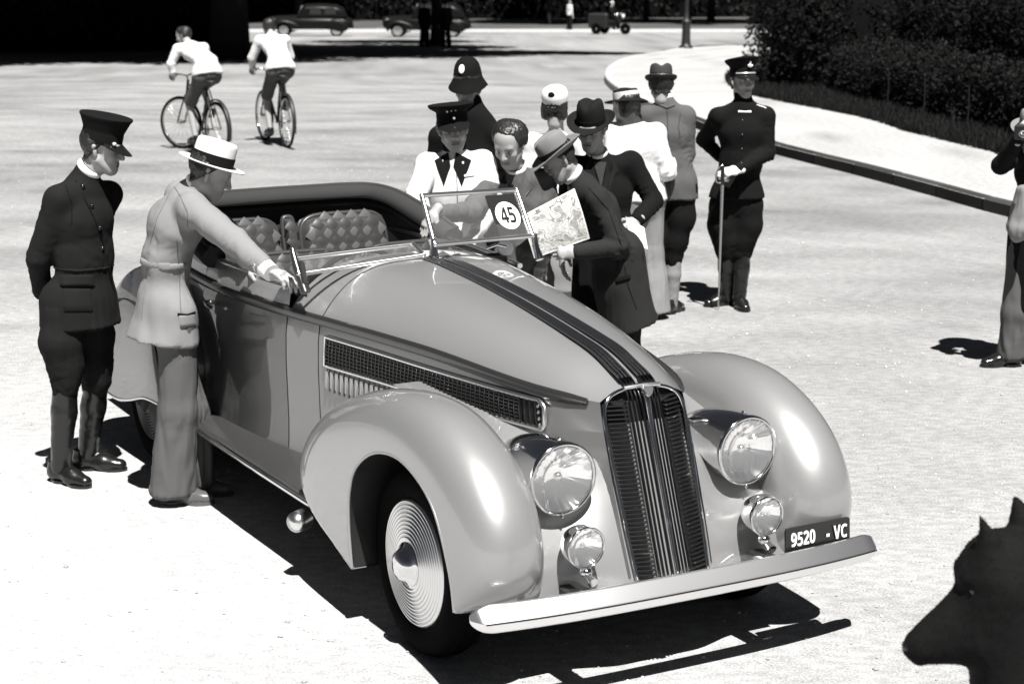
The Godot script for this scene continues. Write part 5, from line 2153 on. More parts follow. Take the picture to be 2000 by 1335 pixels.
func hat(root: Node3D, kind: String, hf: Transform3D, o: Dictionary) -> void:
	if kind == "":
		return
	var m: Material = o.get("hat_mat", M.felt_dark)
	var band: Material = o.get("band_mat", M.black_cloth)
	var same := func(p: Vector3, _a: float, _r: float) -> Vector3: return p
	var mb := MB.new()
	mb.xf = hf * Transform3D(Basis(Vector3.RIGHT, deg_to_rad(o.get("hat_tilt", 4.0))), Vector3(0, 0.045, -0.004))
	var node: MeshInstance3D
	var ch: float = o.get("crown", 0.115)
	var br: float = o.get("brim", 1.62)
	match kind:
		"fedora", "boater", "brimmed":
			var dip := kind == "fedora"
			var bw := func(p: Vector3, a: float, r: float) -> Vector3:
				var t := clampf((r - 1.0) / (br - 1.0), 0.0, 1.0)
				var up := 0.043 * (br - 1.0) * t * t * absf(sin(a)) - 0.020 * t * maxf(0.0, cos(a)) + 0.012 * t * t * maxf(0.0, -cos(a))
				if kind != "fedora":
					up = -0.004 * t * cos(a) + 0.004 * t * t
				if kind == "brimmed":
					up = -0.018 * t * t + 0.015 * t * sin(a + 0.6)
				return p + Vector3(0, up, 0)
			var cw := func(p: Vector3, a: float, _r: float) -> Vector3:
				if dip and p.y > ch * 0.55:
					var d := (p.y - ch * 0.55) / (ch * 0.5)
					p.y -= 0.024 * d * exp(-pow(p.x / 0.026, 2.0))
					var pinch := exp(-pow((p.z - 0.055) / 0.03, 2.0)) * d
					p.x *= 1.0 - 0.22 * pinch
				return p
			var prof := [[1.0, 0.0], [1.0, ch * 0.35], [0.985, ch * 0.6], [0.95, ch * 0.82], [0.86, ch * 0.96], [0.7, ch * 1.02], [0.4, ch * 1.04], [0.15, ch * 1.04], [0.0, ch * 1.04]]
			if kind != "fedora":
				prof = [[1.0, 0.0], [1.0, ch * 0.5], [0.99, ch * 0.8], [0.955, ch * 0.93], [0.88, ch * 0.985], [0.7, ch * 1.0], [0.3, ch * 1.01], [0.0, ch * 1.01]]
			mb.grid(hat_rows(prof, 0.083, 0.099, cw), true, false, true)
			var bp := []
			for i in 7:
				bp.append([lerpf(1.0, br, i / 6.0), 0.004])
			for i in 7:
				bp.append([lerpf(br, 1.0, i / 6.0), -0.003])
			mb.grid(hat_rows(bp, 0.083, 0.099, bw), true, true, true)
			node = obj("hat", mb, m, root)
			var bb := MB.new()
			bb.xf = mb.xf
			var bh: float = o.get("band_h", 0.036)
			bb.grid(hat_rows([[1.0, 0.004], [1.03, 0.005], [1.03, bh], [1.0, bh + 0.001]], 0.083, 0.099, same), true, false, true)
			obj("hat_band", bb, band, node)
		"cap":
			# peaked uniform cap with a wide flat top
			var f: float = o.get("cap_flare", 1.36)
			var hgt: float = o.get("cap_h", 0.115)
			var tw := func(p: Vector3, a: float, _r: float) -> Vector3:
				return p + Vector3(0, (0.02 * cos(a) if p.y > 0.06 else 0.0) * o.get("cap_front", 0.3), 0)
			mb.grid(hat_rows([[1.0, -0.012], [1.02, 0.0], [1.02, 0.045], [1.06, 0.06], [f * 0.93, hgt - 0.02], [f, hgt - 0.006], [f * 0.98, hgt + 0.002], [f * 0.8, hgt + 0.004], [f * 0.4, hgt + 0.006], [0.0, hgt + 0.006]], 0.084, 0.100, tw), true, false, true)
			node = obj("cap", mb, m, root)
			var vb := MB.new()
			vb.xf = mb.xf
			var rows := []
			for i in 6:
				var row := PackedVector3Array()
				for k in 21:
					var a := deg_to_rad(lerpf(-68, 68, k / 20.0))
					var out := i / 5.0 * 0.062 * pow(cos(a * 1.2), 0.7)
					row.append(Vector3(sin(a) * (0.086 + out * 0.7), 0.002 - out * 0.72, cos(a) * (0.102 + out)))
				rows.append(row)
			vb.grid(rows)
			obj("peak", vb, M.black_gloss, node)
			var bb := MB.new()
			bb.xf = mb.xf
			bb.grid(hat_rows([[1.03, 0.002], [1.04, 0.004], [1.04, 0.042], [1.03, 0.044]], 0.084, 0.100, same), true, false, true)
			obj("cap_band", bb, band, node)
			if o.get("cap_badge", 0) > 0:
				for q in ([[0.0, 0.068, 0.014], [0.0, 0.090, 0.008], [-0.016, 0.066, 0.007], [0.016, 0.066, 0.007]] if o.cap_badge == 1 else [[-0.035, 0.070, 0.006], [-0.012, 0.075, 0.006], [0.012, 0.075, 0.006], [0.0, 0.030, 0.008]]):
					var gb := MB.new()
					gb.xf = mb.xf
					gb.ball(Vector3(q[0], q[1], 0.113 + q[1] * 0.08), Vector3(q[2], q[2] * 1.2, 0.006), Basis.IDENTITY, 10, 6)
					obj("cap_badge", gb, M.badge, node)
			if o.get("cap_cord", false):
				var gb := MB.new()
				gb.xf = mb.xf
				var path := PackedVector3Array()
				for k in 17:
					var a := deg_to_rad(lerpf(-62, 62, k / 16.0))
					path.append(Vector3(sin(a) * 0.090, 0.012, cos(a) * 0.107))
				gb.tube(path, 0.006, 6)
				obj("cap_cord", gb, M.badge, node)
			if o.get("cap_button", false):
				var gb := MB.new()
				gb.xf = mb.xf
				gb.ball(Vector3(-0.062, 0.008, 0.085), Vector3(0.012, 0.010, 0.012), Basis.IDENTITY, 10, 6)
				obj("strap_button", gb, M.badge, node)
		"helmet":
			var hw := func(p: Vector3, a: float, r: float) -> Vector3:
				var t := clampf((r - 1.02) / 0.5, 0.0, 1.0)
				return p + Vector3(0, -0.022 * t * absf(cos(a)), 0.012 * t * cos(a))
			mb.grid(hat_rows([[1.0, -0.015], [1.42, -0.030], [1.46, -0.026], [1.30, -0.006], [1.10, 0.022], [1.04, 0.045], [1.0, 0.075], [0.90, 0.105], [0.70, 0.132], [0.42, 0.148], [0.15, 0.154], [0.0, 0.155]], 0.084, 0.096, hw), true, false, true)
			node = obj("helmet", mb, m, root)
			var gb := MB.new()
			gb.xf = mb.xf
			gb.ball(Vector3(-0.012, 0.096, 0.088), Vector3(0.019, 0.030, 0.010), Basis(Vector3.RIGHT, -0.45))
			obj("helmet_badge", gb, M.white, node)
			gb = MB.new()
			gb.xf = mb.xf
			gb.grid(hat_rows([[1.05, 0.028], [1.075, 0.03], [1.055, 0.05], [1.03, 0.051]], 0.084, 0.096, same), true, false, true)
			obj("helmet_band", gb, M.black_gloss, node)
		"sailor":
			mb.xf = hf * Transform3D(Basis(Vector3.RIGHT, -0.35), Vector3(0, 0.055, -0.02))
			mb.grid(hat_rows([[1.0, -0.02], [1.04, 0.0], [1.10, 0.03], [1.08, 0.055], [0.95, 0.080], [0.7, 0.095], [0.35, 0.102], [0.0, 0.103]], 0.084, 0.094, same), true, false, true)
			node = obj("cap", mb, M.white_cloth, root)
			var gb := MB.new()
			gb.xf = mb.xf
			gb.ball(Vector3(0.0, 0.072, -0.088), Vector3(0.024, 0.024, 0.014))
			obj("pompom", gb, M.black_cloth, node)
			for k in 7:
				var rb := MB.new()
				rb.xf = mb.xf
				rb.ball(Vector3(-0.036 + k * 0.012, -0.004 + 0.006 * (k % 2), -0.098 + absf(k - 3) * 0.003), Vector3(0.007, 0.012, 0.009), Basis(Vector3.BACK, 0.4 * (k - 3)), 8, 6)
				obj("ribbon_loop", rb, M.black_cloth, node)

const J_CHAUFFEUR := {"pv": Vector3(0.054, 0.888, 0.000), "ws": Vector3(0.060, 1.116, 0.000), "ch": Vector3(0.056, 1.304, 0.000), "nk": Vector3(0.078, 1.498, 0.000), "hd": Vector3(0.168, 1.636, 0.000), "sL": Vector3(0.161, 1.395, -0.160), "eL": Vector3(0.027, 1.080, -0.220), "wL": Vector3(-0.132, 0.895, -0.100), "hL": Vector3(0.037, 0.865, -0.079), "kL": Vector3(0.076, 0.479, -0.080), "aL": Vector3(-0.003, 0.083, -0.150), "sR": Vector3(-0.022, 1.412, 0.120), "eR": Vector3(-0.135, 1.120, 0.100), "wR": Vector3(-0.159, 0.920, -0.030), "hR": Vector3(-0.037, 0.865, 0.079), "kR": Vector3(-0.034, 0.513, 0.100), "aR": Vector3(-0.085, 0.075, 0.080)}
const B_CHAUFFEUR := Vector3(-2.143, 0, -9.132)
const J_BOATER := {"pv": Vector3(0.000, 0.968, 0.000), "ws": Vector3(0.013, 1.174, 0.000), "ch": Vector3(0.073, 1.341, 0.000), "nk": Vector3(0.157, 1.495, 0.030), "hd": Vector3(0.236, 1.577, 0.050), "sL": Vector3(0.059, 1.434, -0.200), "eL": Vector3(0.281, 1.278, -0.100), "wL": Vector3(0.432, 1.187, 0.150), "hL": Vector3(0.002, 0.851, -0.100), "kL": Vector3(0.079, 0.427, -0.100), "aL": Vector3(0.072, 0.046, -0.120), "sR": Vector3(0.173, 1.425, 0.140), "eR": Vector3(0.385, 1.303, 0.320), "wR": Vector3(0.543, 1.216, 0.500), "hR": Vector3(0.071, 0.887, 0.080), "kR": Vector3(0.054, 0.467, 0.060), "aR": Vector3(0.006, 0.069, 0.020)}
const B_BOATER := Vector3(-1.622, 0, -8.709)
const J_WHITE_COAT := {"pv": Vector3(0.000, 0.909, 0.000), "ws": Vector3(0.000, 1.037, 0.000), "ch": Vector3(0.014, 1.289, 0.000), "nk": Vector3(0.010, 1.484, 0.000), "hd": Vector3(0.002, 1.614, 0.000), "sL": Vector3(0.162, 1.432, -0.020), "eL": Vector3(0.223, 1.204, 0.000), "wL": Vector3(0.129, 1.093, 0.200), "hL": Vector3(0.086, 0.875, -0.018), "kL": Vector3(0.094, 0.476, -0.010), "aL": Vector3(0.094, 0.076, -0.051), "sR": Vector3(-0.138, 1.423, 0.000), "eR": Vector3(-0.186, 1.292, 0.240), "wR": Vector3(-0.145, 1.235, 0.420), "hR": Vector3(-0.086, 0.875, 0.018), "kR": Vector3(-0.089, 0.476, 0.029), "aR": Vector3(-0.106, 0.076, -0.008)}
const B_WHITE_COAT := Vector3(-0.321, 0, -10.310)
const J_HELMET := {"pv": Vector3(0.000, 0.958, 0.000), "ws": Vector3(0.000, 1.092, 0.000), "ch": Vector3(-0.001, 1.289, 0.005), "nk": Vector3(0.019, 1.628, 0.000), "hd": Vector3(-0.014, 1.739, 0.000), "sL": Vector3(0.189, 1.441, 0.040), "eL": Vector3(0.241, 1.119, 0.031), "wL": Vector3(0.235, 0.850, 0.101), "hL": Vector3(0.091, 0.922, 0.019), "kL": Vector3(0.094, 0.501, 0.030), "aL": Vector3(0.111, 0.081, -0.007), "sR": Vector3(-0.189, 1.441, -0.040), "eR": Vector3(-0.232, 1.119, -0.070), "wR": Vector3(-0.256, 0.850, -0.003), "hR": Vector3(-0.091, 0.922, -0.019), "kR": Vector3(-0.098, 0.501, -0.011), "aR": Vector3(-0.099, 0.081, -0.052)}
const B_HELMET := Vector3(-0.253, 0, -11.600)
const J_BARE := {"pv": Vector3(0.049, 0.772, -0.060), "ws": Vector3(0.043, 0.980, -0.030), "ch": Vector3(0.034, 1.171, 0.000), "nk": Vector3(0.014, 1.374, 0.040), "hd": Vector3(-0.023, 1.529, 0.120), "sL": Vector3(0.167, 1.315, -0.050), "eL": Vector3(0.219, 1.092, -0.050), "wL": Vector3(0.166, 0.915, 0.100), "hL": Vector3(0.084, 0.886, 0.031), "kL": Vector3(0.085, 0.482, 0.042), "aL": Vector3(0.107, 0.077, 0.007), "sR": Vector3(-0.115, 1.329, 0.060), "eR": Vector3(-0.232, 1.204, 0.420), "wR": Vector3(-0.405, 1.259, 0.840), "hR": Vector3(-0.084, 0.886, -0.031), "kR": Vector3(-0.092, 0.482, -0.023), "aR": Vector3(-0.087, 0.077, -0.063)}
const B_BARE := Vector3(0.009, 0, -10.450)
const J_READER := {"pv": Vector3(-0.019, 0.730, 0.000), "ws": Vector3(-0.070, 0.948, 0.000), "ch": Vector3(-0.138, 1.149, 0.000), "nk": Vector3(-0.239, 1.315, 0.000), "hd": Vector3(-0.342, 1.431, 0.020), "sL": Vector3(-0.145, 1.233, 0.150), "eL": Vector3(-0.025, 0.974, 0.200), "wL": Vector3(-0.268, 0.959, 0.280), "hL": Vector3(0.023, 0.896, 0.087), "kL": Vector3(0.015, 0.487, 0.095), "aL": Vector3(0.056, 0.078, 0.093), "sR": Vector3(-0.218, 1.235, -0.180), "eR": Vector3(-0.259, 1.004, -0.200), "wR": Vector3(-0.393, 0.974, -0.020), "hR": Vector3(-0.023, 0.896, -0.087), "kR": Vector3(-0.034, 0.487, -0.090), "aR": Vector3(0.002, 0.078, -0.109)}
const B_READER := Vector3(0.608, 0, -10.500)
const J_FEDORA := {"pv": Vector3(0.055, 0.716, 0.000), "ws": Vector3(0.007, 0.959, 0.000), "ch": Vector3(-0.016, 1.169, 0.000), "nk": Vector3(-0.048, 1.386, 0.020), "hd": Vector3(-0.090, 1.550, 0.060), "sL": Vector3(0.146, 1.349, -0.050), "eL": Vector3(0.283, 1.133, 0.000), "wL": Vector3(0.164, 1.048, 0.240), "hL": Vector3(0.086, 0.896, 0.028), "kL": Vector3(0.088, 0.487, 0.039), "aL": Vector3(0.109, 0.078, 0.004), "sR": Vector3(-0.206, 1.339, 0.050), "eR": Vector3(-0.217, 1.087, -0.092), "wR": Vector3(-0.247, 0.827, -0.028), "hR": Vector3(-0.086, 0.896, -0.028), "kR": Vector3(-0.094, 0.487, -0.020), "aR": Vector3(-0.090, 0.078, -0.061)}
const B_FEDORA := Vector3(0.546, 0, -11.000)
const J_WHITE_CAP := {"pv": Vector3(0.000, 0.856, 0.000), "ws": Vector3(0.000, 0.976, 0.000), "ch": Vector3(0.001, 1.152, -0.005), "nk": Vector3(-0.001, 1.336, 0.005), "hd": Vector3(-0.008, 1.520, 0.000), "sL": Vector3(-0.167, 1.288, -0.045), "eL": Vector3(-0.214, 1.000, -0.037), "wL": Vector3(-0.203, 0.760, -0.106), "hL": Vector3(-0.080, 0.824, -0.022), "kL": Vector3(-0.082, 0.448, -0.032), "aL": Vector3(-0.100, 0.072, 0.004), "sR": Vector3(0.167, 1.288, 0.045), "eR": Vector3(0.203, 1.000, 0.075), "wR": Vector3(0.229, 0.760, 0.010), "hR": Vector3(0.080, 0.824, 0.022), "kR": Vector3(0.088, 0.448, 0.013), "aR": Vector3(0.085, 0.072, 0.054)}
const B_WHITE_CAP := Vector3(0.298, 0, -12.700)
const J_BRIM_WOMAN := {"pv": Vector3(0.010, 0.807, 0.000), "ws": Vector3(-0.029, 1.004, 0.000), "ch": Vector3(-0.049, 1.200, 0.000), "nk": Vector3(-0.069, 1.378, 0.000), "hd": Vector3(-0.113, 1.494, 0.000), "sL": Vector3(-0.200, 1.314, 0.000), "eL": Vector3(-0.200, 1.037, 0.102), "wL": Vector3(-0.234, 0.788, 0.041), "hL": Vector3(-0.080, 0.855, 0.032), "kL": Vector3(-0.088, 0.465, 0.025), "aL": Vector3(-0.081, 0.075, 0.065), "sR": Vector3(0.098, 1.314, 0.000), "eR": Vector3(0.183, 1.032, 0.020), "wR": Vector3(0.228, 1.133, -0.160), "hR": Vector3(0.080, 0.855, -0.032), "kR": Vector3(0.081, 0.465, -0.043), "aR": Vector3(0.104, 0.075, -0.009)}
const B_BRIM_WOMAN := Vector3(0.902, 0, -13.200)
const J_GREY_BACK := {"pv": Vector3(0.000, 0.942, 0.000), "ws": Vector3(0.000, 1.074, 0.000), "ch": Vector3(-0.022, 1.290, 0.000), "nk": Vector3(-0.036, 1.505, 0.000), "hd": Vector3(-0.070, 1.622, 0.000), "sL": Vector3(-0.185, 1.412, 0.000), "eL": Vector3(-0.238, 1.100, -0.013), "wL": Vector3(-0.237, 0.836, -0.084), "hL": Vector3(-0.091, 0.906, -0.013), "kL": Vector3(-0.094, 0.493, -0.023), "aL": Vector3(-0.058, 0.059, -0.120), "sR": Vector3(0.109, 1.412, 0.000), "eR": Vector3(0.124, 1.142, -0.030), "wR": Vector3(0.042, 1.043, -0.200), "hR": Vector3(0.091, 0.906, 0.013), "kR": Vector3(0.037, 0.416, 0.000), "aR": Vector3(0.025, 0.056, 0.000)}
const B_GREY_BACK := Vector3(1.111, 0, -13.372)
const J_OFFICER := {"pv": Vector3(0.024, 0.850, 0.000), "ws": Vector3(0.048, 1.060, 0.000), "ch": Vector3(0.050, 1.281, 0.000), "nk": Vector3(0.052, 1.489, 0.000), "hd": Vector3(0.041, 1.634, 0.000), "sL": Vector3(0.216, 1.387, 0.000), "eL": Vector3(0.234, 1.126, 0.030), "wL": Vector3(-0.008, 1.026, 0.240), "hL": Vector3(0.108, 0.745, 0.000), "kL": Vector3(0.072, 0.409, 0.000), "aL": Vector3(0.054, 0.053, 0.040), "sR": Vector3(-0.124, 1.380, 0.000), "eR": Vector3(-0.200, 1.198, -0.200), "wR": Vector3(-0.086, 1.073, -0.120), "hR": Vector3(-0.066, 0.745, 0.000), "kR": Vector3(-0.047, 0.409, 0.000), "aR": Vector3(-0.017, 0.050, -0.060)}
const B_OFFICER := Vector3(1.600, 0, -13.644)
const J_PHOTOGRAPHER := {"pv": Vector3(0.000, 0.920, 0.000), "ws": Vector3(0.000, 1.049, 0.000), "ch": Vector3(-0.003, 1.238, 0.004), "nk": Vector3(0.003, 1.436, -0.004), "hd": Vector3(-0.077, 1.459, 0.050), "sL": Vector3(0.152, 1.385, 0.107), "eL": Vector3(0.202, 1.075, 0.117), "wL": Vector3(0.169, 0.817, 0.179), "hL": Vector3(0.073, 0.886, 0.051), "kL": Vector3(0.072, 0.482, 0.062), "aL": Vector3(0.102, 0.077, 0.035), "sR": Vector3(-0.151, 1.334, 0.000), "eR": Vector3(-0.275, 1.279, 0.120), "wR": Vector3(-0.221, 1.465, 0.300), "hR": Vector3(-0.073, 0.886, -0.051), "kR": Vector3(-0.106, 0.341, 0.000), "aR": Vector3(-0.122, 0.063, 0.000)}
const B_PHOTOGRAPHER := Vector3(3.257, 0, -11.667)

func build_people() -> void:
	make_head()
	make_shoe()
	chauffeur()
	boater_man()
	far_side_group()
	officer()
	photographer()
	cyclists()

func chauffeur() -> void:
	var r := person("chauffeur in dark double-breasted tunic, breeches and black boots, hands clasped behind his back", B_CHAUFFEUR, J_CHAUFFEUR, {
		"face": 84.0, "pitch": 10.0, "coat": M.dark_cloth, "hem": 0.775, "flare": 0.012, "fat": 1.04, "legs": "breeches", "leg_mat": M.dark_cloth, "toeR": 55.0, "toeL": 84.0,
		"hat": "cap", "hat_mat": M.black_cloth, "band_mat": M.black_cloth, "cap_h": 0.125, "cap_flare": 1.34, "cap_button": true, "coat_name": "tunic", "collar_up": 0.2, "shirt_y": 0.052, "fold": 0.009, "fat_": 1.0,
		"handR": [Vector3(0.6, -0.5, -0.4), Vector3(-0.6, -0.4, 0.3), 0.7], "handL": [Vector3(0.1, -0.9, 0.3), Vector3(-0.9, -0.1, 0.2), 0.7]})
	var d := Vector3(-0.215, -0.146, -0.966)
	buttons(r, [Vector3(0.182, 1.529, 0.5), Vector3(0.220, 1.435, 0.5), Vector3(0.255, 1.329, 0.5), Vector3(0.262, 1.229, 0.5), Vector3(0.361, 1.348, 0.5), Vector3(0.357, 1.258, 0.5)], d, M.black_gloss, 0.013)
	# bellows pocket with flap
	var mb := MB.new()
	flap(r, "pocket_flap", Vector3(0.045, 1.112, 0.5), Vector3(0.229, 1.112, 0.5), Vector3(0.006, -0.058, 0), Vector3(-0.233, -0.168, -0.958), M.dark_cloth, 0.012)
	flap(r, "pocket", Vector3(0.058, 1.052, 0.5), Vector3(0.218, 1.052, 0.5), Vector3(0.004, -0.12, 0), Vector3(-0.233, -0.168, -0.958), M.dark_cloth, 0.006)
	seam(r, "sleeve_seam", [Vector3(0.107, 1.525, 0.5), Vector3(0.131, 1.435, 0.5), Vector3(0.125, 1.317, 0.5)], Vector3(-0.228, -0.123, -0.966), M.black_cloth)
	# seam where the tunic buttons over
	var path := []
	for p in [Vector3(0.150, 1.56, 0.5), Vector3(0.19, 1.47, 0.5), Vector3(0.232, 1.37, 0.5), Vector3(0.27, 1.25, 0.5), Vector3(0.29, 1.15, 0.5), Vector3(0.31, 1.02, 0.5)]:
		var q := pin(p, d)
		if q != Vector3.INF:
			path.append(q - d * 0.002)
	mb = MB.new()
	mb.tube(smooth(path, 20), 0.004, 5)
	obj("front_edge", mb, M.black_cloth, r)
	belt(r, J_CHAUFFEUR, 1.04, 1.065, 1.082, M.dark_cloth)

func boater_man() -> void:
	var r := person("man in pale belted suit and white straw boater leaning an arm on the car door", B_BOATER, J_BOATER, {
		"face": 100.0, "pitch": 24.0, "coat": M.light_cloth, "hem": 0.80, "hem_n": Vector3(-0.12, -1, 0), "flare": 0.05, "fat": 0.90, "thick": 1.14, "tail": Vector3(-0.03, 0, 0), "legs": "trousers", "leg_mat": M.suit_trousers, "turn_up": true, "cuff": 0.112, "toeR": 88.0, "toeL": 92.0,
		"hat": "boater", "hat_mat": M.straw, "crown": 0.118, "brim": 1.62, "band_h": 0.052, "hat_tilt": -6.0, "hair": "short", "fold": 0.013, "shoe_mat": M.shoe_brown, "collar_up": 0.12,
		"handR": [Vector3(0.9, -0.25, 0.35), Vector3(0.1, 1, 0.1), 0.4], "handL": [Vector3(0.8, -0.5, 0.3), Vector3(0.2, 1, 0.1), 0.5]})
	var sd := Vector3(-0.174, -0.135, -0.975)
	seam(r, "back_seam", [Vector3(0.139, 1.556, 0.5), Vector3(0.074, 1.437, 0.5), Vector3(0.036, 1.313, 0.5), Vector3(0.014, 1.166, 0.5), Vector3(-0.007, 1.040, 0.5), Vector3(-0.019, 0.949, 0.5)], sd, M.seam_light, 0.0022)
	seam(r, "sleeve_seam", [Vector3(0.157, 1.578, 0.5), Vector3(0.182, 1.534, 0.5), Vector3(0.211, 1.460, 0.5), Vector3(0.208, 1.381, 0.5)], sd, M.seam_light, 0.0022)
	seam(r, "side_seam", [Vector3(0.159, 1.336, 0.5), Vector3(0.165, 1.177, 0.5), Vector3(0.164, 1.040, 0.5), Vector3(0.167, 0.935, 0.5)], sd, M.seam_light, 0.0022)
	flap(r, "pocket", Vector3(0.150, 1.005, 0.5), Vector3(0.240, 1.016, 0.5), Vector3(0.006, -0.06, 0), Vector3(-0.174, -0.191, -0.966), M.light_cloth, 0.008)
	seam(r, "pocket_opening", [Vector3(0.150, 1.010, 0.5), Vector3(0.195, 1.006, 0.5), Vector3(0.240, 1.021, 0.5)], Vector3(-0.174, -0.191, -0.966), M.black_cloth, 0.006)
	belt(r, J_BOATER, 0.90, 1.145, 1.18, M.light_cloth)
	var mb := MB.new()
	# cuff of the shirt on the door
	var w: Vector3 = J_BOATER.wR
	var fw: Vector3 = (J_BOATER.wR - J_BOATER.eR).normalized()
	mb.tube(PackedVector3Array([w - fw * 0.04, w + fw * 0.05]), PackedFloat32Array([0.044, 0.040]), 14)
	obj("shirt_cuff", mb, M.white_cloth, r)

func flap(root: Node3D, called: String, a: Vector3, b: Vector3, down: Vector3, d: Vector3, m: Material, lift: float) -> void:
	# a strip of cloth lying on the coat between two points
	var rows := []
	for v in 6:
		var row := PackedVector3Array()
		var l: float = [-0.01, lift * 0.5, lift, lift, lift * 1.1, -0.01][v]
		var t: float = [0.0, 0.03, 0.2, 0.7, 0.97, 1.0][v]
		for k in 11:
			var p := pin(a.lerp(b, k / 10.0) + down * t, d)
			if p == Vector3.INF:
				p = row[-1] if row.size() else pin(a.lerp(b, 0.5) + down * t, d)
			row.append(p - d * (l if k > 0 and k < 10 else -0.004))
		rows.append(row)
	for row in rows:
		for p in row:
			if p == Vector3.INF:
				return
	var mb := MB.new()
	mb.grid(rows)
	obj(called, mb, m, root)

func seam(root: Node3D, called: String, pts: Array, d: Vector3, m: Material, r := 0.0028) -> void:
	var path := []
	for i in pts.size() - 1:
		for k in 5:
			var q := pin((pts[i] as Vector3).lerp(pts[i + 1], k / 5.0), d)
			if q != Vector3.INF:
				path.append(q - d * 0.0008)
	if path.size() < 3:
		return
	var mb := MB.new()
	mb.tube(smooth(path, path.size() * 2), r, 5)
	obj(called, mb, m, root)

func lapel(root: Node3D, called: String, pts: Array, d: Vector3, m: Material, lift := 0.006) -> void:
	# a flat piece of cloth laid on the coat: outline given as points in front of it
	var mb := MB.new()
	var loop := PackedVector3Array()
	for i in pts.size():
		var a: Vector3 = pts[i]
		var b: Vector3 = pts[(i + 1) % pts.size()]
		for k in 4:
			var q := pin(a.lerp(b, k / 4.0), d)
			if q != Vector3.INF:
				loop.append(q - d * lift)
	if loop.size() < 4:
		return
	mb.fan(loop)
	var low := PackedVector3Array()
	for p in loop:
		low.append(p + d * (lift + 0.006))
	mb.grid([loop, low], true)
	obj(called, mb, m, root)

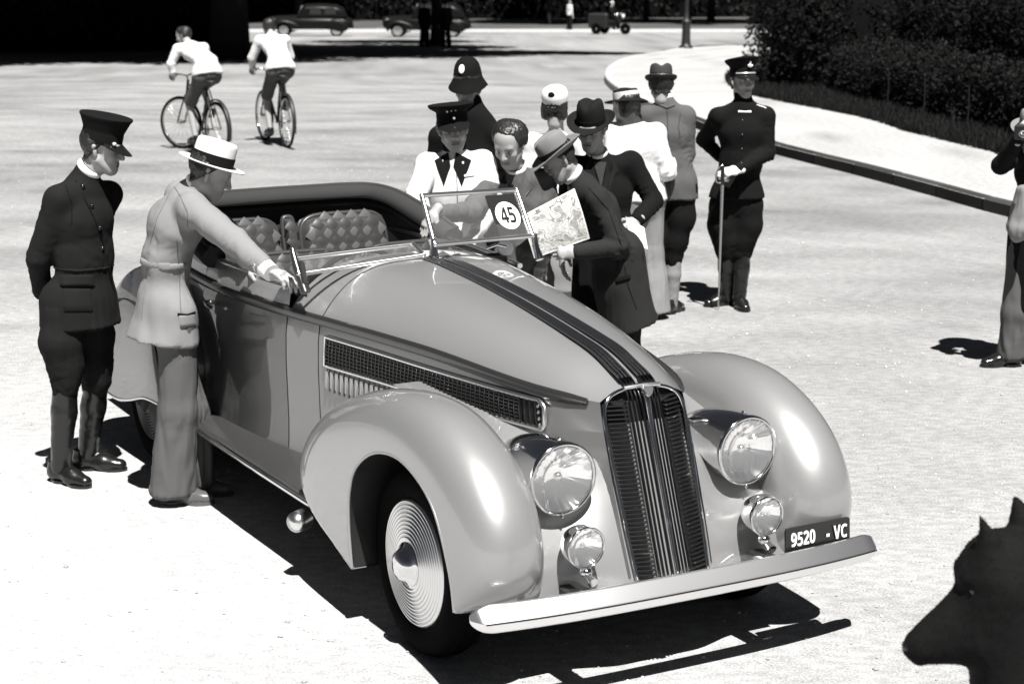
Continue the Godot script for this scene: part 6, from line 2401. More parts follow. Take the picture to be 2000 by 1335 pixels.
func far_side_group() -> void:
	var r := person("smiling man in white coat with black collar and tilted peaked cap behind the car", B_WHITE_COAT, J_WHITE_COAT, {
		"face": 8.0, "pitch": 4.0, "roll": 5.0, "coat": M.white_cloth, "coat_name": "coat", "hem": 0.55, "flare": 0.02, "hat": "cap", "hat_mat": M.black_cloth, "band_mat": M.black_cloth, "cap_h": 0.10, "cap_flare": 1.55, "cap_badge": 2, "hat_tilt": -4.0, "leg_mat": M.white_cloth, "fold": 0.009,
		"shirt_mat": M.black_cloth, "handR": [Vector3(-0.1, -0.8, 0.6), Vector3(0.0, 0.6, 0.8), 0.4]})
	var d := Vector3(-0.03, -0.10, -0.99)
	lapel(r, "dark_collar", [Vector3(-0.085, 1.50, 0.5), Vector3(-0.035, 1.36, 0.5), Vector3(0.002, 1.47, 0.5), Vector3(-0.01, 1.545, 0.5)], d, M.black_cloth)
	lapel(r, "dark_collar", [Vector3(0.115, 1.50, 0.5), Vector3(0.062, 1.36, 0.5), Vector3(0.018, 1.47, 0.5), Vector3(0.03, 1.545, 0.5)], d, M.black_cloth)
	seam(r, "front_edge", [Vector3(0.032, 1.460, 0.5), Vector3(0.035, 1.407, 0.5), Vector3(0.037, 1.348, 0.5), Vector3(0.038, 1.25, 0.5)], d, M.grey_cloth)
	flap(r, "breast_pocket", Vector3(0.069, 1.425, 0.5), Vector3(0.136, 1.433, 0.5), Vector3(0, -0.018, 0), d, M.white_cloth, 0.006)
	r = person("policeman in dark tunic and black helmet with white badge, rearmost behind the car", B_HELMET, J_HELMET, {
		"face": -14.0, "pitch": 6.0, "coat": M.black_cloth, "coat_name": "tunic", "hem": 0.8, "hat": "helmet", "hat_mat": M.black_cloth, "leg_mat": M.black_cloth, "shirt": false, "collar_up": 0.3, "fold": 0.006})
	d = Vector3(-0.01, -0.12, -0.99)
	var mb := MB.new()
	var e: Vector3 = J_HELMET.sL + Vector3(-0.04, 0.066, 0.0)
	mb.box(e, Vector3(0.10, 0.006, 0.05), 0.002, Basis(Vector3.BACK, -0.35))
	obj("shoulder_strap", mb, M.mid_cloth, r)
	r = person("bareheaded balding man in grey suit reaching his arm over the car's side", B_BARE, J_BARE, {
		"face": -22.0, "pitch": 26.0, "coat": M.grey_cloth, "hem": 0.72, "hair": "receding", "leg_mat": M.grey_cloth, "fold": 0.014, "fold_f": Vector3(11, 8, 11),
		"handR": [Vector3(-0.55, -0.75, 0.3), Vector3(-0.6, 0.5, 0.6), 0.4]})
	d = Vector3(0.0, -0.12, -0.99)
	lapel(r, "tie", [Vector3(-0.02, 1.36, 0.5), Vector3(0.0, 1.36, 0.5), Vector3(0.005, 1.2, 0.5), Vector3(-0.02, 1.2, 0.5)], d, M.black_cloth, 0.008)
	lapel(r, "lapel", [Vector3(0.06, 1.43, 0.5), Vector3(0.10, 1.34, 0.5), Vector3(0.07, 1.30, 0.5), Vector3(0.03, 1.15, 0.5), Vector3(0.02, 1.30, 0.5)], d, M.grey_cloth, 0.010)
	lapel(r, "lapel", [Vector3(-0.05, 1.42, 0.5), Vector3(-0.085, 1.34, 0.5), Vector3(-0.06, 1.30, 0.5), Vector3(-0.02, 1.15, 0.5), Vector3(-0.02, 1.30, 0.5)], d, M.dark_cloth, 0.010)  # darker cloth than its pair: shade of his right side put into colour
	r = person("man in dark tweed overcoat and pale felt hat bending over a spread map", B_READER, J_READER, {
		"face": -74.0, "pitch": 34.0, "roll": 4.0, "coat": M.tweed, "coat_name": "overcoat", "hem": 0.50, "flare": 0.03, "tail": Vector3(0.10, 0, 0), "hem_n": Vector3(0.35, -1, 0), "hat": "fedora", "hat_mat": M.felt_light, "brim": 1.72, "crown": 0.118, "hat_tilt": -2.0, "leg_mat": M.dark_cloth, "fold": 0.012, "shirt_y": 0.045,
		"handL": [Vector3(-0.9, 0.0, 0.1), Vector3(0.1, 0.3, 0.9), 0.9], "handR": [Vector3(-0.5, -0.2, 0.6), Vector3(0.0, 1.0, 0.2), 0.8]})
	d = Vector3(0.046, -0.15, -0.987)
	flap(r, "pocket_flap", Vector3(-0.061, 0.845, 0.5), Vector3(0.031, 0.873, 0.5), Vector3(0.004, -0.03, 0), d, M.black_cloth, 0.008)
	seam(r, "back_seam", [Vector3(-0.202, 1.342, 0.5), Vector3(-0.093, 1.220, 0.5), Vector3(-0.023, 1.028, 0.5), Vector3(0.016, 0.806, 0.5), Vector3(0.078, 0.639, 0.5)], d, M.black_cloth)
	seam(r, "sleeve_seam", [Vector3(-0.229, 1.315, 0.5), Vector3(-0.201, 1.220, 0.5), Vector3(-0.119, 1.165, 0.5)], d, M.black_cloth)
	r = person("man in black overcoat, dark tie and black fedora standing behind the map reader", B_FEDORA, J_FEDORA, {
		"face": -18.0, "pitch": 12.0, "coat": M.black_cloth, "coat_name": "overcoat", "hem": 0.45, "flare": 0.03, "hat": "fedora", "hat_mat": M.felt_dark, "brim": 1.72, "crown": 0.135, "leg_mat": M.black_cloth, "fold": 0.010,
		"handL": [Vector3(-0.7, -0.5, 0.3), Vector3(0.3, 0.4, 0.8), 0.9]})
	d = Vector3(0.03, -0.12, -0.99)
	lapel(r, "shirt_front", [Vector3(-0.09, 1.42, 0.5), Vector3(-0.015, 1.42, 0.5), Vector3(-0.045, 1.27, 0.5)], d, M.mid_cloth)
	lapel(r, "lapel", [Vector3(0.0, 1.47, 0.5), Vector3(0.06, 1.37, 0.5), Vector3(0.03, 1.34, 0.5), Vector3(-0.03, 1.15, 0.5), Vector3(-0.03, 1.30, 0.5)], d, M.dark_cloth, 0.008)
	lapel(r, "lapel", [Vector3(-0.10, 1.46, 0.5), Vector3(-0.15, 1.37, 0.5), Vector3(-0.12, 1.33, 0.5), Vector3(-0.06, 1.15, 0.5), Vector3(-0.07, 1.30, 0.5)], d, M.dark_cloth, 0.008)
	person("dark-haired woman in white cap with a dark pompom, turned away behind the black fedora", B_WHITE_CAP, J_WHITE_CAP, {
		"face": 165.0, "pitch": 4.0, "coat": M.white_cloth, "coat_name": "blouse", "hem": 0.8, "hair": "bob", "hat": "sailor", "legs": "skirt", "leg_mat": M.light_cloth, "shirt": false, "fat": 0.9, "skirt_hem": 0.3})
	person("woman in pale jacket and broad banded hat, seen from behind", B_BRIM_WOMAN, J_BRIM_WOMAN, {
		"face": -140.0, "pitch": 6.0, "coat": M.white_cloth, "hem": 0.84, "flare": 0.01, "hair": "bob", "hat": "brimmed", "hat_mat": M.felt_dark, "band_mat": M.straw, "brim": 1.72, "crown": 0.075, "band_h": 0.056, "leg_mat": M.light_cloth, "cuff": 0.12, "shirt": false, "fat": 0.92, "fold": 0.014,
		"handR": [Vector3(0.1, 0.9, -0.2), Vector3(0.2, 0.2, 0.9), 1.0]})
	r = person("man in grey jacket, dark plus-fours and pale stockings, seen from behind", B_GREY_BACK, J_GREY_BACK, {
		"face": 178.0, "pitch": 8.0, "coat": M.grey_cloth, "hem": 0.83, "legs": "breeches", "leg_mat": M.black_cloth, "stocking": M.light_cloth, "hat": "fedora", "hat_mat": M.mid_cloth, "brim": 1.40, "crown": 0.11, "fold": 0.011, "toeR": 150.0, "toeL": -170.0})
	d = Vector3(0.081, -0.086, -0.993)
	seam(r, "back_seam", [Vector3(-0.065, 1.49, 0.5), Vector3(-0.051, 1.270, 0.5), Vector3(-0.040, 1.062, 0.5), Vector3(-0.034, 0.894, 0.5)], d, M.mid_cloth)
	seam(r, "sleeve_seam", [Vector3(0.029, 1.471, 0.5), Vector3(0.016, 1.374, 0.5), Vector3(0.032, 1.288, 0.5)], d, M.mid_cloth)
	seam(r, "coat_collar", [Vector3(-0.128, 1.536, 0.5), Vector3(-0.066, 1.512, 0.5), Vector3(-0.000, 1.536, 0.5)], d, M.grey_cloth, 0.010)
	# the spread map
	mb = MB.new()
	var c := [Vector3(0.045, 1.150, -10.24), Vector3(0.342, 1.289, -10.36), Vector3(0.425, 1.025, -10.27), Vector3(0.12, 0.93, -10.18)]
	var rows := []
	for i in 13:
		var row := PackedVector3Array()
		for k in 17:
			var u := k / 16.0
			var v := i / 12.0
			var p: Vector3 = c[0].lerp(c[1], u).lerp(c[3].lerp(c[2], u), v)
			p += Vector3(0.1, 0.2, 1).normalized() * (0.014 * sin(u * PI * 4.0) * (0.4 + 0.6 * v) + 0.03 * sin(v * PI))
			row.append(p)
		rows.append(row)
	mb.grid(rows)
	var map := obj("map", mb, map_print())
	tag(map, "large unfolded map held over the car by the man in the pale felt hat", "map")
	# folded paper in the other man's hand
	mb = MB.new()
	rows = []
	for i in 5:
		var row := PackedVector3Array()
		for k in 7:
			var u := k / 6.0
			var v := i / 4.0
			row.append(Vector3(0.645 + u * 0.095 + v * 0.02, 1.085 - u * 0.06 - v * 0.12, -10.70 + 0.02 * sin(u * 3.0) + v * 0.03))
		rows.append(row)
	mb.grid(rows)
	var back := []
	for row in rows:
		var b := PackedVector3Array()
		for p in row:
			b.append(p + Vector3(0.012, -0.004, -0.008))
		back.append(b)
	mb.grid(back)
	var pp := obj("folded_paper", mb, M.paper)
	tag(pp, "small folded white paper in the hand of the man in the black fedora", "paper")

func map_print() -> StandardMaterial3D:
	var im := Image.create(256, 192, false, Image.FORMAT_RGB8)
	for y in 192:
		for x in 256:
			var n := noise.get_noise_3d(x * 0.022, 88.0, y * 0.022)
			var t := 0.72 + 0.10 * noise.get_noise_3d(x * 0.10, 12.0, y * 0.10)
			if absf(n) < 0.05:
				t *= 0.55
			if absf(noise.get_noise_3d(x * 0.05, 40.0, y * 0.05)) < 0.05:
				t *= 0.72
			if n > 0.35:
				t *= 0.75
			if x < 5 or y < 5 or x > 250 or y > 186:
				t = 0.86
			im.set_pixel(x, y, Color(t, t, t * 0.98))
	var m := mat(0.8, 0.85)
	m.albedo_texture = ImageTexture.create_from_image(im)
	return m

func officer() -> void:
	var r := person("officer in black tunic and breeches, gloved hand resting on a sabre, standing alone", B_OFFICER, J_OFFICER, {
		"face": 24.0, "pitch": 2.0, "coat": M.black_cloth, "coat_name": "tunic", "hem": 0.80, "flare": 0.012, "legs": "breeches", "leg_mat": M.black_cloth, "hat": "cap", "hat_mat": M.black_cloth, "band_mat": M.black_cloth, "cap_h": 0.115, "cap_flare": 1.45, "cap_badge": 1, "cap_cord": true, "cap_front": 0.9, "hat_tilt": -6.0, "shirt": false, "collar_up": 0.35, "toeR": -65.0, "toeL": 8.0, "fold": 0.007,
		"gloveL": M.skin_glove, "handL": [Vector3(-0.92, -0.12, 0.2), Vector3(0.0, 0.75, 0.65), 1.0]})
	var d := Vector3(0.120, -0.096, -0.988)
	var mb := MB.new()
	var a := pin(Vector3(-0.042, 1.464, 0.5), d)
	var b := pin(Vector3(0.050, 1.464, 0.5), d)
	mb.tube(PackedVector3Array([a - d * 0.004, b - d * 0.004]), 0.008, 6)
	obj("ribbon_bar", mb, M.white, r)
	mb = MB.new()
	mb.tube(PackedVector3Array([J_OFFICER.sL + Vector3(-0.085, 0.085, 0.03), J_OFFICER.sL + Vector3(-0.02, 0.066, 0.04), J_OFFICER.sL + Vector3(0.02, 0.045, 0.035), J_OFFICER.sL + Vector3(0.03, 0.045, 0.0), J_OFFICER.sL + Vector3(-0.06, 0.085, -0.01)]), 0.0045, 6)
	obj("shoulder_board", mb, M.white, r)
	buttons(r, [Vector3(-0.01, 1.40, 0.5), Vector3(-0.01, 1.30, 0.5), Vector3(-0.01, 1.20, 0.5), Vector3(-0.01, 1.10, 0.5)], d, M.chrome_dark, 0.008)
	# sabre in its scabbard, point on the ground
	var o := thing("sabre", "slender sabre in a bright scabbard, its tip on the road under the officer's glove", "sabre", Vector3(1.493, 0, -13.50))
	mb = MB.new()
	mb.tube(PackedVector3Array([Vector3(0, 0.01, 0), Vector3(-0.003, 0.5, 0.07), Vector3(-0.008, 0.93, 0.15)]), PackedFloat32Array([0.006, 0.0085, 0.011]), 8)
	obj("scabbard", mb, M.steel, o)
	mb = MB.new()
	mb.tube(PackedVector3Array([Vector3(-0.008, 0.93, 0.15), Vector3(-0.01, 1.06, 0.16)]), 0.014, 8)
	obj("grip", mb, M.black, o)
	mb = MB.new()
	mb.tube(smooth([Vector3(-0.008, 0.94, 0.15), Vector3(-0.05, 0.95, 0.155), Vector3(-0.055, 1.0, 0.16), Vector3(-0.03, 1.06, 0.16), Vector3(-0.01, 1.065, 0.16)], 16), 0.006, 6)
	obj("knuckle_guard", mb, M.steel, o)

func photographer() -> void:
	person("person in long dark coat raising a camera to the face at the right edge", B_PHOTOGRAPHER, J_PHOTOGRAPHER, {
		"face": -32.0, "pitch": 6.0, "coat": M.black_cloth, "coat_name": "overcoat", "hem": 0.36, "legs": "trousers", "fat": 0.88, "leg_mat": M.grey_cloth, "cuff": 0.085, "toeR": -80.0, "toeL": -30.0, "fold": 0.012,
		"handR": [Vector3(0.3, 0.9, 0.3), Vector3(-0.5, 0.1, 0.5), 1.0], "hat": "fedora", "hat_mat": M.felt_light})
	var o := thing("coat", "pale raincoat hanging over the photographer's arm at the right edge", "coat", B_PHOTOGRAPHER + Vector3(-0.10, 0.0, 0.16))
	var s := Sdf.new()
	s.bone(Vector3(-0.03, 1.12, 0.0), Vector3(-0.06, 0.90, 0.02), 0.045, 0.055, 0.05, Vector3(0.5, 0, 0.86).normalized(), 1.6)
	s.bone(Vector3(-0.06, 0.90, 0.02), Vector3(-0.07, 0.86, 0.02), 0.05, 0.045, 0.05)
	var mb := MB.new()
	s.build(mb, 0.012, fold_noise, 0.012, Vector3(14, 4, 14))
	obj("folded_cloth", mb, M.light_cloth, o)
	o = thing("hand_camera", "small hand camera held to the photographer's face at the right edge", "camera", B_PHOTOGRAPHER + Vector3(-0.20, 1.47, 0.36), deg_to_rad(-32))
	mb = MB.new()
	mb.box(Vector3(0, 0.03, 0), Vector3(0.14, 0.09, 0.05), 0.01)
	obj("camera_body", mb, M.black, o)
	mb = MB.new()
	mb.lathe(Vector3(0, 0.03, 0.025), Vector3.BACK, PackedVector2Array([Vector2(0.028, 0.0), Vector2(0.028, 0.035), Vector2(0.022, 0.04), Vector2(0.0, 0.036)]), 18)
	obj("camera_lens", mb, M.chrome, o)

# ------------------------------------------------------------------ bicycles and riders
func bike_part(a: Array, r: float) -> MB:
	var mb := MB.new()
	for i in a.size() - 1:
		mb.tube(PackedVector3Array([a[i], a[i + 1]]), r, 7)
	return mb

func bicycle(label: String, at: Vector3, turn: float, steer: float) -> Node3D:
	var o := thing("bicycle", label, "bicycle", at, turn, "bicycles ridden across the square")
	var wr := 0.335
	for q in [[0.0, 0.0], [1.04, steer]]:
		var w := Node3D.new()
		w.name = "wheel"
		o.add_child(w, true)
		w.position = Vector3(0, wr, q[0] - 0.36)
		w.rotation.y = q[1]
		var mb := MB.new()
		mb.ring(Vector3.ZERO, Vector3.RIGHT, wr - 0.017, 0.018, 48, 8)
		obj("tyre", mb, M.rubber, w)
		mb = MB.new()
		mb.ring(Vector3.ZERO, Vector3.RIGHT, wr - 0.042, 0.010, 48, 6)
		obj("rim", mb, M.chrome_soft, w)
		mb = MB.new()
		mb.tube(PackedVector3Array([Vector3(-0.05, 0, 0), Vector3(0.05, 0, 0)]), 0.018, 8)
		obj("hub", mb, M.chrome_soft, w)
		mb = MB.new()
		for k in 28:
			var a := TAU * k / 28
			mb.tube(PackedVector3Array([Vector3(0.025 * (1 if k % 2 else -1), 0, 0), Vector3(0, cos(a), sin(a)) * (wr - 0.045)]), 0.0015, 4, false)
		obj("spokes", mb, M.chrome_soft, w).set_meta("kind", "stuff")
	var rear := Vector3(0, wr, -0.36)
	var bb := Vector3(0, 0.29, 0.07)
	var seat := Vector3(0, 0.83, -0.13)
	var headt := Vector3(0, 0.86, 0.43)
	var headb := Vector3(0, 0.70, 0.49)
	obj("top_tube", bike_part([seat - Vector3(0, 0.03, 0), headt - Vector3(0, 0.03, 0)], 0.014), M.iron, o)
	obj("down_tube", bike_part([headb, bb], 0.015), M.iron, o)
	obj("seat_tube", bike_part([bb, seat + Vector3(0, 0.06, -0.01)], 0.014), M.iron, o)
	obj("head_tube", bike_part([headb - Vector3(0, 0.02, 0), headt + Vector3(0, 0.03, 0)], 0.018), M.iron, o)
	for s in [-1.0, 1.0]:
		obj("chain_stay", bike_part([bb + Vector3(s * 0.02, 0, 0), rear + Vector3(s * 0.055, 0, 0)], 0.009), M.iron, o)
		obj("seat_stay", bike_part([seat + Vector3(s * 0.02, -0.03, 0), rear + Vector3(s * 0.055, 0, 0)], 0.008), M.iron, o)
		obj("fork", bike_part([headb + Vector3(s * 0.02, 0, 0), Vector3(s * 0.05, 0.5, 0.58), Vector3(s * 0.05, wr, 0.68)], 0.010), M.iron, o)
		var mb := MB.new()
		var c := bb + Vector3(s * 0.06, 0, 0)
		var foot := c + Vector3(0, -0.165 * s, 0.03)
		mb.tube(PackedVector3Array([c, foot]), 0.010, 6)
		obj("crank", mb, M.chrome_soft, o)
		mb = MB.new()
		mb.box(foot + Vector3(s * 0.055, 0, 0), Vector3(0.09, 0.025, 0.075), 0.006)
		obj("pedal", mb, M.black, o)
	var mb := MB.new()
	mb.ring(bb + Vector3(-0.045, 0, 0), Vector3.RIGHT, 0.09, 0.008, 28, 6)
	for k in 5:
		var a := TAU * k / 5
		mb.tube(PackedVector3Array([bb + Vector3(-0.045, 0, 0), bb + Vector3(-0.045, cos(a) * 0.09, sin(a) * 0.09)]), 0.007, 5)
	obj("chainring", mb, M.iron, o)
	mb = MB.new()
	mb.tube(smooth([Vector3(-0.22, 0.93, 0.36), Vector3(-0.21, 0.95, 0.45), Vector3(-0.1, 0.96, 0.50), Vector3(0, 0.94, 0.46), Vector3(0.1, 0.96, 0.50), Vector3(0.21, 0.95, 0.45), Vector3(0.22, 0.93, 0.36)], 30), 0.012, 8)
	mb.tube(PackedVector3Array([headt, Vector3(0, 0.94, 0.46)]), 0.012, 8)
	obj("handlebar", mb, M.chrome_soft, o)
	mb = MB.new()
	mb.ball(Vector3(0, 0.905, -0.19), Vector3(0.085, 0.03, 0.11), Basis.IDENTITY, 16, 8)
	mb.ball(Vector3(0, 0.90, -0.06), Vector3(0.03, 0.025, 0.10), Basis.IDENTITY, 12, 8)
	obj("saddle", mb, M.black, o)
	var path := PackedVector3Array()
	for k in 20:
		var a := deg_to_rad(lerpf(-20, 150, k / 19.0))
		path.append(rear + Vector3(0, sin(a), -cos(a)) * (wr + 0.025))
	mb = MB.new()
	mb.tube(path, 0.024, 8, true, 0.4, Vector3.ZERO)
	obj("mudguard", mb, M.iron, o)
	return o

func rider(label: String, at: Vector3, turn: float, face: float, lean: float, leg: Material) -> void:
	var b := Basis(Vector3.UP, turn)
	var j := {}
	var z := -0.02 * lean
	var raw := {"pv": Vector3(0, 1.00, -0.16), "ws": Vector3(0, 1.14, -0.08 + z), "ch": Vector3(0, 1.30 - lean * 0.03, 0.04 + lean * 0.08), "nk": Vector3(0, 1.44 - lean * 0.055, 0.15 + lean * 0.11), "hd": Vector3(0, 1.55 - lean * 0.06, 0.22 + lean * 0.14),
		"sL": Vector3(0.175, 1.385 - lean * 0.05, 0.12 + lean * 0.1), "eL": Vector3(0.255, 1.14 - lean * 0.02, 0.22 + lean * 0.07), "wL": Vector3(0.23, 0.985, 0.36), "sR": Vector3(-0.175, 1.385 - lean * 0.05, 0.12 + lean * 0.1), "eR": Vector3(-0.255, 1.14 - lean * 0.02, 0.22 + lean * 0.07), "wR": Vector3(-0.23, 0.985, 0.36),
		"hL": Vector3(0.09, 0.96, -0.12), "kL": Vector3(0.115, 0.60, 0.16), "aL": Vector3(0.115, 0.20, 0.02), "hR": Vector3(-0.09, 0.96, -0.12), "kR": Vector3(-0.12, 0.82, 0.27), "aR": Vector3(-0.115, 0.52, 0.05)}
	for k in raw:
		j[k] = b * raw[k]
	var deg := rad_to_deg(turn)
	person(label, at, j, {"face": deg + face, "pitch": 12.0, "coat": M.white_cloth, "coat_name": "shirt", "hem": 0.98, "hem_n": b * Vector3(0, -0.9, -0.3), "leg_mat": leg, "legs": "shorts", "fold": 0.010, "shirt": false, "group": "cyclists crossing the square", "liftR": 0.44, "liftL": 0.125, "fat": 0.96, "collar_up": 0.0, "leg_fold": 0.007, "cuff": 0.07,
		"handL": [b * Vector3(0, -0.3, 1), b * Vector3(0.3, 1, 0), 1.0], "handR": [b * Vector3(0, -0.3, 1), b * Vector3(-0.3, 1, 0), 1.0], "shoe_mat": M.shoe})

func cyclists() -> void:
	var t := deg_to_rad(214.5)
	var p := Vector3(-3.84, 0, -23.77)
	bicycle("left bicycle, its front wheel turned, under the rider who looks left", p, t, 0.45)
	rider("left cyclist in white shirt, bent forward with his head turned left", p, t, 38.0, 2.0, M.grey_cloth)
	t = deg_to_rad(203.0)
	p = Vector3(-3.03, 0, -24.75)
	bicycle("right bicycle under the rider with his back squarely to us", p, t, 0.06)
	rider("right cyclist in white shirt, his back squarely turned", p, t, 0.0, 0.9, M.grey_cloth)

# ------------------------------------------------------------------ background vehicles, lamp post, dog
func build_background() -> void:
	dog()
	lamp_post()
	saloon("black parked saloon left of the two standing men, pale-rimmed wheels", Vector3(-4.2, 0, -94.0), deg_to_rad(-93), 4.4, 1.70)
	saloon("black parked saloon far left, just behind the right cyclist's head", Vector3(-10.1, 0, -96.5), deg_to_rad(-88), 4.3, 1.62)
	tricycle()
	var dark := {"coat": M.black_cloth, "hem": 0.7, "leg_mat": M.black_cloth, "hat": "fedora", "cell": 0.02, "group": "two men in shade by the parked cars"}
	var h := 1.74
	for q in [["left of the two dark men standing in tree shade before the parked car", Vector3(-3.28, 0, -72.2), 150.0], ["right of the two dark men standing in tree shade before the parked car", Vector3(-2.50, 0, -72.6), -150.0]]:
		var p: Vector3 = q[1]
		p.y = ground_y(p.x, p.z)
		person(q[0], p, standing(h, q[2]), dark)
	var p := Vector3(3.25, 0, -108.5)
	p.y = ground_y(p.x, p.z) + 0.1
	person("far person in white shirt walking beyond the road at the top", p, standing(1.7, 120.0), {"coat": M.white_cloth, "hem": 0.85, "leg_mat": M.black_cloth, "cell": 0.02})

func standing(h: float, yaw: float) -> Dictionary:
	var b := Basis(Vector3.UP, deg_to_rad(yaw))
	var j := {"pv": Vector3(0, 0.535, 0), "ws": Vector3(0, 0.61, 0), "ch": Vector3(0, 0.72, 0.003), "nk": Vector3(0, 0.835, -0.003), "hd": Vector3(0, 0.925, 0.01),
		"sL": Vector3(0.108, 0.805, 0), "eL": Vector3(0.135, 0.625, -0.01), "wL": Vector3(0.14, 0.475, 0.03), "sR": Vector3(-0.108, 0.805, 0), "eR": Vector3(-0.135, 0.625, -0.01), "wR": Vector3(-0.14, 0.475, 0.03),
		"hL": Vector3(0.052, 0.515, 0), "kL": Vector3(0.062, 0.28, 0.006), "aL": Vector3(0.072, 0.045, -0.017), "hR": Vector3(-0.052, 0.515, 0), "kR": Vector3(-0.062, 0.28, 0.006), "aR": Vector3(-0.072, 0.045, -0.017)}
	for k in j:
		j[k] = b * (j[k] * h)
	return j

func saloon(label: String, at: Vector3, turn: float, len: float, tall: float) -> void:
	at.y = ground_y(at.x, at.z)
	var o := thing("parked_car", label, "car", at, turn, "cars parked across the road")
	var f := len * 0.5
	# bonnet and body, then the cabin
	var mb := MB.new()
	var rows := []
	for q in [[-1.0, 0.35, 0.5, 0.42], [-0.97, 0.55, 0.85, 0.4], [-0.75, 0.66, 1.02, 0.38], [-0.3, 0.72, 1.06, 0.36], [0.15, 0.70, 1.05, 0.36], [0.4, 0.56, 1.04, 0.38], [0.7, 0.42, 1.02, 0.42], [0.92, 0.32, 0.97, 0.45], [0.95, 0.25, 0.9, 0.5]]:
		var row := PackedVector3Array()
		for k in 19:
			var a := PI * k / 18.0
			row.append(Vector3(cos(a) * q[1] * (1.0 if k > 0 and k < 18 else 0.95), lerpf(q[3], q[2], pow(sin(a), 0.45)), q[0] * f))
		rows.append(row)
	mb.grid(rows)
	mb.fan(rows[-1])
	mb.fan(rows[0])
	obj("body", mb, M.car_black, o)
	mb = MB.new()
	rows = []
	for q in [[-0.86, 0.45, 0.95], [-0.78, 0.55, tall * 0.86], [-0.6, 0.60, tall * 0.97], [-0.25, 0.62, tall], [0.08, 0.60, tall * 0.98], [0.16, 0.58, tall * 0.94], [0.30, 0.54, 1.0]]:
		var row := PackedVector3Array()
		for k in 15:
			var a := PI * k / 14.0
			row.append(Vector3(cos(a) * q[1], 0.95 + (q[2] - 0.95) * pow(sin(a), 0.38), q[0] * f))
		rows.append(row)
	mb.grid(rows)
	var cab := obj("roof", mb, M.car_black, o)
	for s in [-1.0, 1.0]:
		for w in [[-0.62, -0.34], [-0.28, 0.0]]:
			mb = MB.new()
			mb.quad(Vector3(s * 0.625, 1.08, w[0] * f), Vector3(s * 0.625, 1.08, w[1] * f), Vector3(s * 0.60, tall - 0.2, (w[1] - 0.02) * f), Vector3(s * 0.60, tall - 0.2, (w[0] + 0.03) * f), Vector3(s, 0.1, 0))
			obj("window", mb, M.chrome_dark, cab)
		mb = MB.new()
		mb.quad(Vector3(s * 0.03, 1.06, 0.285 * f), Vector3(s * 0.44, 1.06, 0.27 * f), Vector3(s * 0.42, tall * 0.92, 0.19 * f), Vector3(s * 0.03, tall * 0.94, 0.20 * f), Vector3(0, 0.6, 1))
		obj("windscreen", mb, M.chrome_bright, cab)
		for q in [[0.60, true], [-0.62, false]]:
			var z: float = q[0] * f
			mb = MB.new()
			mb.xf = Transform3D(Basis(Vector3(s * 0.92, 0, 0), Vector3(0, 0.85, 0), Vector3(0, 0, 0.85)), Vector3(0, 0.0, z))
			mb.add(make_fender(q[1]))
			obj("wing", mb, M.car_black, o)
			var w := Node3D.new()
			w.name = "wheel"
			o.add_child(w, true)
			mb = MB.new()
			mb.ring(Vector3(s * 0.64, 0.33, z), Vector3.RIGHT, 0.265, 0.07, 32, 8)
			obj("tyre", mb, M.rubber, w)
			mb = MB.new()
			mb.lathe(Vector3(s * 0.64, 0.33, z), Vector3(s, 0, 0), PackedVector2Array([Vector2(0.235, 0.06), Vector2(0.20, 0.075), Vector2(0.12, 0.065), Vector2(0.08, 0.085), Vector2(0.0, 0.09)]), 28)
			obj("wheel_disc", mb, M.white if s < 0 else M.chrome_soft, w)
		mb = MB.new()
		mb.lathe(Vector3(s * 0.48, 0.86, 0.86 * f), Vector3.BACK, PackedVector2Array([Vector2(0.0, -0.22), Vector2(0.07, -0.16), Vector2(0.115, 0.0), Vector2(0.11, 0.012), Vector2(0.0, 0.025)]), 20)
		obj("headlight", mb, M.chrome, o)
		mb = MB.new()
		mb.box(Vector3(s * 0.74, 0.34, 0.02 * f), Vector3(0.26, 0.04, 1.6), 0.01)
		obj("running_board", mb, M.chrome_soft, o)
	mb = MB.new()
	mb.tube(PackedVector3Array([Vector3(-0.8, 0.46, f * 1.02), Vector3(0, 0.46, f * 1.06), Vector3(0.8, 0.46, f * 1.02)]), 0.045, 8)
	obj("bumper", mb, M.chrome_bright, o)
	mb = MB.new()
	mb.quad(Vector3(-0.22, 0.5, 0.965 * f), Vector3(0.22, 0.5, 0.965 * f), Vector3(0.2, 0.92, 0.955 * f), Vector3(-0.2, 0.92, 0.955 * f), Vector3.BACK)
	obj("radiator", mb, M.chrome, o)

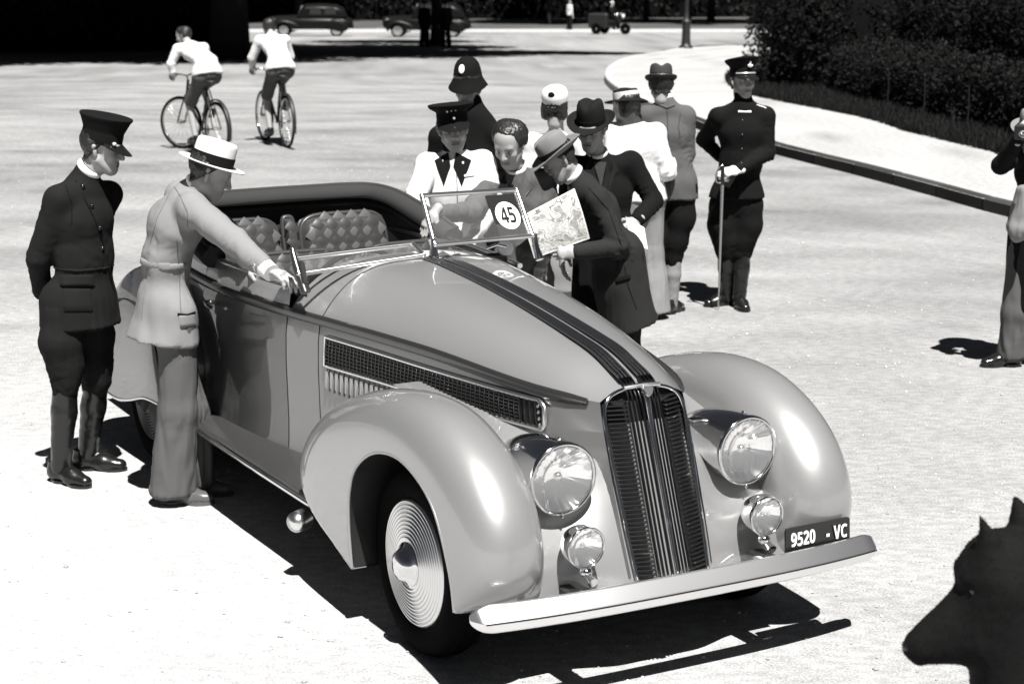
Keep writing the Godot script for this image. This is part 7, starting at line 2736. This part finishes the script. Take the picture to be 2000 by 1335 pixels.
func tricycle() -> void:
	var at := Vector3(5.2, 0, -101.5)
	at.y = ground_y(at.x, at.z)
	var t := deg_to_rad(62)
	var o := thing("motor_tricycle", "small dark delivery tricycle with bright lamp, parked at the far kerb", "tricycle", at, t)
	var mb := MB.new()
	mb.box(Vector3(0, 0.72, -0.55), Vector3(1.05, 0.75, 1.1), 0.08)
	obj("cargo_box", mb, M.black, o)
	mb = MB.new()
	mb.tube(smooth([Vector3(0, 0.5, 0.0), Vector3(0, 0.62, 0.35), Vector3(0, 0.85, 0.62), Vector3(0, 1.0, 0.62)], 12), 0.07, 8)
	obj("frame", mb, M.black, o)
	mb = MB.new()
	mb.ball(Vector3(0, 0.82, 0.30), Vector3(0.14, 0.12, 0.28))
	obj("tank", mb, M.black_gloss, o)
	mb = MB.new()
	mb.tube(smooth([Vector3(-0.36, 1.05, 0.42), Vector3(-0.2, 1.1, 0.58), Vector3(0.2, 1.1, 0.58), Vector3(0.36, 1.05, 0.42)], 14), 0.018, 6)
	obj("handlebar", mb, M.chrome_bright, o)
	mb = MB.new()
	mb.lathe(Vector3(0, 0.95, 0.76), Vector3.BACK, PackedVector2Array([Vector2(0.0, -0.14), Vector2(0.10, -0.05), Vector2(0.115, 0.0), Vector2(0.0, 0.03)]), 18)
	obj("headlight", mb, M.white, o)
	for q in [Vector3(0, 0.3, 0.85), Vector3(-0.5, 0.3, -0.6), Vector3(0.5, 0.3, -0.6)]:
		mb = MB.new()
		mb.ring(q, Vector3.RIGHT, 0.25, 0.055, 28, 8)
		mb.lathe(q + Vector3(-0.03, 0, 0), Vector3.RIGHT, PackedVector2Array([Vector2(0.2, 0.0), Vector2(0.05, 0.0), Vector2(0.04, 0.06), Vector2(0.2, 0.06)]), 20)
		obj("wheel", mb, M.rubber, o)
	var j := standing(1.68, rad_to_deg(t))
	var b := Basis(Vector3.UP, t)
	var raw := {"hL": Vector3(0.1, 0.88, 0), "hR": Vector3(-0.1, 0.88, 0), "pv": Vector3(0, 0.92, 0), "kL": Vector3(0.2, 0.78, 0.42), "kR": Vector3(-0.2, 0.78, 0.42), "aL": Vector3(0.2, 0.38, 0.3), "aR": Vector3(-0.2, 0.38, 0.3), "ws": Vector3(0, 1.05, 0), "ch": Vector3(0, 1.25, 0.04), "nk": Vector3(0, 1.43, 0.05), "hd": Vector3(0, 1.57, 0.08), "sL": Vector3(0.18, 1.38, 0.05), "sR": Vector3(-0.18, 1.38, 0.05), "eL": Vector3(0.28, 1.16, 0.2), "eR": Vector3(-0.28, 1.16, 0.2), "wL": Vector3(0.3, 1.07, 0.42), "wR": Vector3(-0.3, 1.07, 0.42)}
	for k in raw:
		j[k] = b * raw[k]
	person("man in white cap seated on the far delivery tricycle", at, j, {"face": rad_to_deg(t), "coat": M.black_cloth, "hem": 0.85, "leg_mat": M.black_cloth, "hat": "sailor", "cell": 0.02, "liftL": 0.34, "liftR": 0.34})

func lamp_post() -> void:
	var x := 5.95
	var z := -65.7
	var o := thing("lamp_post", "dark iron lamp post standing on the tip of the pavement", "lamp post", Vector3(x, ground_y(x, z) + 0.1, z))
	var mb := MB.new()
	mb.lathe(Vector3.ZERO, Vector3.UP, PackedVector2Array([Vector2(0.24, 0.0), Vector2(0.24, 0.10), Vector2(0.17, 0.12), Vector2(0.165, 0.2), Vector2(0.15, 0.26), Vector2(0.14, 0.85), Vector2(0.17, 0.90), Vector2(0.17, 0.95), Vector2(0.09, 1.02), Vector2(0.075, 1.3)]), 20)
	obj("pedestal", mb, M.iron, o)
	mb = MB.new()
	mb.tube(PackedVector3Array([Vector3(0, 1.3, 0), Vector3(0, 2.4, 0), Vector3(0, 3.6, 0)]), PackedFloat32Array([0.07, 0.055, 0.045]), 12)
	obj("shaft", mb, M.iron, o)
	mb = MB.new()
	mb.lathe(Vector3(0, 3.6, 0), Vector3.UP, PackedVector2Array([Vector2(0.05, 0.0), Vector2(0.12, 0.05), Vector2(0.2, 0.5), Vector2(0.24, 0.52), Vector2(0.1, 0.7), Vector2(0.0, 0.8)]), 6)
	obj("lantern", mb, M.iron, o)

func dog() -> void:
	# tall black dog with pricked ears, facing left, most of it outside the frame
	var o := thing("dog", "black dog with pointed ears, head in profile at the lower right corner", "dog", Vector3(1.62, 0, -4.42))
	var s := Sdf.new()
	var n := Vector3(-1.62, 0, 0.02)
	var dz := Vector3(0, 0, 1)
	s.bone(n + Vector3(1.172, 1.130, 0), n + Vector3(1.19, 1.10, 0), 0.086, 0.088, 0.04)
	s.ball(n + Vector3(1.20, 1.158, 0), 0.068, 0.04)
	s.bone(n + Vector3(1.150, 1.05, 0), n + Vector3(1.00, 0.940, 0), 0.070, 0.038, 0.03)
	s.bone(n + Vector3(1.12, 0.965, 0), n + Vector3(1.005, 0.910, 0), 0.080, 0.028, 0.03)
	s.ball(n + Vector3(0.978, 0.923, 0), 0.022, 0.012)
	for q in [-1.0, 1.0]:
		s.ball(n + Vector3(1.105, 1.120, q * 0.036), 0.024, 0.02)
		s.bone(n + Vector3(1.175, 1.10, q * 0.05), n + Vector3(1.15, 1.03, q * 0.03), 0.05, 0.05, 0.03)
	# neck, trunk, legs, tail
	s.bone(n + Vector3(1.21, 1.08, 0), n + Vector3(1.27, 0.82, 0), 0.10, 0.135, 0.06)
	s.bone(n + Vector3(1.29, 0.80, 0), n + Vector3(1.50, 0.66, 0), 0.135, 0.165, 0.06)
	s.bone(n + Vector3(1.52, 0.66, 0), n + Vector3(2.02, 0.72, 0), 0.165, 0.115, 0.08)
	s.bone(n + Vector3(2.02, 0.72, 0), n + Vector3(2.22, 0.70, 0), 0.12, 0.115, 0.06)
	for q in [-1.0, 1.0]:
		s.bone(n + Vector3(1.48, 0.62, q * 0.09), n + Vector3(1.52, 0.42, q * 0.095), 0.075, 0.045, 0.05)
		s.bone(n + Vector3(1.52, 0.42, q * 0.095), n + Vector3(1.49, 0.10, q * 0.095), 0.040, 0.027, 0.03)
		s.bone(n + Vector3(1.49, 0.08, q * 0.095), n + Vector3(1.45, 0.03, q * 0.095), 0.030, 0.028, 0.02)
		s.bone(n + Vector3(2.20, 0.68, q * 0.08), n + Vector3(2.12, 0.42, q * 0.095), 0.10, 0.058, 0.05)
		s.bone(n + Vector3(2.12, 0.42, q * 0.095), n + Vector3(2.30, 0.24, q * 0.095), 0.048, 0.028, 0.03)
		s.bone(n + Vector3(2.30, 0.24, q * 0.095), n + Vector3(2.26, 0.06, q * 0.095), 0.028, 0.026, 0.02)
		s.bone(n + Vector3(2.26, 0.05, q * 0.095), n + Vector3(2.21, 0.03, q * 0.095), 0.028, 0.026, 0.02)
	s.bone(n + Vector3(2.30, 0.74, 0), n + Vector3(2.46, 0.50, 0.02), 0.04, 0.018, 0.04)
	s.cut(Vector3(0, 0.004, 0), Vector3.DOWN)
	var mb := MB.new()
	# pricked ears grow out of the skull
	s.bone(n + Vector3(1.150, 1.135, 0.045), n + Vector3(1.140, 1.215, 0.050), 0.052, 0.026, 0.02)
	s.bone(n + Vector3(1.140, 1.215, 0.050), n + Vector3(1.115, 1.284, 0.055), 0.026, 0.003, 0.006)
	s.bone(n + Vector3(1.250, 1.15, -0.045), n + Vector3(1.248, 1.235, -0.050), 0.055, 0.034, 0.02)
	s.bone(n + Vector3(1.248, 1.235, -0.050), n + Vector3(1.224, 1.300, -0.055), 0.034, 0.004, 0.006)
	s.build(mb, 0.009, fold_noise, 0.002, Vector3(30, 30, 30))
	obj("body", mb, M.fur, o)
	# short coat hairs
	var nn := mb.normals()
	var where := []
	var cols := []
	for i in 14000:
		var k := rng.randi() % mb.v.size()
		var lay := Vector3(0.75, -0.45, 0.0)
		var f := (nn[k] * 0.55 + lay - nn[k] * lay.dot(nn[k]) + Vector3(rng.randf_range(-0.25, 0.25), rng.randf_range(-0.25, 0.25), rng.randf_range(-0.25, 0.25))).normalized()
		where.append(Transform3D(frame_of(f, nn[k] if absf(nn[k].dot(f)) < 0.95 else Vector3.RIGHT).scaled(Vector3.ONE * rng.randf_range(0.6, 1.3)), mb.v[k] - nn[k] * 0.002))
		var c := rng.randf_range(0.003, 0.010)
		cols.append(Color(c, c, c))
	var hb := MB.new()
	hb.quad(Vector3(-0.0012, 0, 0), Vector3(0.0012, 0, 0), Vector3(0.0006, 0.002, 0.012), Vector3(-0.0006, 0.002, 0.012), Vector3.UP)
	hb.tri(Vector3(-0.0006, 0.002, 0.012), Vector3(0.0006, 0.002, 0.012), Vector3(0, 0.001, 0.020), Vector3.UP)
	scatter("fur", hb, where, cols, M.leaf, o)
	for q in [-1.0, 1.0]:
		mb = MB.new()
		mb.ball(n + Vector3(1.108, 1.095, q * 0.066), Vector3(0.010, 0.010, 0.007))
		obj("eye", mb, M.black_gloss, o)
	mb = MB.new()
	mb.ball(n + Vector3(0.968, 0.930, 0), Vector3(0.014, 0.015, 0.020))
	obj("nose", mb, M.black_gloss, o)
